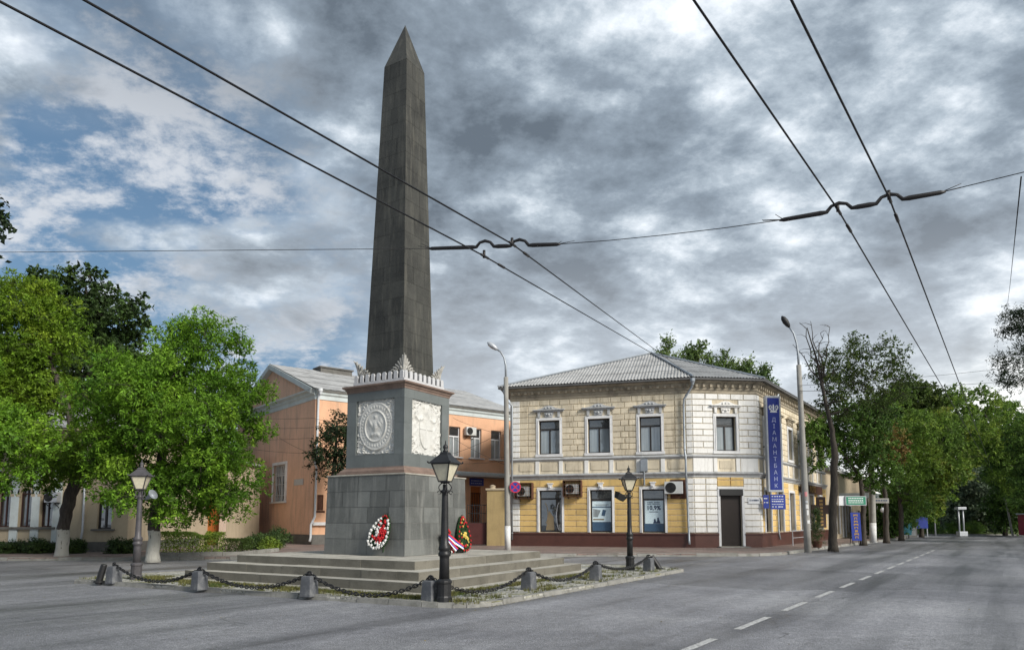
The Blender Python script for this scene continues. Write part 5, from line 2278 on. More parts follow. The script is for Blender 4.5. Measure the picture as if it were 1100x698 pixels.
for k in range(6):
    x = o[0] + (o[1] - o[0]) * (k + .5) / 6
    b.bar((x, .06, 1.6), (x, .06, 3.7), .03)
for z in (1.6, 2.6, 3.7):
    b.bar((o[0], .06, z), (o[1], .06, z), .03)
b.build('door_grille', M['dark'], ob)
b = MB()
b.M = MR
b.prism([(o[0] - 2.2, -1.5), (o[1] + 2.5, -1.5), (o[1] + 2.5, 0), (o[0] - 2.2, 0)], 4.86, 4.98)
b.build('canopy', M['grey_trim'], ob)
pO = lambda x, y, z: MR @ Vector((x, y, z))
downpipe(ob, [pO(.12, -.45, EVZ - .1), pO(.12, -.16, EVZ - .6), pO(.12, -.14, 5.9), pO(-.02, -.22, 5.6), pO(-.02, -.22, 5.3), pO(.12, -.14, 5.0), pO(.10, -.14, 1.9), pO(-.15, -.35, 1.55), pO(-.28, -.45, 1.4),
               pO(-.28, -.45, .6), pO(-.40, -.6, .35)], .075, pO(.12, -.45, EVZ - .12), 'white_frame')
b = MB()
b.M = MR
b.box(-.05, 2.7, -.25, 0, 1.35, 1.55)
b.build('ledge', M['white_trim'], ob)
s0, z0_ = onwall(319, 525, OC, aG)
b = MB()
b.M = MGb
b.box(LG - s0 - .45, LG - s0 + 1.05, -.035, -.005, 4.0, 4.4)
t = b.build('street_nameplate', M['sign_grey'])
tag(t, 'long grey nameplate on the salmon gable wall', 'sign')
x_, z_ = onwall(503, 461, OC, aR)
aircon('white air conditioner between two upper windows of the orange building', MR, x_, 8.0, w=.9, h=.62, grp=None)
x_, z_ = onwall(487.5, 461, OC, aR)
aircon('white air conditioner half hidden by the obelisk plinth on orange wall', MR, rwin[0][0] - .75, 7.9, w=.8, h=.6, grp=None)
board('dark blue board over the barred door of the orange building', MR, doorop[0] - .15, doorop[1] + .2, 4.26, 4.82, 'board_blue', [(.6, 8, .07), (.25, 6, .07)], 'sign_letter', .06, None)
# bracket lamp on the gable wall
s0, _ = onwall(272, 525, OC, aG)
t = thing('wall_lamp', 'black bracket lamp hanging on the salmon gable wall', 'wall lamp', MGb @ Vector((LG - s0, -.05, 3.6)))
b = MB()
b.M = MGb @ Matrix.Translation((LG - s0, 0, 0))
b.tube([(-.9, -.03, 5.05), (.5, -.6, 5.0), (.62, -.65, 4.9), (.62, -.65, 4.6)], .03, 6)
b.tube([(-.9, -.03, 5.05), (-.9, -.03, 4.5)], .03, 6)
b.build('bracket', M['iron'], t)
b = MB()
b.M = MGb @ Matrix.Translation((LG - s0 + .62, -.65, 0))
b.frustum(.22, 3.95, .12, 4.6)
b.frustum(.05, 3.7, .2, 3.95)
b.build('lantern', M['iron'], t)

# yellow gate pillar and barred gate between the houses
gp = aty(533, 560, 43.6)
t = thing('gate_pillar', 'tall weathered ochre gate pillar beside the dark barred gate', 'pillar', (gp.x, gp.y, 0))
MGp = Matrix.Translation((gp.x, gp.y, 0)) @ Matrix.Rotation(R(-6), 4, 'Z')
b = MB()
b.M = MGp
b.box(-.58, .58, -.05, .6, .1, 3.5)
b.build('shaft', M['ochre'], t, bevel=.02)
b = MB()
b.M = MGp
b.box(-.66, .66, -.12, .68, 3.5, 3.62)
b.lathe([(.2, 3.62), (.16, 3.7), (.2, 3.78), (.05, 3.85)], 10, at=(-.25, .2, 0))
b.build('coping', M['cream_wall'], t, bevel=.02)
gl, gr_ = aty(502, 560, 43.9), aty(522.5, 560, 43.9)
t = thing('barred_gate', 'dark maroon metal gate with open bars above solid panels', 'gate', ((gl.x + gr_.x) / 2, 43.9, 0))
b = MB()
b.box(gl.x, gr_.x, 43.88, 43.92, .2, 1.5)
b.build('panel', M['maroon'], t)
b = MB()
for k in range(9):
    x = gl.x + (gr_.x - gl.x) * k / 8
    b.bar((x, 43.9, .15), (x, 43.9, 2.65), .03)
for z in (1.52, 2.1, 2.6):
    b.bar((gl.x, 43.9, z), (gr_.x, 43.9, z), .035)
b.build('bar_grille', M['iron'], t)


# ---------------------------------------------------------------- cream building with arched windows, and its set-back wing
CBx0, CBx1 = -34.0, aty(137.5, 560, 35.2).x
CY = 35.2
cb = thing('cream_building', 'low cream building with narrow arched windows and pale blue pilasters behind the trees', 'building', (CBx1, CY, 0))
MC_ = frame((CBx0, CY), 0)
LC = CBx1 - CBx0
CH = 6.2
arches = []
for px in (5, 27.5, 50.5):
    x = aty(px, 548, CY).x - CBx0
    arches.append((x - .30, x + .30, 1.35, 2.98))
pitch_ = arches[1][0] - arches[0][0]
for k in range(1, 9):
    a = arches[0]
    if a[0] - pitch_ * k > .3:
        arches.append((a[0] - pitch_ * k, a[1] - pitch_ * k, a[2], a[3]))
x = aty(113.5, 548, CY).x - CBx0
recwin = (x - .40, x + .32, 1.25, 2.95)
b = MB()
b.M = MC_
wall_quads(b, 0, LC, 0, CH, [(a[0], a[1], a[2], a[3] + .30) for a in arches] + [recwin], depth=.2)
for a in arches:
    xm, r_ = (a[0] + a[1]) / 2, (a[1] - a[0]) / 2
    n = 10
    for s in (-1, 1):
        pts = [(xm + s * r_ * math.cos(t), 0, a[3] + r_ * math.sin(t)) for t in np.linspace(0, math.pi / 2, n)]
        for i in range(n - 1):
            p, q_ = pts[i], pts[i + 1]
            b.quad(p, (xm + s * r_, 0, p[2]) if i == 0 else (p[0], 0, a[3] + r_), (q_[0], 0, a[3] + r_), q_) if i else b.add(
                [p, (xm + s * r_, 0, a[3] + r_), (q_[0], 0, a[3] + r_), q_], [(0, 1, 2, 3)])
b.M = Matrix.Identity(4)
b.quad((CBx1, CY, 0), (CBx1, CY + 12, 0), (CBx1, CY + 12, CH), (CBx1, CY, CH))
b.quad((CBx1, CY + 12, 0), (CBx0, CY + 12, 0), (CBx0, CY + 12, CH), (CBx1, CY + 12, CH))
b.quad((CBx0, CY + 12, 0), (CBx0, CY, 0), (CBx0, CY, CH), (CBx0, CY + 12, CH))
b.build('wall', M['cream_wall'], cb)
for a in arches:
    b = MB()
    b.M = MC_
    xm, r_ = (a[0] + a[1]) / 2, (a[1] - a[0]) / 2
    b.box(a[0], a[0] + .05, .12, .17, a[2], a[3])
    b.box(a[1] - .05, a[1], .12, .17, a[2], a[3])
    b.box(xm - .025, xm + .025, .12, .17, a[2], a[3] + r_ - .02)
    b.box(a[0], a[1], .118, .17, a[3] - .04, a[3] + .04)
    b.box(a[0], a[1], .12, .17, a[2], a[2] + .06)
    wd = b.build('window', surf('maroon_frame', (.045, .02, .018), .5) if 'maroon_frame' not in bpy.data.materials else bpy.data.materials['maroon_frame'], cb)
    b = MB()
    b.M = MC_
    b.quad((a[0], .165, a[2]), (a[1], .165, a[2]), (a[1], .165, a[3] + r_), (a[0], .165, a[3] + r_))
    b.build('pane', M['pane'], wd)
    b = MB()
    b.M = MC_
    ro, n = r_ + .12, 12
    for i in range(n):
        t0, t1 = math.pi * i / n, math.pi * (i + 1) / n
        b.plate([(xm + r_ * math.cos(t0), a[3] + r_ * math.sin(t0)), (xm + ro * math.cos(t0), a[3] + ro * math.sin(t0)),
                 (xm + ro * math.cos(t1), a[3] + ro * math.sin(t1)), (xm + r_ * math.cos(t1), a[3] + r_ * math.sin(t1))], -.07, 0)
    for s in (-1, 1):
        x = xm + s * (r_ + .07)
        b.box(x - .10, x + .10, -.08, 0, a[3] - .14, a[3] - .005)
        b.box(x - .06, x + .06, -.05, 0, a[2], a[3] - .14)
    b.build('surround', M['pale_blue'] if False else M['cream_wall'], wd)
    b = MB()
    b.M = MC_
    b.box(a[0] - .2, a[1] + .2, -.14, .12, a[2] - .12, a[2] - .003)
    b.build('sill', M['grey_plinth'], wd)
window(cb, MC_, *recwin, M['dark_frame'], M['pane'], M['pane'], None, split=1.0, sill=M['grey_plinth'], depth=.14)
b = MB()
b.M = MC_
xs = sorted([(a[1] + (pitch_ - .6) / 2) for a in arches])
for x in xs:
    b.box(x - .20, x + .20, -.07, 0, .6, 4.1)
    b.box(x - .26, x + .26, -.10, 0, 4.1, 4.3)
b.build('pilaster_trim', M['pale_blue'], cb)
b = MB()
b.M = MC_
b.box(0, LC + .02, -.06, 0, 0, .62)
b.M = Matrix.Identity(4)
b.box(CBx1 + .0, CBx1 + .06, CY - .05, CY + 8, 0, .62)
b.build('plinth', M['grey_plinth'], cb)
b = MB()
b.M = MC_
b.sweep([(0, 0), (LC, 0), (LC, 12)], [(0, CH - .9), (.06, CH - .88), (.06, CH - .5), (.2, CH - .35), (.2, CH - .2), (.4, CH - .08), (.4, CH), (0, CH + .04)])
b.sweep([(0, 0), (LC, 0)], [(0, 4.35), (.07, 4.38), (.07, 4.5), (0, 4.55)])
b.build('cornice', M['cream_wall'], cb)
b = MB()
corrugated(b, (CBx0 - .4, CY - .4, CH + .03), (CBx1 + .4, CY - .4, CH + .03), (CBx0 + 4, CY + 6, CH + 2.2), (CBx1 - 4, CY + 6, CH + 2.2), pitch=.5, amp=.012)
corrugated(b, (CBx1 + .4, CY - .4, CH + .03), (CBx1 + .4, CY + 12.4, CH + .03), (CBx1 - 4, CY + 6, CH + 2.2), (CBx1 - 4, CY + 6, CH + 2.2), pitch=.5, amp=.012)
b.add([(CBx1 + .4, CY + 12.4, CH + .03), (CBx0 - .4, CY + 12.4, CH + .03), (CBx0 + 4, CY + 6, CH + 2.2), (CBx1 - 4, CY + 6, CH + 2.2)], [(0, 1, 2, 3)])
b.build('roof', M['roof_sheet'], cb)
downpipe(cb, [(aty(92, 540, CY).x, CY - .2, CH - .3), (aty(92, 540, CY).x, CY - .12, 1.2), (aty(92, 540, CY).x, CY - .3, .2)], .05, None, 'sign_grey')
xq = aty(60, 540, CY).x - CBx0
aircon('grey air conditioner between the arched windows of the cream building', MC_, xq, 2.55, w=.62, h=.5, grp=None, mat='sign_grey')

WY = 44.3
wx0, wx1 = CBx1, OG[0] + 1.0
wx1 = aty(259, 560, WY + 6).x
WX1 = aty(237, 560, WY).x
wg = thing('annex_wing', 'pale low annex with an orange door between the cream and orange buildings', 'building', (WX1, WY, 0))
dA = aty(222, 550, WY).x
dB = aty(236, 550, WY).x
b = MB()
b.quad((wx0 - 3, WY, 0), (dA, WY, 0), (dA, WY, 5.4), (wx0 - 3, WY, 5.4))
b.quad((dA, WY, 3.5), (dB, WY, 3.5), (dB, WY, 5.4), (dA, WY, 5.4))
b.quad((dB, WY, 0), (dB + .35, WY, 0), (dB + .35, WY, 5.4), (dB, WY, 5.4))
b.box(wx0 - 3, dB + .35, WY + .3, WY + 6, 0, 5.38)
b.build('wall', M['cream_wall'], wg)
b = MB()
b.quad((dB + .352, WY - .3, 0), (OG[0] + 2.2, WY + 9.5, 0), (OG[0] + 2.2, WY + 9.5, 6.4), (dB + .352, WY - .3, 6.4))
b.box(dB + .12, dB + .352, WY - .3, WY + .2, 0, 6.4)
b.build('pink_wall', M['pale_pink'], wg)
b = MB()
b.box(dA, dB, WY + .15, WY + .2, .1, 3.5)
for k in range(5):
    x = dA + (dB - dA) * (k + .5) / 5
    b.box(x - .05, x + .05, WY + .13, WY + .15, .3, 3.3)
b.build('door', M['orange_door'], wg)
b = MB()
b.box(wx0 - 3.2, dB + .6, WY - .35, WY + 6.4, 5.4, 5.55)
b.build('roof', M['roof_sheet'], wg)

# ---------------------------------------------------------------- trees
LEAF = {
    'pine': leafmat('dark_feathery_leaf', (.012, .026, .009), (.018, .036, .011), (.028, .05, .014), .8, .2),
    'ash': leafmat('ash_leaf', (0.087, 0.193, 0.018), (0.159, 0.307, 0.025), (0.246, 0.400, 0.036), .55, .40),
    'ashy': leafmat('ash_leaf_yellowing', (0.095, 0.184, 0.015), (0.152, 0.262, 0.020), (0.237, 0.330, 0.026), .5, .42),
    'maple': leafmat('maple_leaf_dark', (0.029, 0.058, 0.016), (0.046, 0.085, 0.019), (0.065, 0.111, 0.023), .6, .25),
    'dark': leafmat('dark_leaf', (0.061, 0.121, 0.026), (0.095, 0.175, 0.034), (0.142, 0.241, 0.039), .5, .45),
    'mid': leafmat('mid_leaf', (0.093, 0.169, 0.030), (0.151, 0.248, 0.038), (0.233, 0.317, 0.047), .35, .45),
    'olive': leafmat('olive_leaf', (0.048, 0.082, 0.016), (0.073, 0.115, 0.024), (0.105, 0.136, 0.029), .6, .45),
    'rust': leafmat('rusty_leaf', (0.129, 0.082, 0.023), (0.187, 0.117, 0.030), (0.152, 0.152, 0.035), .7, .3),
    'autumn': leafmat('turning_leaf', (.10, .19, .035), (.17, .25, .04), (.26, .27, .04), .45, .45),
    'silver': leafmat('silvery_leaf', (0.098, 0.139, 0.090), (0.139, 0.188, 0.114), (0.179, 0.236, 0.146), .6, .25),
    'poplar': leafmat('poplar_leaf', (0.087, 0.147, 0.044), (0.137, 0.206, 0.058), (0.195, 0.273, 0.078), .5, .3),
    'box': leafmat('hedge_leaf', (0.098, 0.156, 0.023), (0.143, 0.215, 0.026), (0.208, 0.273, 0.033), 1.5, .2),
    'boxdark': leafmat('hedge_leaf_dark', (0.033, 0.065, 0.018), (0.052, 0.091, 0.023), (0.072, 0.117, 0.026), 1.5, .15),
}
BARK = {'plain': barkmat('bark', (.055, .045, .035)), 'wash': barkmat('bark_washed', (.06, .048, .04), 1.15),
        'grey': barkmat('bark_grey', (.12, .105, .085))}


def unit(a):
    return a / np.maximum(1e-9, np.linalg.norm(a, axis=-1, keepdims=True))


def leaves(rs, centers, radii, sprays, per, length, leaf, droop=.35, flat=.75, spread=.5):
    """sprays of leaves round every clump centre; returns vertices and quads"""
    nC = len(centers)
    ns = nC * sprays
    C_ = np.repeat(centers, sprays, 0)
    Rr = np.repeat(radii, sprays, 0)
    d = unit(rs.normal(0, 1, (ns, 3)))
    rad = Rr * rs.uniform(.12, 1.0, ns) ** .35
    org = C_ + d * rad[:, None] * np.array([1, 1, flat])
    sd = unit(d * .45 + rs.normal(0, .6, (ns, 3)) + np.array([0, 0, .1]))
    n = ns * per
    O = np.repeat(org, per, 0)
    S = np.repeat(sd, per, 0)
    t = rs.uniform(0, 1, n)
    L_ = length * rs.uniform(.7, 1.3, n)
    pos = O + S * (t * L_)[:, None]
    pos[:, 2] -= droop * (t ** 2) * L_
    pos += rs.normal(0, .02 + length * .06, (n, 3))
    ax = unit(S * .6 + rs.normal(0, spread, (n, 3)) + np.array([0, 0, -.35 * droop]))
    dd = np.repeat(d, per, 0)
    up = unit(rs.normal(0, .38, (n, 3)) + dd * .9 + np.array([0, 0, .45]))
    sv = unit(np.cross(ax, up))
    sz_ = np.repeat(rs.uniform(.65, 1.3, ns), per)
    ln = leaf[0] * rs.uniform(.5, 1.3, n) * sz_
    wd = leaf[1] * rs.uniform(.6, 1.25, n) * sz_
    nv = np.cross(sv, ax)
    a = pos
    b_ = pos + ax * (ln * .45)[:, None] + sv * (wd * .5)[:, None] + nv * (wd * .12)[:, None]
    c = pos + ax * ln[:, None] - nv * (ln * .10)[:, None]
    e = pos + ax * (ln * .45)[:, None] - sv * (wd * .5)[:, None] + nv * (wd * .12)[:, None]
    V = np.stack([a, b_, c, e], 1).reshape(-1, 3)
    return V, np.arange(n * 4).reshape(-1, 4)


def crown_points(rs, ells, n, rmin, shell=.45):
    """clump centres spread through the crown's ellipsoids, crowding towards the outside"""
    vol = np.array([e[3] * e[4] * e[5] for e in ells]) ** .8
    pr = vol / vol.sum()
    out = []
    tries = 0
    while len(out) < n and tries < n * 60:
        tries += 1
        e = ells[rs.choice(len(ells), p=pr)]
        d = rs.normal(0, 1, 3)
        d /= np.linalg.norm(d)
        r = rs.uniform(shell ** 3, 1) ** (1 / 3)
        p = np.array(e[:3]) + d * r * np.array(e[3:6])
        if all(np.linalg.norm(p - q) > rmin for q in out):
            out.append(p)
    return np.array(out)


def tree(name, label, base, trunk, ells, leafm, bark, seed, clumps=40, crad=(.5, .85), sprays=22, per=12, spray_len=.45, leaf=(.16, .06), droop=.35,
         rmin=.55, group=None, twigs=5, shell=.45, cat='tree', flat=.75, branch_r=.05):
    """trunk: list of (x, y, z, radius) in the world; ells: crown ellipsoids in the world"""
    rs = np.random.RandomState(seed)
    t = thing(name, label, cat, base, group)
    off = np.array(base)
    cen = crown_points(rs, ells, clumps, rmin, shell)
    rad = rs.uniform(crad[0], crad[1], len(cen))
    V, Q = leaves(rs, cen, rad, sprays, per, spray_len, leaf, droop, flat)
    mesh_np('crown', V, Q, LEAF[leafm], t, off)
    b = MB()
    b.smooth = True
    P = [Vector(p[:3]) for p in trunk]
    rr = [p[3] for p in trunk]
    # flare at the foot
    pts, rad_ = [P[0] + Vector((0, 0, -.1))], [rr[0] * 1.35]
    pts.append(P[0] + (P[1] - P[0]) * .06)
    rad_.append(rr[0] * 1.12)
    for i in range(len(P) - 1):
        for k in range(1, 6):
            u = k / 5
            w = rs.normal(0, rr[i] * .10, 3)
            pts.append(P[i].lerp(P[i + 1], u) + Vector(w))
            rad_.append((rr[i] + (rr[i + 1] - rr[i]) * u) * rs.uniform(.95, 1.06))
    b.tube(pts, rad_, 10)
    # limbs: each clump is reached from the nearest limb already grown
    nodes = [(np.array(p), r) for p, r in zip(pts, rad_)][len(pts) // 2:]
    order = np.argsort([min(np.linalg.norm(c - n[0]) for n in nodes) for c in cen])
    for i in order:
        c = cen[i]
        best, bd = None, 1e9
        for (p, r) in nodes:
            d = np.linalg.norm(c - p) + max(0, p[2] - c[2]) * 1.2
            if d < bd:
                best, bd = (p, r), d
        p, r = best
        r0 = min(r * .7, branch_r + .022 * bd)
        r1 = max(.012, r0 * .45)
        mid = (p + c) / 2 + rs.normal(0, .09, 3) * bd + np.array([0, 0, .10 * bd])
        seg = []
        for k in range(6):
            u = k / 5
            q = p * (1 - u) ** 2 + mid * 2 * u * (1 - u) + c * u * u + rs.normal(0, .018, 3) * bd * (0 < k < 5)
            seg.append(q)
        b.tube([Vector(q) for q in seg], [r0 + (r1 - r0) * k / 5 for k in range(6)], 6)
        for k in (2, 3, 4, 5):
            nodes.append((seg[k], r0 + (r1 - r0) * k / 5))
        for _ in range(twigs):
            d = unit(rs.normal(0, 1, 3))
            e = c + d * rad[i] * np.array([1, 1, flat]) * rs.uniform(.7, 1.15)
            m = (c + e) / 2 + rs.normal(0, .06, 3)
            b.tube([Vector(c), Vector(m), Vector(e)], [r1 * .8, r1 * .5, .006], 4)
    b.build('trunk', BARK[bark], t)
    return t


def ell(px, py, Y, rx, rz, dep):
    c = aty(px, py, Y)
    return (c.x, c.y, c.z, rx / F * Y, dep, rz / F * Y)


def tr(*pts):
    """trunk points from picture x, y, depth and width in picture units"""
    out = []
    for (px, py, Y, w) in pts:
        c = aty(px, py, Y)
        out.append((c.x, c.y, max(c.z, .1), w / F * Y / 2))
    return out


# the leafy tree with the whitewashed foot
b0 = atz(164, 601, .13)
Y = b0.y
tree('ash_tree', 'bright green spreading tree with a whitewashed trunk foot beside the hedge', tuple(b0),
     tr((164, 601, Y, 13), (166, 560, Y, 12), (170, 520, Y, 11), (176, 470, Y, 9), (186, 425, Y, 6), (205, 385, Y, 3)),
     [ell(130, 425, Y - .5, 34, 44, 2.4), ell(175, 425, Y, 62, 52, 3.2), ell(222, 378, Y + .3, 48, 32, 2.0), ell(244, 440, Y - .3, 40, 50, 2.3), ell(228, 500, Y - .8, 46, 32, 2.3),
      ell(150, 490, Y - .6, 45, 35, 2.0), ell(180, 532, Y - .5, 46, 26, 2.0), ell(228, 528, Y - .4, 40, 22, 1.8), ell(132, 512, Y - .4, 34, 24, 1.6), ell(126, 482, Y - .3, 26, 26, 1.6), ell(210, 470, Y - 1, 50, 50, 2.6), ell(256, 405, Y, 20, 18, 1.2)],
     'ash', 'wash', 11, clumps=146, crad=(.42, .85), sprays=60, per=12, spray_len=.28, leaf=(.15, .065), droop=.3, rmin=.62, group=None)
# leaning tree in front of the arched windows
b0 = atz(66, 597, .13)
Y = b0.y
tree('ash_tree', 'yellow green tree on a leaning whitewashed trunk in front of the arched windows', tuple(b0),
     tr((66, 597, Y, 12), (69, 560, Y, 12), (76, 530, Y, 13), (84, 505, Y, 12), (78, 455, Y, 8), (60, 405, Y, 6), (40, 360, Y, 4)),
     [ell(28, 345, Y, 48, 40, 2.6), ell(44, 368, Y, 32, 32, 2.2), ell(-5, 400, Y - .5, 40, 55, 2.4), ell(95, 488, Y - .8, 54, 28, 1.8), ell(50, 500, Y - .4, 40, 20, 1.4), ell(40, 420, Y + .5, 40, 28, 2.0), ell(30, 325, Y, 30, 22, 1.5)],
     'ashy', 'wash', 12, clumps=128, crad=(.45, .85), sprays=56, per=12, spray_len=.28, leaf=(.15, .065), droop=.3, rmin=.58, group=None)
# low bright branches reaching in from a tree that stands nearer
Y = 24.0
p = aty(-95, 600, Y)
tree('ash_tree', 'bright lime green branches of a near tree reaching over the pavement edge', (p.x, p.y, 0),
     [(p.x, p.y, 0, .2), (p.x + .1, p.y, 2.2, .17), (p.x + .3, p.y, 4.6, .12), (p.x + .6, p.y, 7.0, .05)],
     [ell(10, 462, Y, 38, 26, 1.3), ell(2, 496, Y, 34, 24, 1.3), ell(-55, 440, Y, 50, 70, 2.0)],
     'ash', 'plain', 13, clumps=62, crad=(.34, .60), sprays=46, per=12, spray_len=.25, leaf=(.13, .07), droop=.3, rmin=.40)
# dark maple behind
Y = 41.5
p = aty(98, 590, Y)
tree('maple_tree', 'tall dark maple rising behind the yellow green tree', (p.x, p.y, .1),
     tr((98, 590, Y, 9), (98, 500, Y, 8), (97, 420, Y, 6), (95, 350, Y, 4), (92, 305, Y, 2)),
     [ell(90, 310, Y, 30, 27, 1.9), ell(122, 342, Y, 34, 30, 2.2), ell(75, 352, Y, 38, 40, 2.4), ell(110, 385, Y, 48, 34, 2.6), ell(45, 305, Y, 14, 14, 1.0), ell(60, 430, Y, 50, 40, 2.0)],
     'maple', 'plain', 14, clumps=100, crad=(.45, .95), sprays=36, per=10, spray_len=.32, leaf=(.22, .18), droop=.2, rmin=.72)
# twigs of a tree beyond the left edge
Y = 17.0
p = aty(-70, 640, Y)
tree('maple_tree', 'dark leaf tips poking in high above the yellow green tree', (p.x, p.y, 0),
     [(p.x, p.y, 0, .2), (p.x + .05, p.y, 3, .17), (p.x, p.y, 6.5, .13), (p.x + .2, p.y, 10.5, .05)],
     [ell(-40, 225, Y, 32, 40, .9), ell(-32, 277, Y, 32, 16, .8), ell(-70, 240, Y, 40, 80, 1.2)],
     'pine', 'plain', 15, clumps=40, crad=(.25, .40), sprays=16, per=11, spray_len=.26, leaf=(.15, .11), droop=.3, rmin=.30)
# dark shrubby tree between the plinth and the orange building
Y = 43.2
p = aty(356, 590, Y)
tree('elm_tree', 'small dark tree half hidden by the monument against the orange wall', (p.x, p.y, .1),
     tr((356, 590, Y, 6), (356, 540, Y, 5), (360, 490, Y, 4), (362, 455, Y, 2)),
     [ell(364, 470, Y, 20, 30, 1.2), ell(350, 495, Y, 18, 18, 1.1), ell(372, 500, Y, 20, 24, 1.2)],
     'pine', 'plain', 16, clumps=46, crad=(.36, .6), sprays=20, per=12, spray_len=.35, leaf=(.14, .09), droop=.4, rmin=.42)
# trees filling in behind the cream building
for i, (px, py, Y, rx, rz, lm) in enumerate(((150, 430, 52, 60, 60, 'dark'), (20, 440, 50, 60, 60, 'mid'), (-60, 420, 48, 60, 80, 'mid'))):
    p = aty(px, 590, Y)
    tree('lime_tree', ('dark round tree behind the annex roof', 'green round tree behind the cream roof', 'green tree past the end of the cream building')[i], (p.x, p.y, 0),
         tr((px, 585, Y, 7), (px, 500, Y, 6), (px, py, Y, 3)), [ell(px, py, Y, rx, rz, 3.5)], lm, 'plain', 30 + i, clumps=80, crad=(.7, 1.1), sprays=30, per=11, spray_len=.5, leaf=(.26, .16), rmin=.9, twigs=2)

# poplars behind the corner house
for i, (px, top, Y, w) in enumerate(((716, 366, 66, 12), (750, 362, 68, 18), (779, 376, 68, 16), (803, 384, 66, 13), (821, 394, 64, 10))):
    p = aty(px, 575, Y)
    h0 = 430
    es = [ell(px, (top + h0) / 2 + 22, Y, w * .70, (h0 - top) / 2 - 12, 1.2), ell(px - w * .5, top + 24, Y, w * .3, 14, .6), ell(px + w * .1, top + 14, Y, w * .16, 16, .4), ell(px + w * .7, top + 28, Y, w * .28, 13, .5), ell(px - w * .2, top + 18, Y, w * .25, 12, .5)]
    lab = ['thin poplar tip beside the roof peak', 'tallest bushy poplar behind the grey roof', 'poplar behind the roof between two neighbours', 'poplar behind the roof slope above the corner downpipe', 'low poplar tip at the end of the roof slope'][i]
    tree('poplar_tree', lab, (p.x, p.y, 0), tr((px, 572, Y, 5), (px, 480, Y, 5), (px, top + 30, Y, 2), (px + 1, top + 6, Y, 1)), es, 'poplar', 'plain', 40 + i,
         clumps=52, crad=(.22, .42), sprays=17, per=9, spray_len=.5, leaf=(.22, .15), droop=-.5, rmin=.5, group='poplars behind the corner house', shell=.3)

# street tree by the pole: dark trunk, half-bare top
b0 = atz(896, 590, .13)
Y = b0.y
tree('street_tree', 'half bare street tree with a thick dark trunk beside the concrete lamp pole', tuple(b0),
     tr((895, 590, Y, 9), (895, 540, Y, 8.2), (897, 490, Y, 7), (894, 462, Y, 5.2), (884, 420, Y, 3.2), (877, 385, Y, 2), (867, 352, Y, 1)),
     [ell(893, 415, Y + .4, 20, 26, 1.2), ell(905, 395, Y + .6, 30, 26, 1.8), ell(940, 388, Y + .3, 34, 34, 2.0), ell(955, 410, Y, 26, 24, 1.6), ell(915, 430, Y + .6, 36, 22, 1.8)],
     'olive', 'plain', 21, clumps=80, crad=(.34, .62), sprays=18, per=8, spray_len=.34, leaf=(.15, .08), droop=.5, rmin=.5, twigs=8, shell=.4, branch_r=.06)
b = MB()
b.smooth = True
rs_ = random.Random(5)
q = aty(880, 385, Y)
bare = thing('bare_branches', 'leafless crooked top branches standing up beside the street lamp head', 'branches', tuple(q))
for (tx, ty) in ((861, 345), (872, 350), (882, 356), (890, 352), (856, 372)):
    e = aty(tx, ty, Y + rs_.uniform(-.5, .5))
    st = q.lerp(aty(884, 420, Y), rs_.random())
    pts = [st.lerp(e, k / 7) + Vector((rs_.uniform(-.15, .15), rs_.uniform(-.1, .1), rs_.uniform(-.1, .1))) * (0 < k) for k in range(8)]
    b.tube(pts, [.05 - .005 * k for k in range(8)], 5)
    for _ in range(6):
        k = rs_.randrange(3, 8)
        d = Vector((rs_.uniform(-1, 1), rs_.uniform(-.6, .6), rs_.uniform(-.2, .9))) * rs_.uniform(.3, .8)
        b.tube([pts[k], pts[k] + d * .5 + Vector((0, 0, .08)), pts[k] + d], [.016, .011, .006], 4)
bm_ = b.build('branches_bare', BARK['plain'])
COL.objects.unlink(bm_)
bpy.data.objects.remove(bare)
for o in list(COL.objects):
    if o.name.startswith('street_tree') and o.type == 'EMPTY':
        COL.objects.link(bm_)
        bm_.name = 'bare_limb'
        bm_.parent = o
        bm_.location = -Vector(o.location)
        break
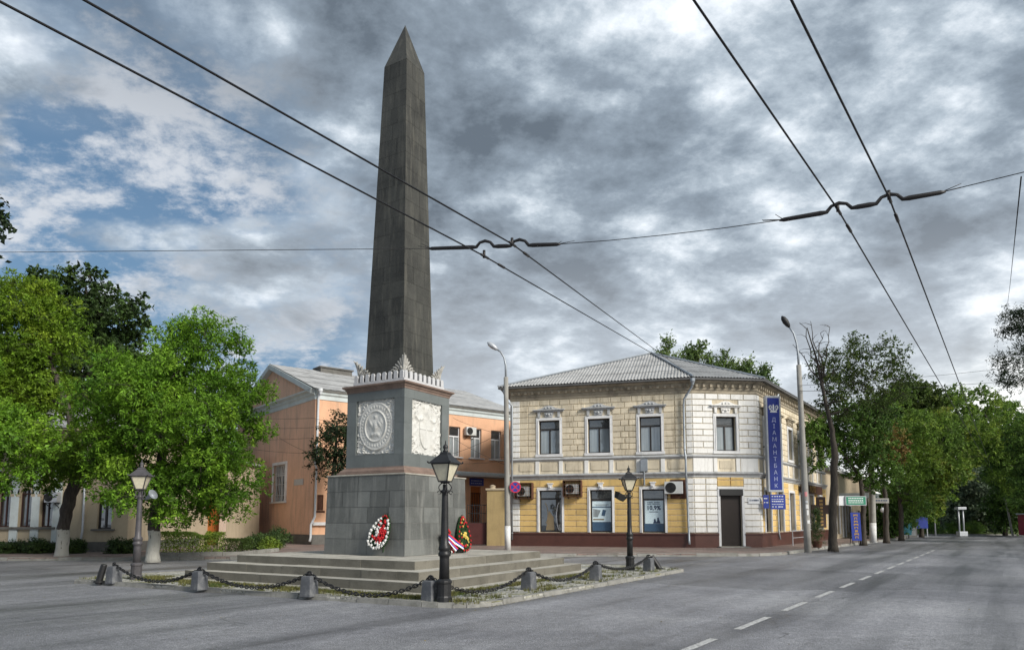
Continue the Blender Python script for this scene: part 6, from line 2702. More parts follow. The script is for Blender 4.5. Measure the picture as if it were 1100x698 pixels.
# denser greenery under it, along the shop fronts
RT = [
    # px, py, Y, rx, rz, depth, leaf, trunk px, base py, label
    ([(890, 466, 26, 22), (912, 458, 28, 24), (928, 480, 26, 28), (936, 450, 22, 22), (880, 488, 14, 12), (945, 505, 18, 20)], 47.5, 'dark', 927, 'dark green tree over the shop fronts behind the half bare street tree', 'street_tree'),
    ([(948, 476, 19, 20), (942, 455, 12, 12)], 52.0, 'rust', 952, 'brownish tree turning rusty behind the whitewashed concrete pole', 'street_tree'),
    ([(962, 440, 30, 24), (985, 470, 36, 34), (960, 500, 30, 36), (985, 520, 28, 28)], 58.0, 'mid', 968, 'green street tree over the teal litter container', 'street_tree'),
    ([(1000, 500, 34, 34), (985, 535, 26, 26), (1015, 470, 30, 28)], 69.0, 'autumn', 990, 'street tree with orange tinged leaves at the end of the pavement', 'street_tree'),
    ([(1010, 455, 36, 30), (1040, 480, 40, 34), (1010, 510, 30, 30)], 88.0, 'mid', 1012, 'park tree straight beyond the end of the street', 'park_tree'),
    ([(1052, 535, 34, 34), (1030, 550, 18, 18), (1070, 550, 18, 20)], 84.0, 'silver', 1058, 'low silvery green park tree behind the paired white columns', 'park_tree'),
    ([(965, 545, 24, 24), (945, 560, 18, 16)], 62.0, 'dark', 958, 'dark low tree shading the pavement by the globe lamp', 'street_tree'),
    ([(1058, 445, 34, 24), (1090, 470, 40, 40), (1045, 470, 36, 26), (1105, 510, 36, 34)], 60.0, 'mid', 1116, 'large green tree leaning over the far side of the road', 'park_tree'),
    ([(1108, 462, 34, 24), (1130, 490, 40, 50), (1118, 530, 24, 26)], 52.0, 'dark', 1140, 'deep green tree at the road side under the dark overhanging branches', 'park_tree'),
    ([(1015, 555, 24, 20), (1000, 535, 20, 24)], 96.0, 'dark', 1016, 'dark park tree in the shade behind the thin lamp mast', 'park_tree'),
    ([(1035, 440, 40, 24), (1075, 455, 34, 30), (1010, 475, 30, 26)], 92.0, 'mid', 1040, 'tall park tree forming the highest green outline past the street end', 'park_tree'),
    ([(1120, 520, 30, 44), (1150, 480, 40, 50)], 70.0, 'mid', 1135, 'broad tree past the kiosk at the edge of the road', 'park_tree'),
    ([(1065, 495, 34, 34), (1035, 520, 24, 24)], 98.0, 'mid', 1066, 'green park tree behind the silvery one', 'park_tree'),
    ([(980, 430, 28, 18), (960, 455, 30, 26)], 74.0, 'olive', 962, 'olive green tree rising behind the row of street trees', 'street_tree'),
    ([(1085, 545, 20, 22), (1092, 500, 26, 40)], 76.0, 'dark', 1080, 'dark tree behind the leaning grey post by the red kiosk', 'park_tree'),
]
for i, (es, Y, lm, tpx, lab, nm) in enumerate(RT):
    p = aty(tpx, 575, Y)
    big = Y > 65
    tree(nm, lab, (p.x, p.y, .1), [(p.x, p.y, .1, .2), (p.x + .1, p.y, 2.4, .17), (p.x, p.y, 4.6, .12), tuple(aty(es[0][0], es[0][1], Y)) + (.05,)],
         [ell(a, c, Y, d, e, d / F * Y * .8) for (a, c, d, e) in es], lm, 'plain', 60 + i, clumps=62 if not big else 62, crad=(.45, .95) if not big else (.7, 1.3),
         sprays=30 if not big else 36, per=11, spray_len=.35 if not big else .5, leaf=(.20, .12) if not big else (.32, .2), rmin=.7 if not big else 1.0, twigs=2, droop=.25, group=None)
# dark feathery branches hanging in over the road
Y = 30.0
p = aty(1215, 600, Y)
tree('pine_tree', 'dark feathery branches hanging high over the road edge', (p.x, p.y, 0),
     [(p.x, p.y, 0, .3), (p.x - .1, p.y, 4, .26), (p.x - .4, p.y, 8, .2), (p.x - .8, p.y, 11.5, .08)],
     [ell(1102, 342, Y, 26, 14, 1.0), ell(1108, 382, Y, 36, 9, 1.1), ell(1094, 405, Y, 26, 10, 1.0), ell(1155, 370, Y, 40, 46, 1.6)],
     'pine', 'plain', 90, clumps=80, crad=(.28, .46), sprays=34, per=15, spray_len=.36, leaf=(.11, .035), droop=.5, rmin=.42, flat=.55, twigs=7)


# far wood closing the view
def treeline(n, seed):
    rs = np.random.RandomState(seed)
    cen, rad = [], []
    for i in range(n):
        a = rs.uniform(-75, 75)
        d = rs.uniform(118, 150)
        x, y = d * math.sin(R(a)), d * math.cos(R(a))
        if y < 40:
            continue
        hgt = 7 + 3 * math.sin(a * .4) + rs.uniform(-2, 2)
        for k in range(9):
            cen.append((x + rs.uniform(-3, 3), y + rs.uniform(-2, 2), rs.uniform(.5, hgt)))
            rad.append(rs.uniform(1.4, 2.4))
    V, Q = leaves(rs, np.array(cen), np.array(rad), 26, 5, 1.1, (.75, .5))
    o = mesh_np('treeline', V, Q, LEAF['mid'])
    tag(o, 'far belt of green park trees closing the end of the street', kind='stuff')


treeline(120, 5)


# ---------------------------------------------------------------- hedges and bushes
def hedge(name, label, pts, w, h, lm, seed, dens=900, leaf=(.07, .045), cat='hedge', group=None, ragged=.08):
    """clipped hedge along a path, leaves thickest near its faces"""
    rs = np.random.RandomState(seed)
    P = [Vector((q[0], q[1], .1)) for q in pts]
    t = thing(name, label, cat, tuple(P[0]), group)
    pos = []
    for a, c in zip(P[:-1], P[1:]):
        L_ = (c - a).length
        n = int(dens * L_ * (w + 2 * h))
        u = rs.uniform(0, 1, n)
        s = rs.uniform(-1, 1, n)
        z = rs.uniform(0, 1, n)
        # push to faces
        f = rs.rand(n)
        z = np.where(f < .4, 1 - rs.exponential(.06, n), z)
        s = np.where(f > .7, np.sign(s) * (1 - rs.exponential(.08, n)), s)
        d = (c - a).normalized()
        nn = Vector((d.y, -d.x, 0))
        hh = h * (1 + ragged * np.sin(u * L_ * 2.3) + ragged * .6 * np.sin(u * L_ * 5.1 + 1))
        rnd_ = np.where(np.abs(s) > .7, 1 - (np.abs(s) - .7) * .5, 1)
        pos.append(np.stack([a.x + d.x * L_ * u + nn.x * s * w / 2, a.y + d.y * L_ * u + nn.y * s * w / 2, .1 + np.clip(z, 0, 1.05) * hh * rnd_], -1))
    pos = np.concatenate(pos)
    n = len(pos)
    ax = unit(rs.normal(0, 1, (n, 3)) + np.array([0, 0, .5]))
    up = unit(rs.normal(0, 1, (n, 3)))
    sv = unit(np.cross(ax, up))
    ln = leaf[0] * rs.uniform(.6, 1.4, n)
    wd = leaf[1] * rs.uniform(.7, 1.3, n)
    V = np.stack([pos, pos + ax * (ln * .5)[:, None] + sv * (wd * .5)[:, None], pos + ax * ln[:, None], pos + ax * (ln * .5)[:, None] - sv * (wd * .5)[:, None]], 1).reshape(-1, 3)
    mesh_np('foliage', V, np.arange(n * 4).reshape(-1, 4), LEAF[lm], t, np.array(P[0]))
    b = MB()
    for a, c in zip(P[:-1], P[1:]):
        k = max(2, int((c - a).length / .5))
        for i in range(k):
            q = a.lerp(c, (i + .5) / k)
            b.tube([q, q + Vector((rnd.uniform(-.1, .1), rnd.uniform(-.1, .1), h * .5)), q + Vector((rnd.uniform(-.2, .2), rnd.uniform(-.2, .2), h * .85))], [.025, .018, .006], 5)
    b.build('stem', BARK['plain'], t)
    return t


def bush(label, px, py, Y, rx, rz, lm, seed, name='round_bush', leaf=(.08, .05)):
    rs = np.random.RandomState(seed)
    e = ell(px, py, Y, rx, rz, rx / F * Y)
    t = thing(name, label, 'bush', (e[0], e[1], .13))
    c = crown_points(rs, [e], 26, .16, .5)
    V, Q = leaves(rs, c, np.full(len(c), e[3] * .35), 26, 12, .16, leaf, .2, .9)
    V[:, 2] = np.maximum(V[:, 2], .12)
    mesh_np('foliage', V, Q, LEAF[lm], t, (e[0], e[1], .13))
    b = MB()
    for k in range(6):
        q = c[k]
        b.tube([(e[0], e[1], .1), ((e[0] + q[0]) / 2 + .05, (e[1] + q[1]) / 2, (q[2] + .1) / 2), tuple(q)], [.03, .02, .008], 5)
    b.build('stem', BARK['plain'], t)


ha, hb_ = atz(172, 593.5, .13), atz(240, 593.0, .13)
hedge('clipped_hedge', 'bright clipped hedge in the bed beside the whitewashed tree', [(ha.x, ha.y), (hb_.x, hb_.y)], .9, .95, 'box', 3)
ha, hb_ = atz(174, 585.5, .13), atz(242, 585, .13)
hedge('clipped_hedge', 'darker upper hedge line in front of the orange door', [(ha.x, ha.y), (hb_.x, hb_.y)], .9, .85, 'box', 4)
ha, hb_ = atz(240, 592.5, .13), atz(268, 591.5, .13)
hedge('clipped_hedge', 'short brownish end of the hedge bed below the salmon wall', [(ha.x, ha.y), (hb_.x, hb_.y)], .8, .62, 'olive', 5)
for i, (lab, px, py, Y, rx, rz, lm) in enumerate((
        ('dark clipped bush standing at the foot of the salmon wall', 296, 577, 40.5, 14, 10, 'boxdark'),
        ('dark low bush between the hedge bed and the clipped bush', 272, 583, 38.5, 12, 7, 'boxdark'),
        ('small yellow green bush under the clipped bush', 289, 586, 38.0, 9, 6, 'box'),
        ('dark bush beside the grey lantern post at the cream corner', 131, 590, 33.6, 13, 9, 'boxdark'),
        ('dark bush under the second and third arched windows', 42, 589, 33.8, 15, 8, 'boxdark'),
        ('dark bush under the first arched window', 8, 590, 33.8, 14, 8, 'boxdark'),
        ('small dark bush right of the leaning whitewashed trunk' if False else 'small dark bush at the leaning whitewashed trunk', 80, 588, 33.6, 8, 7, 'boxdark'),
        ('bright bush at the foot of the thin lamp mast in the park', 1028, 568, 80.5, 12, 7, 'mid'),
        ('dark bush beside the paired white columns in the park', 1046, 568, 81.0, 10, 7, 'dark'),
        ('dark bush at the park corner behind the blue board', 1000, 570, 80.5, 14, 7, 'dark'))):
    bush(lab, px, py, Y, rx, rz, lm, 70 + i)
b = MB()
k1, k2, k3 = atz(166, 598, .13), atz(262, 596, .13), atz(300, 592, .13)
kerb_row(b, [(k1.x, k1.y), (k2.x, k2.y), (k3.x, k3.y)], top=.30, w=.12, foot=.1)
tag(b.build('bed_kerb', M['kerb']), kind='structure')


# ---------------------------------------------------------------- poles
def concrete_pole(label, q, top, r0, r1, wash=0, arm=None, parent_name='concrete_pole', lampname=True):
    t = thing('concrete_pole', label, 'pole', q)
    q, top = Vector(q), Vector(top)
    b = MB()
    b.smooth = True
    b.tube([q.lerp(top, k / 6) for k in range(7)], [r0 + (r1 - r0) * k / 6 for k in range(7)], 12)
    b.build('shaft', M['concrete'], t)
    if wash:
        b = MB()
        b.smooth = True
        k = wash / (top.z - q.z)
        b.tube([q, q.lerp(top, k)], [r0 + .006, r0 + (r1 - r0) * k + .006], 12)
        b.build('whitewash_coat', M['whitewash'], t)
    if arm:
        pts = [Vector(p) for p in arm]
        b = MB()
        b.smooth = True
        b.tube(pts, [.06] * 2 + [.045] * (len(pts) - 2), 8)
        a = b.build('arm', M['zinc'], t)
        d = (pts[-1] - pts[-2]).normalized()
        b = MB()
        b.smooth = True
        e = pts[-1]
        b.tube([e, e + d * .12, e + d * .35, e + d * .55, e + d * .68], [.05, .11, .15, .12, .03], 10)
        h_ = b.build('lamp_head', M['dark'] if top.x > 5 else M['sign_grey'], a)
    return t


q = atz(545.5, 590.5, .13)
Y = q.y
concrete_pole('concrete lamp pole with a whitewashed foot and no-parking sign at the house corner', q, aty(543.5, 405, Y), .155, .12, wash=1.25,
              arm=[aty(543.5, 412, Y), aty(543.3, 392, Y), aty(541.5, 384, Y), aty(538, 378, Y), aty(534.5, 375.5, Y)])
ss = aty(553.5, 523, Y - .2)
t = thing('no_parking_sign', 'round blue and red no-stopping sign on the lamp pole', 'road sign', (ss.x, ss.y, ss.z - .4))
b = MB()
b.M = Matrix.Translation(ss) @ Matrix.Rotation(R(90), 4, 'X') @ Matrix.Rotation(0, 4, 'Z')
b.lathe([(.30, -.012), (.30, .012)], 28)
b.build('plate', M['sign_grey'], t)
b = MB()
b.M = Matrix.Translation(ss + Vector((0, -.016, 0))) @ Matrix.Rotation(R(90), 4, 'X')
b.lathe([(.24, -.002), (.24, .002)], 28)
b.build('blue_disc', M['board_blue'], t)
b = MB()
b.M = Matrix.Translation(ss + Vector((0, -.021, 0)))
n = 28
for i in range(n):
    t0, t1 = 2 * math.pi * i / n, 2 * math.pi * (i + 1) / n
    b.plate([(.235 * math.cos(t0), .235 * math.sin(t0)), (.295 * math.cos(t0), .295 * math.sin(t0)), (.295 * math.cos(t1), .295 * math.sin(t1)), (.235 * math.cos(t1), .235 * math.sin(t1))], -.004, .002)
for a in (R(45), R(-45)):
    dx, dz = math.cos(a), math.sin(a)
    b.plate([(-dx * .24 - dz * .03, -dz * .24 + dx * .03), (-dx * .24 + dz * .03, -dz * .24 - dx * .03), (dx * .24 + dz * .03, dz * .24 - dx * .03), (dx * .24 - dz * .03, dz * .24 + dx * .03)], -.0035 - .0006 * (a > 0), .002)
b.build('red_ring', M['sign_red'], t)
b = MB()
b.bar(ss + Vector((0, .015, 0)), Vector((q.x, q.y, ss.z)), .04)
b.build('bracket', M['iron'], t)

q = atz(868, 593, .13)
Y = q.y
concrete_pole('leaning concrete lamp pole covered in torn bills on the kerb corner', q, aty(858, 392, Y), .17, .115,
              arm=[aty(858.3, 397, Y), aty(857.3, 380, Y), aty(855.5, 368, Y), aty(852.5, 358, Y), aty(848, 351.5, Y)])
pole2 = [o for o in COL.objects if o.name == 'concrete_pole.001'][0]
bill_mats = [surf('pink_paper', (.6, .25, .25), .8), M['whitewash'], M['sign_grey']]
for (px, py, c_, w_, h_) in ((864.5, 533, 0, .13, .22), (866.0, 546, 1, .14, .20), (867.2, 553, 1, .10, .24), (868.2, 562, 1, .15, .16), (865.4, 540, 2, .12, .1)):
    e = aty(px, py, Y)
    # paper wrapped on the near side of the round shaft
    rr_ = .166
    b = MB()
    ax = aty(868 - (593 - py) * .0497, py, Y)
    n = 6
    for k in range(n):
        a0, a1 = R(-100 + (px - 866) * 6) + w_ / rr_ * (k / n - .3), R(-100 + (px - 866) * 6) + w_ / rr_ * ((k + 1) / n - .3)
        b.quad((ax.x + rr_ * math.cos(a0), ax.y + rr_ * math.sin(a0), ax.z), (ax.x + rr_ * math.cos(a1), ax.y + rr_ * math.sin(a1), ax.z),
               (ax.x + rr_ * math.cos(a1) * .99, ax.y + rr_ * math.sin(a1) * .99, ax.z + h_), (ax.x + rr_ * math.cos(a0) * .99, ax.y + rr_ * math.sin(a0) * .99, ax.z + h_))
    b.build('torn_bill', bill_mats[c_], pole2)


q = atz(938, 582.5, .13)
Y = q.y
concrete_pole('far concrete pole with a tall whitewashed foot by the blue pavement board', q, aty(935, 440, Y), .22, .15, wash=1.35)
e = aty(947, 537.5, Y)
t = thing('street_nameplate', 'small pale nameplate bracketed to the far concrete pole', 'sign', (e.x, e.y, e.z - .15))
b = MB()
b.box(e.x - .5, e.x + .5, e.y - .03, e.y, e.z - .17, e.z + .17)
b.bar((e.x - .75, e.y, e.z), (e.x - .5, e.y - .015, e.z), .04)
b.build('plate', M['concrete'], t)
b = MB()
for k in range(5):
    b.box(e.x - .42 + k * .17, e.x - .30 + k * .17, e.y - .036, e.y - .032, e.z - .04, e.z + .06)
b.build('lettering', M['poster_ink'], t)


# ---------------------------------------------------------------- overhead wires
def wire(name, label, pts, r=.012, group=None, mat='wire', sag=0.0, cat='wire'):
    b = MB()
    b.smooth = True
    P = [Vector(p) for p in pts]
    out = [P[0]]
    for a, c in zip(P[:-1], P[1:]):
        n = 12 if sag else 2
        for k in range(1, n + 1):
            u = k / n
            q = a.lerp(c, u)
            q.z -= sag * 4 * u * (1 - u)
            out.append(q)
    b.tube(out, r, 6)
    o = b.build(name, M[mat])
    return tag(o, label, cat, group)


WZ = 5.8


def at_h(px, py, z=WZ):
    return atz(px, py, z)


p1, p2 = at_h(520, 275), at_h(550, 262)
p3, p4 = at_h(900, 225), at_h(955, 212)
corner = Vector((EB.x, EB.y, Z_EV + .02))
anchor1 = aty(748, 403.5, EB.y + .05)
anchor2 = aty(752, 383, EB.y + .3)
anchor2 = Vector(((EB.x * .72 + ap.x * .28), (EB.y * .72 + ap.y * .28), (EB.z * .72 + ap.z * .28 + .1)))
back = -ROADDIR
g_ = 'trolley contact wires over the crossing'


def through(p, px, py):
    """the wire carries on level from p so that it passes the picture point"""
    q = at_h(px, py)
    d = (q - p).normalized()
    return p + d * 26


w0 = wire('contact_wire', 'outer trolley wire slanting past the obelisk shaft down to the roof corner', [through(p1, 0, 2), p1, corner], .0115, g_)
wire('contact_wire', 'upper trolley wire slanting past the obelisk shaft to the roof hip', [through(p2, 90, 0), p2, anchor2], .0115, g_)
f3, f4 = at_h(1015, 420), at_h(1030, 410)
d3, d4 = (f3 - p3).normalized(), (f4 - p4).normalized()
wire('contact_wire', 'longer trolley wire of the pair over the road falling towards the street end', [through(p3, 745, 0), p3, p3 + d3 * 75], .0115, g_)
wire('contact_wire', 'trolley wire of the road pair starting at the top above the insulator bar', [through(p4, 850, 0), p4, p4 + d4 * 75], .0115, g_)

# span wire with its insulator bars
t = thing('span_wire', 'cross wire carrying two black insulator bars over the trolley wires', 'wire', tuple(p1))
up = Vector((0, 0, .10))


def spanpt(px, py):
    """point of the span's vertical plane"""
    a, c = Vector((p1.x, p1.y)), Vector((p4.x, p4.y))
    s, z = onwall(px, py, (a.x, a.y), math.atan2(c.y - a.y, c.x - a.x))
    d = (c - a).normalized()
    return Vector((a.x + d.x * s, a.y + d.y * s, z))


A1, A2_ = spanpt(464, 267), spanpt(598, 262.5)
B1, B2 = spanpt(842, 236), spanpt(1010, 207)
LFT, RGT = spanpt(0, 271), spanpt(1100, 185)
LF2 = A1 + (LFT - A1) * 1.9
RG2 = RGT + (RGT - B2) * 6
b = MB()
b.smooth = True
b.tube([LF2, A1.lerp(LF2, .5), A1], .006, 5)
b.build('cable', M['wire'], t)
b = MB()
b.smooth = True
m = A2_.lerp(B1, .5) - Vector((0, 0, .035))
b.tube([A2_, A2_.lerp(m, .5) - Vector((0, 0, .01)), m, m.lerp(B1, .5) - Vector((0, 0, .01)), B1], .006, 5)
b.build('cable', M['wire'], t)
b = MB()
b.smooth = True
b.tube([B2, RGT, RG2], .006, 5)
b.build('cable', M['wire'], t)
for (S, E, xs) in ((A1, A2_, (p1, p2)), (B1, B2, (p3, p4))):
    b = MB()
    b.smooth = True
    d = (E - S).normalized()
    L_ = (E - S).length
    us = [(x - S).dot(d) for x in xs]
    pts, rad = [S - d * .06, S], [.012, .03]
    prev = 0
    for u in us:
        base = lambda v: S + d * v
        pts += [base(u - .22), base(u - .15), base(u - .09) + Vector((0, 0, .07)), base(u) + Vector((0, 0, .095)), base(u + .09) + Vector((0, 0, .07)), base(u + .15), base(u + .22)]
        rad += [.034, .026, .022, .026, .022, .026, .034]
    pts += [E, E + d * .06]
    rad += [.03, .012]
    b.tube(pts, rad, 8)
    for v in (S, E):
        for k in range(3):
            e = Vector((rnd.uniform(-.12, .12), rnd.uniform(-.05, .05), rnd.uniform(.02, .09))) + d * (.16 if v is E else -.16)
            b.tube([v, v + e], [.006, .004], 4)
    b.build('insulator_bar', M['insulator'], t)
    for x, dd in zip(xs, ((corner - p1).normalized(), (anchor2 - p2).normalized()) if S is A1 else (d3, d4)):
        b = MB()
        b.smooth = True
        b.tube([x + Vector((0, 0, .09)), x + Vector((0, 0, -.03))], [.022, .022], 8)
        b.tube([x - dd * .12, x + dd * .18], .02, 6)
        b.build('wire_clamp', M['insulator'], t)
        b = MB()
        b.smooth = True
        b.tube([x + dd * .62, x + dd * .9], .022, 6)
        b.build('wire_weight', M['insulator'], t)

g1 = spanpt(1097, 190)
wire('guy_wire', 'thin steep wire dropping from the cross wire to the dark branches', [g1, aty(1085, 306, 28), aty(1078, 360, 40)], .008)
g2 = 'thin wires strung between the street poles'
wire('street_cable', 'upper of two thin cables strung over the street trees', [aty(858, 414, 34.3), aty(1062, 397.5, 40), aty(1180, 385, 44)], .010, g2, sag=.08)
wire('street_cable', 'lower of two thin cables strung over the street trees', [aty(859, 420, 34.3), aty(1062, 411, 40), aty(1180, 402, 44)], .012, g2, sag=.08)
g3 = 'slack cables across the orange building'
cabs = [((252, 447, 50), (337, 449, 45), (372, 452, 44)), ((250, 458, 50), (337, 459, 45)), ((252, 471, 51), (338, 470, 45)), ((256, 480, 50.5), (337, 487, 45), (372, 490, 44)), ((300, 470, 47.5), (336, 487, 45)),
        ((487, 449, 47), (545, 468, 38.5)), ((487, 487, 46), (545, 461, 38.5)), ((487, 492, 48), (545, 490, 38.5)), ((487, 497, 47), (545, 494, 38.5)), ((486, 470, 48), (545, 500, 38.5))]
cl = ['highest cable along the salmon gable', 'second cable along the salmon gable', 'third cable along the salmon gable', 'lowest cable reaching past the downpipe', 'short slanting cable below the downpipe elbow',
      'cable falling towards the lamp pole over orange wall', 'cable rising steeply to the lamp pole', 'nearly level cable above the canopy', 'cable just over the canopy edge', 'cable falling across the first upper window']
for i, c in enumerate(cabs):
    wire('wall_cable', cl[i], [aty(*p) for p in c], .010, g3, sag=.10, cat='cable')

# ---------------------------------------------------------------- shops down the street and small things
S0 = Vector((D[0], D[1], 0))
sd = Vector((math.cos(SA), math.sin(SA), 0))
shop = thing('shop_row', 'low pale shop row past the corner house with canopy and columns', 'building', tuple(S0))
MS2 = frame((D[0] + sd.x * .05, D[1] + sd.y * .05), SA)
b = MB()
b.M = MS2
sops = [(1.0, 2.4, .5, 3.0), (3.6, 5.0, .5, 3.0), (6.4, 7.6, .2, 2.9), (9.0, 10.4, .6, 2.9)]
wall_quads(b, 0, 26, 0, 5.6, sops, depth=.25)
b.box(0, 26, .26, 8, 0, 5.58)
b.build('wall', M['cream_wall'], shop)
b = MB()
b.M = MS2
b.box(-.2, 26.2, -.4, 8, 5.6, 5.85)
b.build('roof', M['roof_sheet'], shop)
for o in sops:
    window(shop, MS2, *o, M['dark_frame'], M['pane'], M['pane_blind'], M['white_trim'], sw=.14, split=.75, mull=False)
b = MB()
b.M = MS2
b.prism([(5.6, -2.6), (9.2, -2.6), (9.2, 0), (5.6, 0)], 3.5, 3.95)
b.build('canopy', M['pale_blue'], shop)
for x in (6.0, 8.8):
    b = MB()
    b.smooth = True
    b.M = MS2 @ Matrix.Translation((x, -2.3, 0))
    b.lathe([(.22, .1), (.22, .3), (.17, .36), (.15, 3.2), (.2, 3.3), (.22, 3.5)], 14)
    b.build('column', M['white_plaster'], shop)

# brown boards on the side of the corner house, near its far end
x0_, _ = onwall(877, 530, (C[0], C[1]), SA)
t = thing('shop_sign', 'long brown fascia sign with gold letters on the street side', 'sign', MCD @ Vector((10.3, -.3, 3.55)))
b = MB()
b.M = MCD
b.box(9.2, 15.6, -.30, -.22, 3.55, 4.15)
b.build('board', M['sign_brown'], t)
b = MB()
b.M = MCD @ Matrix.Translation((12.4, -.31, 3.85))
b.text('ФОТО', .62, .004)
b.build('lettering', M['gold'], t)
t = thing('shop_sign', 'upright brown cross shaped sign with gold marks beside the street tree', 'sign', MCD @ Vector((11.2, -.6, 1.3)))
b = MB()
vs_ = aty(881, 548, MCD.translation.y + 9.2)
b.M = Matrix.Translation((vs_.x, vs_.y - .2, 0)) @ Matrix.Rotation(R(8), 4, 'Z')
MV = b.M.copy()
b.box(-.34, .34, 0, .08, 1.15, 3.3)
b.box(-.72, .72, .003, .077, 2.1, 2.75)
b.build('board', M['sign_brown'], t)
b = MB()
b.M = MV
for k in range(8):
    b.box(-.10 + rnd.uniform(-.03, .03), .12, -.006, -.001, 1.28 + k * .24, 1.28 + k * .24 + .14)
b.build('lettering', M['gold'], t)
x_, z_ = onwall(884, 530, (C[0], C[1]), SA)
# conical evergreen in front of the side wall
e = aty(877, 565, 40.5)
t = thing('cypress_shrub', 'slim dark evergreen in a tub behind the leaning concrete pole', 'shrub', (e.x, e.y, .13))
rs_ = np.random.RandomState(8)
cen = np.array([(e.x + rs_.normal(0, .05), e.y + rs_.normal(0, .05), .5 + k * .15) for k in range(12)])
V, Q = leaves(rs_, cen, np.array([.42 - .028 * k for k in range(12)]), 40, 8, .16, (.08, .03), -.5)
mesh_np('foliage', V, Q, LEAF['boxdark'], t, (e.x, e.y, .13))
b = MB()
b.lathe([(.22, .13), (.30, .5), (.27, .5)], 12, at=(e.x, e.y, 0))
b.build('tub', M['rust'], t)
# steps rail by the side wall
t = thing('entrance_rail', 'pale metal handrail at the brown plinth by the concrete pole', 'railing', MCD @ Vector((3.6, -.9, .13)))
b = MB()
b.M = MCD
b.tube([(3.6, -.9, .13), (3.6, -.9, 1.02), (7.4, -.9, 1.02), (7.4, -.9, .13)], .03, 8)
b.tube([(3.6, -.9, .6), (7.4, -.9, .6)], .02, 6)
b.build('rail', M['sign_grey'], t)

# green box sign and its pale end
e = aty(919.5, 537.5, 45.0)
t = thing('green_sign', 'green box sign with white writing jutting out by the street tree', 'sign', (e.x, e.y, e.z - .3))
b = MB()
b.M = Matrix.Translation((e.x, e.y, e.z)) @ Matrix.Rotation(R(4), 4, 'Z')
b.box(-.68, .68, 0, .25, -.29, .29)
b.build('box', M['sign_grey'], t)
b = MB()
b.M = Matrix.Translation((e.x, e.y, e.z)) @ Matrix.Rotation(R(4), 4, 'Z')
b.box(-.64, .64, -.008, -.001, -.25, .25)
b.build('face', M['sign_green'], t)
b = MB()
b.M = Matrix.Translation((e.x, e.y, e.z)) @ Matrix.Rotation(R(4), 4, 'Z')
for (z, n, h_) in ((.12, 9, .06), (-.03, 8, .07), (-.15, 10, .05)):
    for k in range(n):
        b.box(-.5 + k * 1.0 / n, -.5 + k * 1.0 / n + .7 / n, -.014, -.009, z, z + h_)
b.build('lettering', M['sign_white'], t)
b = MB()
b.bar((e.x - .68, e.y + .12, e.z), (e.x - 1.3, e.y + .5, e.z), .06)
b.box(e.x - 1.05, e.x - .69, e.y + .05, e.y + .3, e.z - .3, e.z + .3)
b.build('bracket', M['sign_white'], t)

# blue pavement board with a vertical row of pale letters
e = atz(921, 584, .13)
t = thing('pavement_board', 'tall blue standing board with a column of pale letters on the pavement', 'signboard', (e.x, e.y, .13))
b = MB()
MA = Matrix.Translation((e.x, e.y, .13)) @ Matrix.Rotation(R(-8), 4, 'Z') @ Matrix.Rotation(R(-4), 4, 'X')
b.M = MA
b.box(-.30, .30, 0, .05, .22, 2.05)
b.build('panel', M['board_blue'], t)
b = MB()
b.M = MA
rr_ = random.Random(3)
for k in range(8):
    z = .36 + k * .205
    w_ = rr_.uniform(.09, .14)
    b.box(-w_, -w_ + .05, -.008, -.002, z, z + .14)
    b.box(w_ - .05, w_, -.008, -.002, z, z + .14)
    b.box(-w_ + .051, w_ - .051, -.0075, -.002, z + rr_.choice([0, .05, .10]), z + .14 if rr_.random() < .2 else z + .135)
b.build('lettering', M['gold'], t)
b = MB()
for s in (-.26, .26):
    b.bar(MA @ Vector((s, .02, 0)), MA @ Vector((s, .02, .24)), .04)
    b.bar(MA @ Vector((s, .55, 0)), MA @ Vector((s, .05, 1.9)), .03)
b.build('leg_frame', M['iron'], t)

# teal container, globe lamp, park furniture
e = atz(972, 578, .1)
t = thing('litter_container', 'teal blue metal container at the kerb under the trees', 'container', (e.x, e.y, .1))
b = MB()
b.M = Matrix.Translation((e.x, e.y, .1))
b.frustum(.42, .3, .5, 1.35, .35, .4)
b.box(-.54, .54, -.44, .44, 1.35, 1.42)
b.build('bin_body', M['teal'], t, bevel=.03)
b = MB()
b.M = Matrix.Translation((e.x, e.y, .1))
for sxx in (-.35, .35):
    b.bar((sxx, 0, 0), (sxx, 0, .32), .07)
b.build('foot_frame', M['iron'], t)
e = atz(950, 579, .13)
t = thing('globe_lamp', 'white globe lamp on a thin dark post under the trees', 'street lamp', (e.x, e.y, .13))
b = MB()
b.smooth = True
b.lathe([(.08, .13), (.06, .4), (.04, 2.2), (.06, 2.3)], 10, at=(e.x, e.y, 0))
b.build('post', M['iron'], t)
b = MB()
b.smooth = True
b.ball((e.x, e.y, 2.48), .2, 14, 10)
b.build('globe', M['sign_white'], t)
e = atz(1033.5, 575, .15)
t = thing('gate_column', 'pair of slim white columns joined by a cap at the park entrance', 'columns', (1.0 * e.x, e.y, .15))
b = MB()
b.smooth = True
for s in (-.22, .22):
    b.tube([(e.x + s, e.y, .5), (e.x + s, e.y, 2.7)], .07, 10)
b.build('column_frame', M['sign_grey'], t)
b = MB()
b.box(e.x - .4, e.x + .4, e.y - .3, e.y + .3, .1, .55)
b.box(e.x - .42, e.x + .42, e.y - .3, e.y + .3, 2.7, 2.95)
b.build('footing', M['sign_grey'], t, bevel=.02)
e = atz(1005, 575, .15)
t = thing('lamp_mast', 'thin pale lamp mast at the park corner', 'street lamp', (e.x, e.y, .15))
b = MB()
b.smooth = True
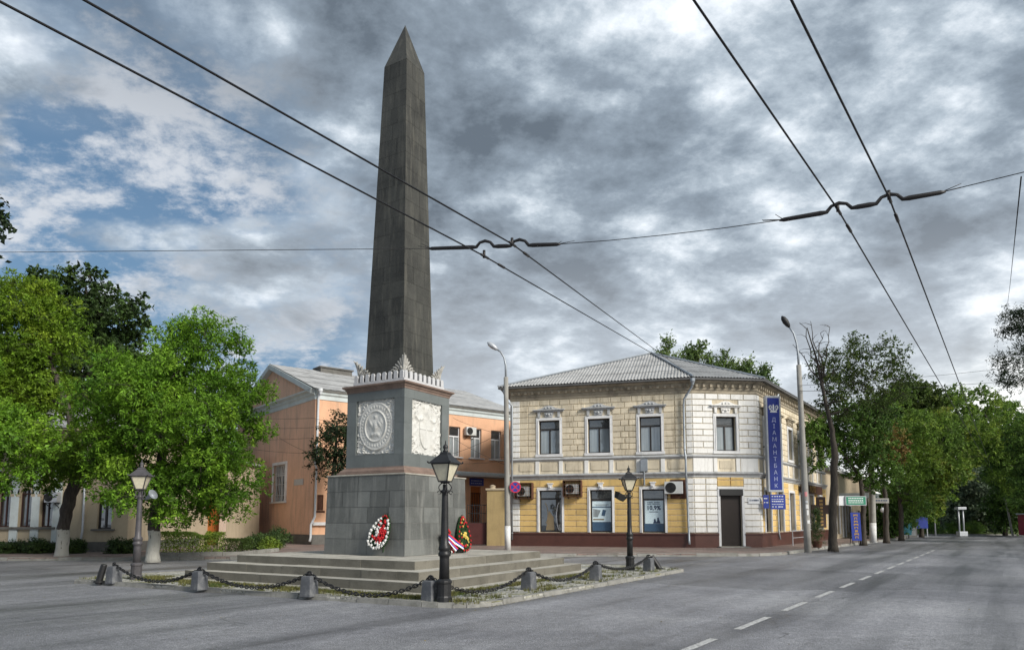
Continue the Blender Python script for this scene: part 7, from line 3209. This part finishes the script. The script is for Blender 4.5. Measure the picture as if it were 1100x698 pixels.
b.tube([(e.x, e.y, .1), (e.x, e.y, 4.0), (e.x + .1, e.y, 4.4), (e.x + .4, e.y - .1, 4.55)], [.07, .05, .04, .03], 8)
b.build('post', M['sign_grey'], t)
b = MB()
b.box(e.x + .35, e.x + .75, e.y - .2, e.y, 4.5, 4.58)
b.build('lamp_head', M['sign_grey'], t)
e = atz(1088, 574.5, .15)
t = thing('leaning_post', 'leaning pale post with a bent board beside the red kiosk', 'post', (e.x, e.y, .15))
b = MB()
b.tube([(e.x, e.y, .1), (e.x - .55, e.y, 4.3)], [.11, .09], 10)
b.build('shaft', M['concrete'], t)
b = MB()
b.M = Matrix.Translation((e.x - .2, e.y - .12, 3.9)) @ Matrix.Rotation(R(25), 4, 'Y')
b.box(-.5, .9, -.04, 0, -.35, .15)
b.build('board', M['concrete'], t)
e = atz(1099, 575, .15)
t = thing('kiosk', 'red kiosk with a pale window at the far road side', 'kiosk', (e.x + .4, e.y, .15))
b = MB()
e.x += 1.75
b.box(e.x - .75, e.x + 2.4, e.y, e.y + 2, .15, 2.2)
b.build('body', surf('kiosk_red', (.34, .03, .05), .5, .2, 2, 20, .05), t, bevel=.03)
b = MB()
b.box(e.x - .5, e.x + .6, e.y - .03, e.y - .004, 1.0, 1.9)
b.build('window', M['pane_grey'], t)
b = MB()
b.box(e.x - .95, e.x + 2.6, e.y - .3, e.y + 2.2, 2.2, 2.36)
b.build('roof', M['sign_grey'], t)
b = MB()
for k in range(6):
    b.box(e.x - .5 + k * .22, e.x - .36 + k * .22, e.y - .015, e.y - .005, .55, .75)
b.build('lettering', M['sign_white'], t)
# notice board and grey cabinet near the pavement's end
e = atz(989, 576, .13)
t = thing('notice_board', 'blue notice board on posts in the tree shade', 'signboard', (e.x, e.y, .13))
b = MB()
b.box(e.x - .55, e.x + .75, e.y, e.y + .06, .9, 2.0)
b.build('board', M['board_blue'], t)
b = MB()
for s in (-.5, .7):
    b.bar((e.x + s, e.y + .1, .1), (e.x + s, e.y + .1, 2.0), .08)
b.build('post_frame', M['sign_grey'], t)
e = atz(984, 576.5, .13)
t = thing('grey_cabinet', 'grey utility cabinet beside the teal container', 'cabinet', (e.x - .3, e.y, .13))
b = MB()
b.box(e.x - 1.2, e.x + .3, e.y + .3, e.y + .9, .1, 1.25)
b.build('body', M['concrete'], t, bevel=.02)
b = MB()
b.box(e.x - 1.05, e.x + .15, e.y + .27, e.y + .297, .25, 1.1)
b.build('door', M['grey_trim'], t)


# leaf litter and grit lying along the kerbs and under the trees
def litter(n, seed):
    rs = np.random.RandomState(seed)
    pts = []
    for i in range(n):
        r = rs.rand()
        if r < .40:
            k = rs.randint(0, 12)
            a, c = Vector(KP[k]), Vector(KP[k + 1])
            q = a.lerp(c, rs.rand())
            nn = (c - a).normalized()
            o = abs(rs.exponential(.22)) + .02
            pts.append((q.x + nn.y * o, q.y - nn.x * o, .008))
        elif r < .62:
            q = Vector((KL.x, KL.y)).lerp(Vector((KC.x, KC.y)), rs.rand()) if rs.rand() < .5 else Vector((KC.x, KC.y)).lerp(Vector((KR.x, KR.y)), rs.rand())
            o = rs.exponential(.18) + .05
            pts.append((q.x, q.y - o, .008))
        elif r < .85:
            c = atz(*((164, 600), (66, 597), (896, 590))[rs.randint(0, 3)], .13)
            pts.append((c.x + rs.normal(0, 2.2), max(c.y + rs.normal(0, .7), c.y - .6), .140))
        else:
            pts.append((rs.uniform(-9, 2), rs.uniform(15, 20), .008) if rs.rand() < .3 else (rs.uniform(-18, 16), rs.uniform(9, 29), .008))
    P = np.array(pts)
    # keep clear of the island and steps
    keep = []
    for p in P:
        l = MROT.inverted() @ Vector((p[0], p[1], 0))
        keep.append(not (max(abs(l.x), abs(l.y)) < 6.1 and p[2] < .1))
    P = P[np.array(keep)]
    n = len(P)
    a = rs.uniform(0, 6.28, n)
    L_ = rs.uniform(.02, .06, n)
    w = L_ * rs.uniform(.3, .6, n)
    ax = np.stack([np.cos(a), np.sin(a), rs.uniform(-.1, .25, n)], -1)
    sv = np.stack([-np.sin(a), np.cos(a), rs.uniform(-.2, .3, n)], -1)
    V = np.stack([P, P + ax * (L_ * .5)[:, None] + sv * (w * .5)[:, None], P + ax * L_[:, None], P + ax * (L_ * .5)[:, None] - sv * (w * .5)[:, None]], 1).reshape(-1, 3)
    V[:, 2] = np.maximum(V[:, 2], .005)
    o = mesh_np('fallen_leaves', V, np.arange(n * 4).reshape(-1, 4), leafmat('fallen_leaf', (.10, .07, .03), (.20, .15, .04), (.28, .22, .05), 3, .1))
    tag(o, 'dry fallen leaves scattered along the kerbs and under the trees', kind='stuff')


litter(2600, 77)
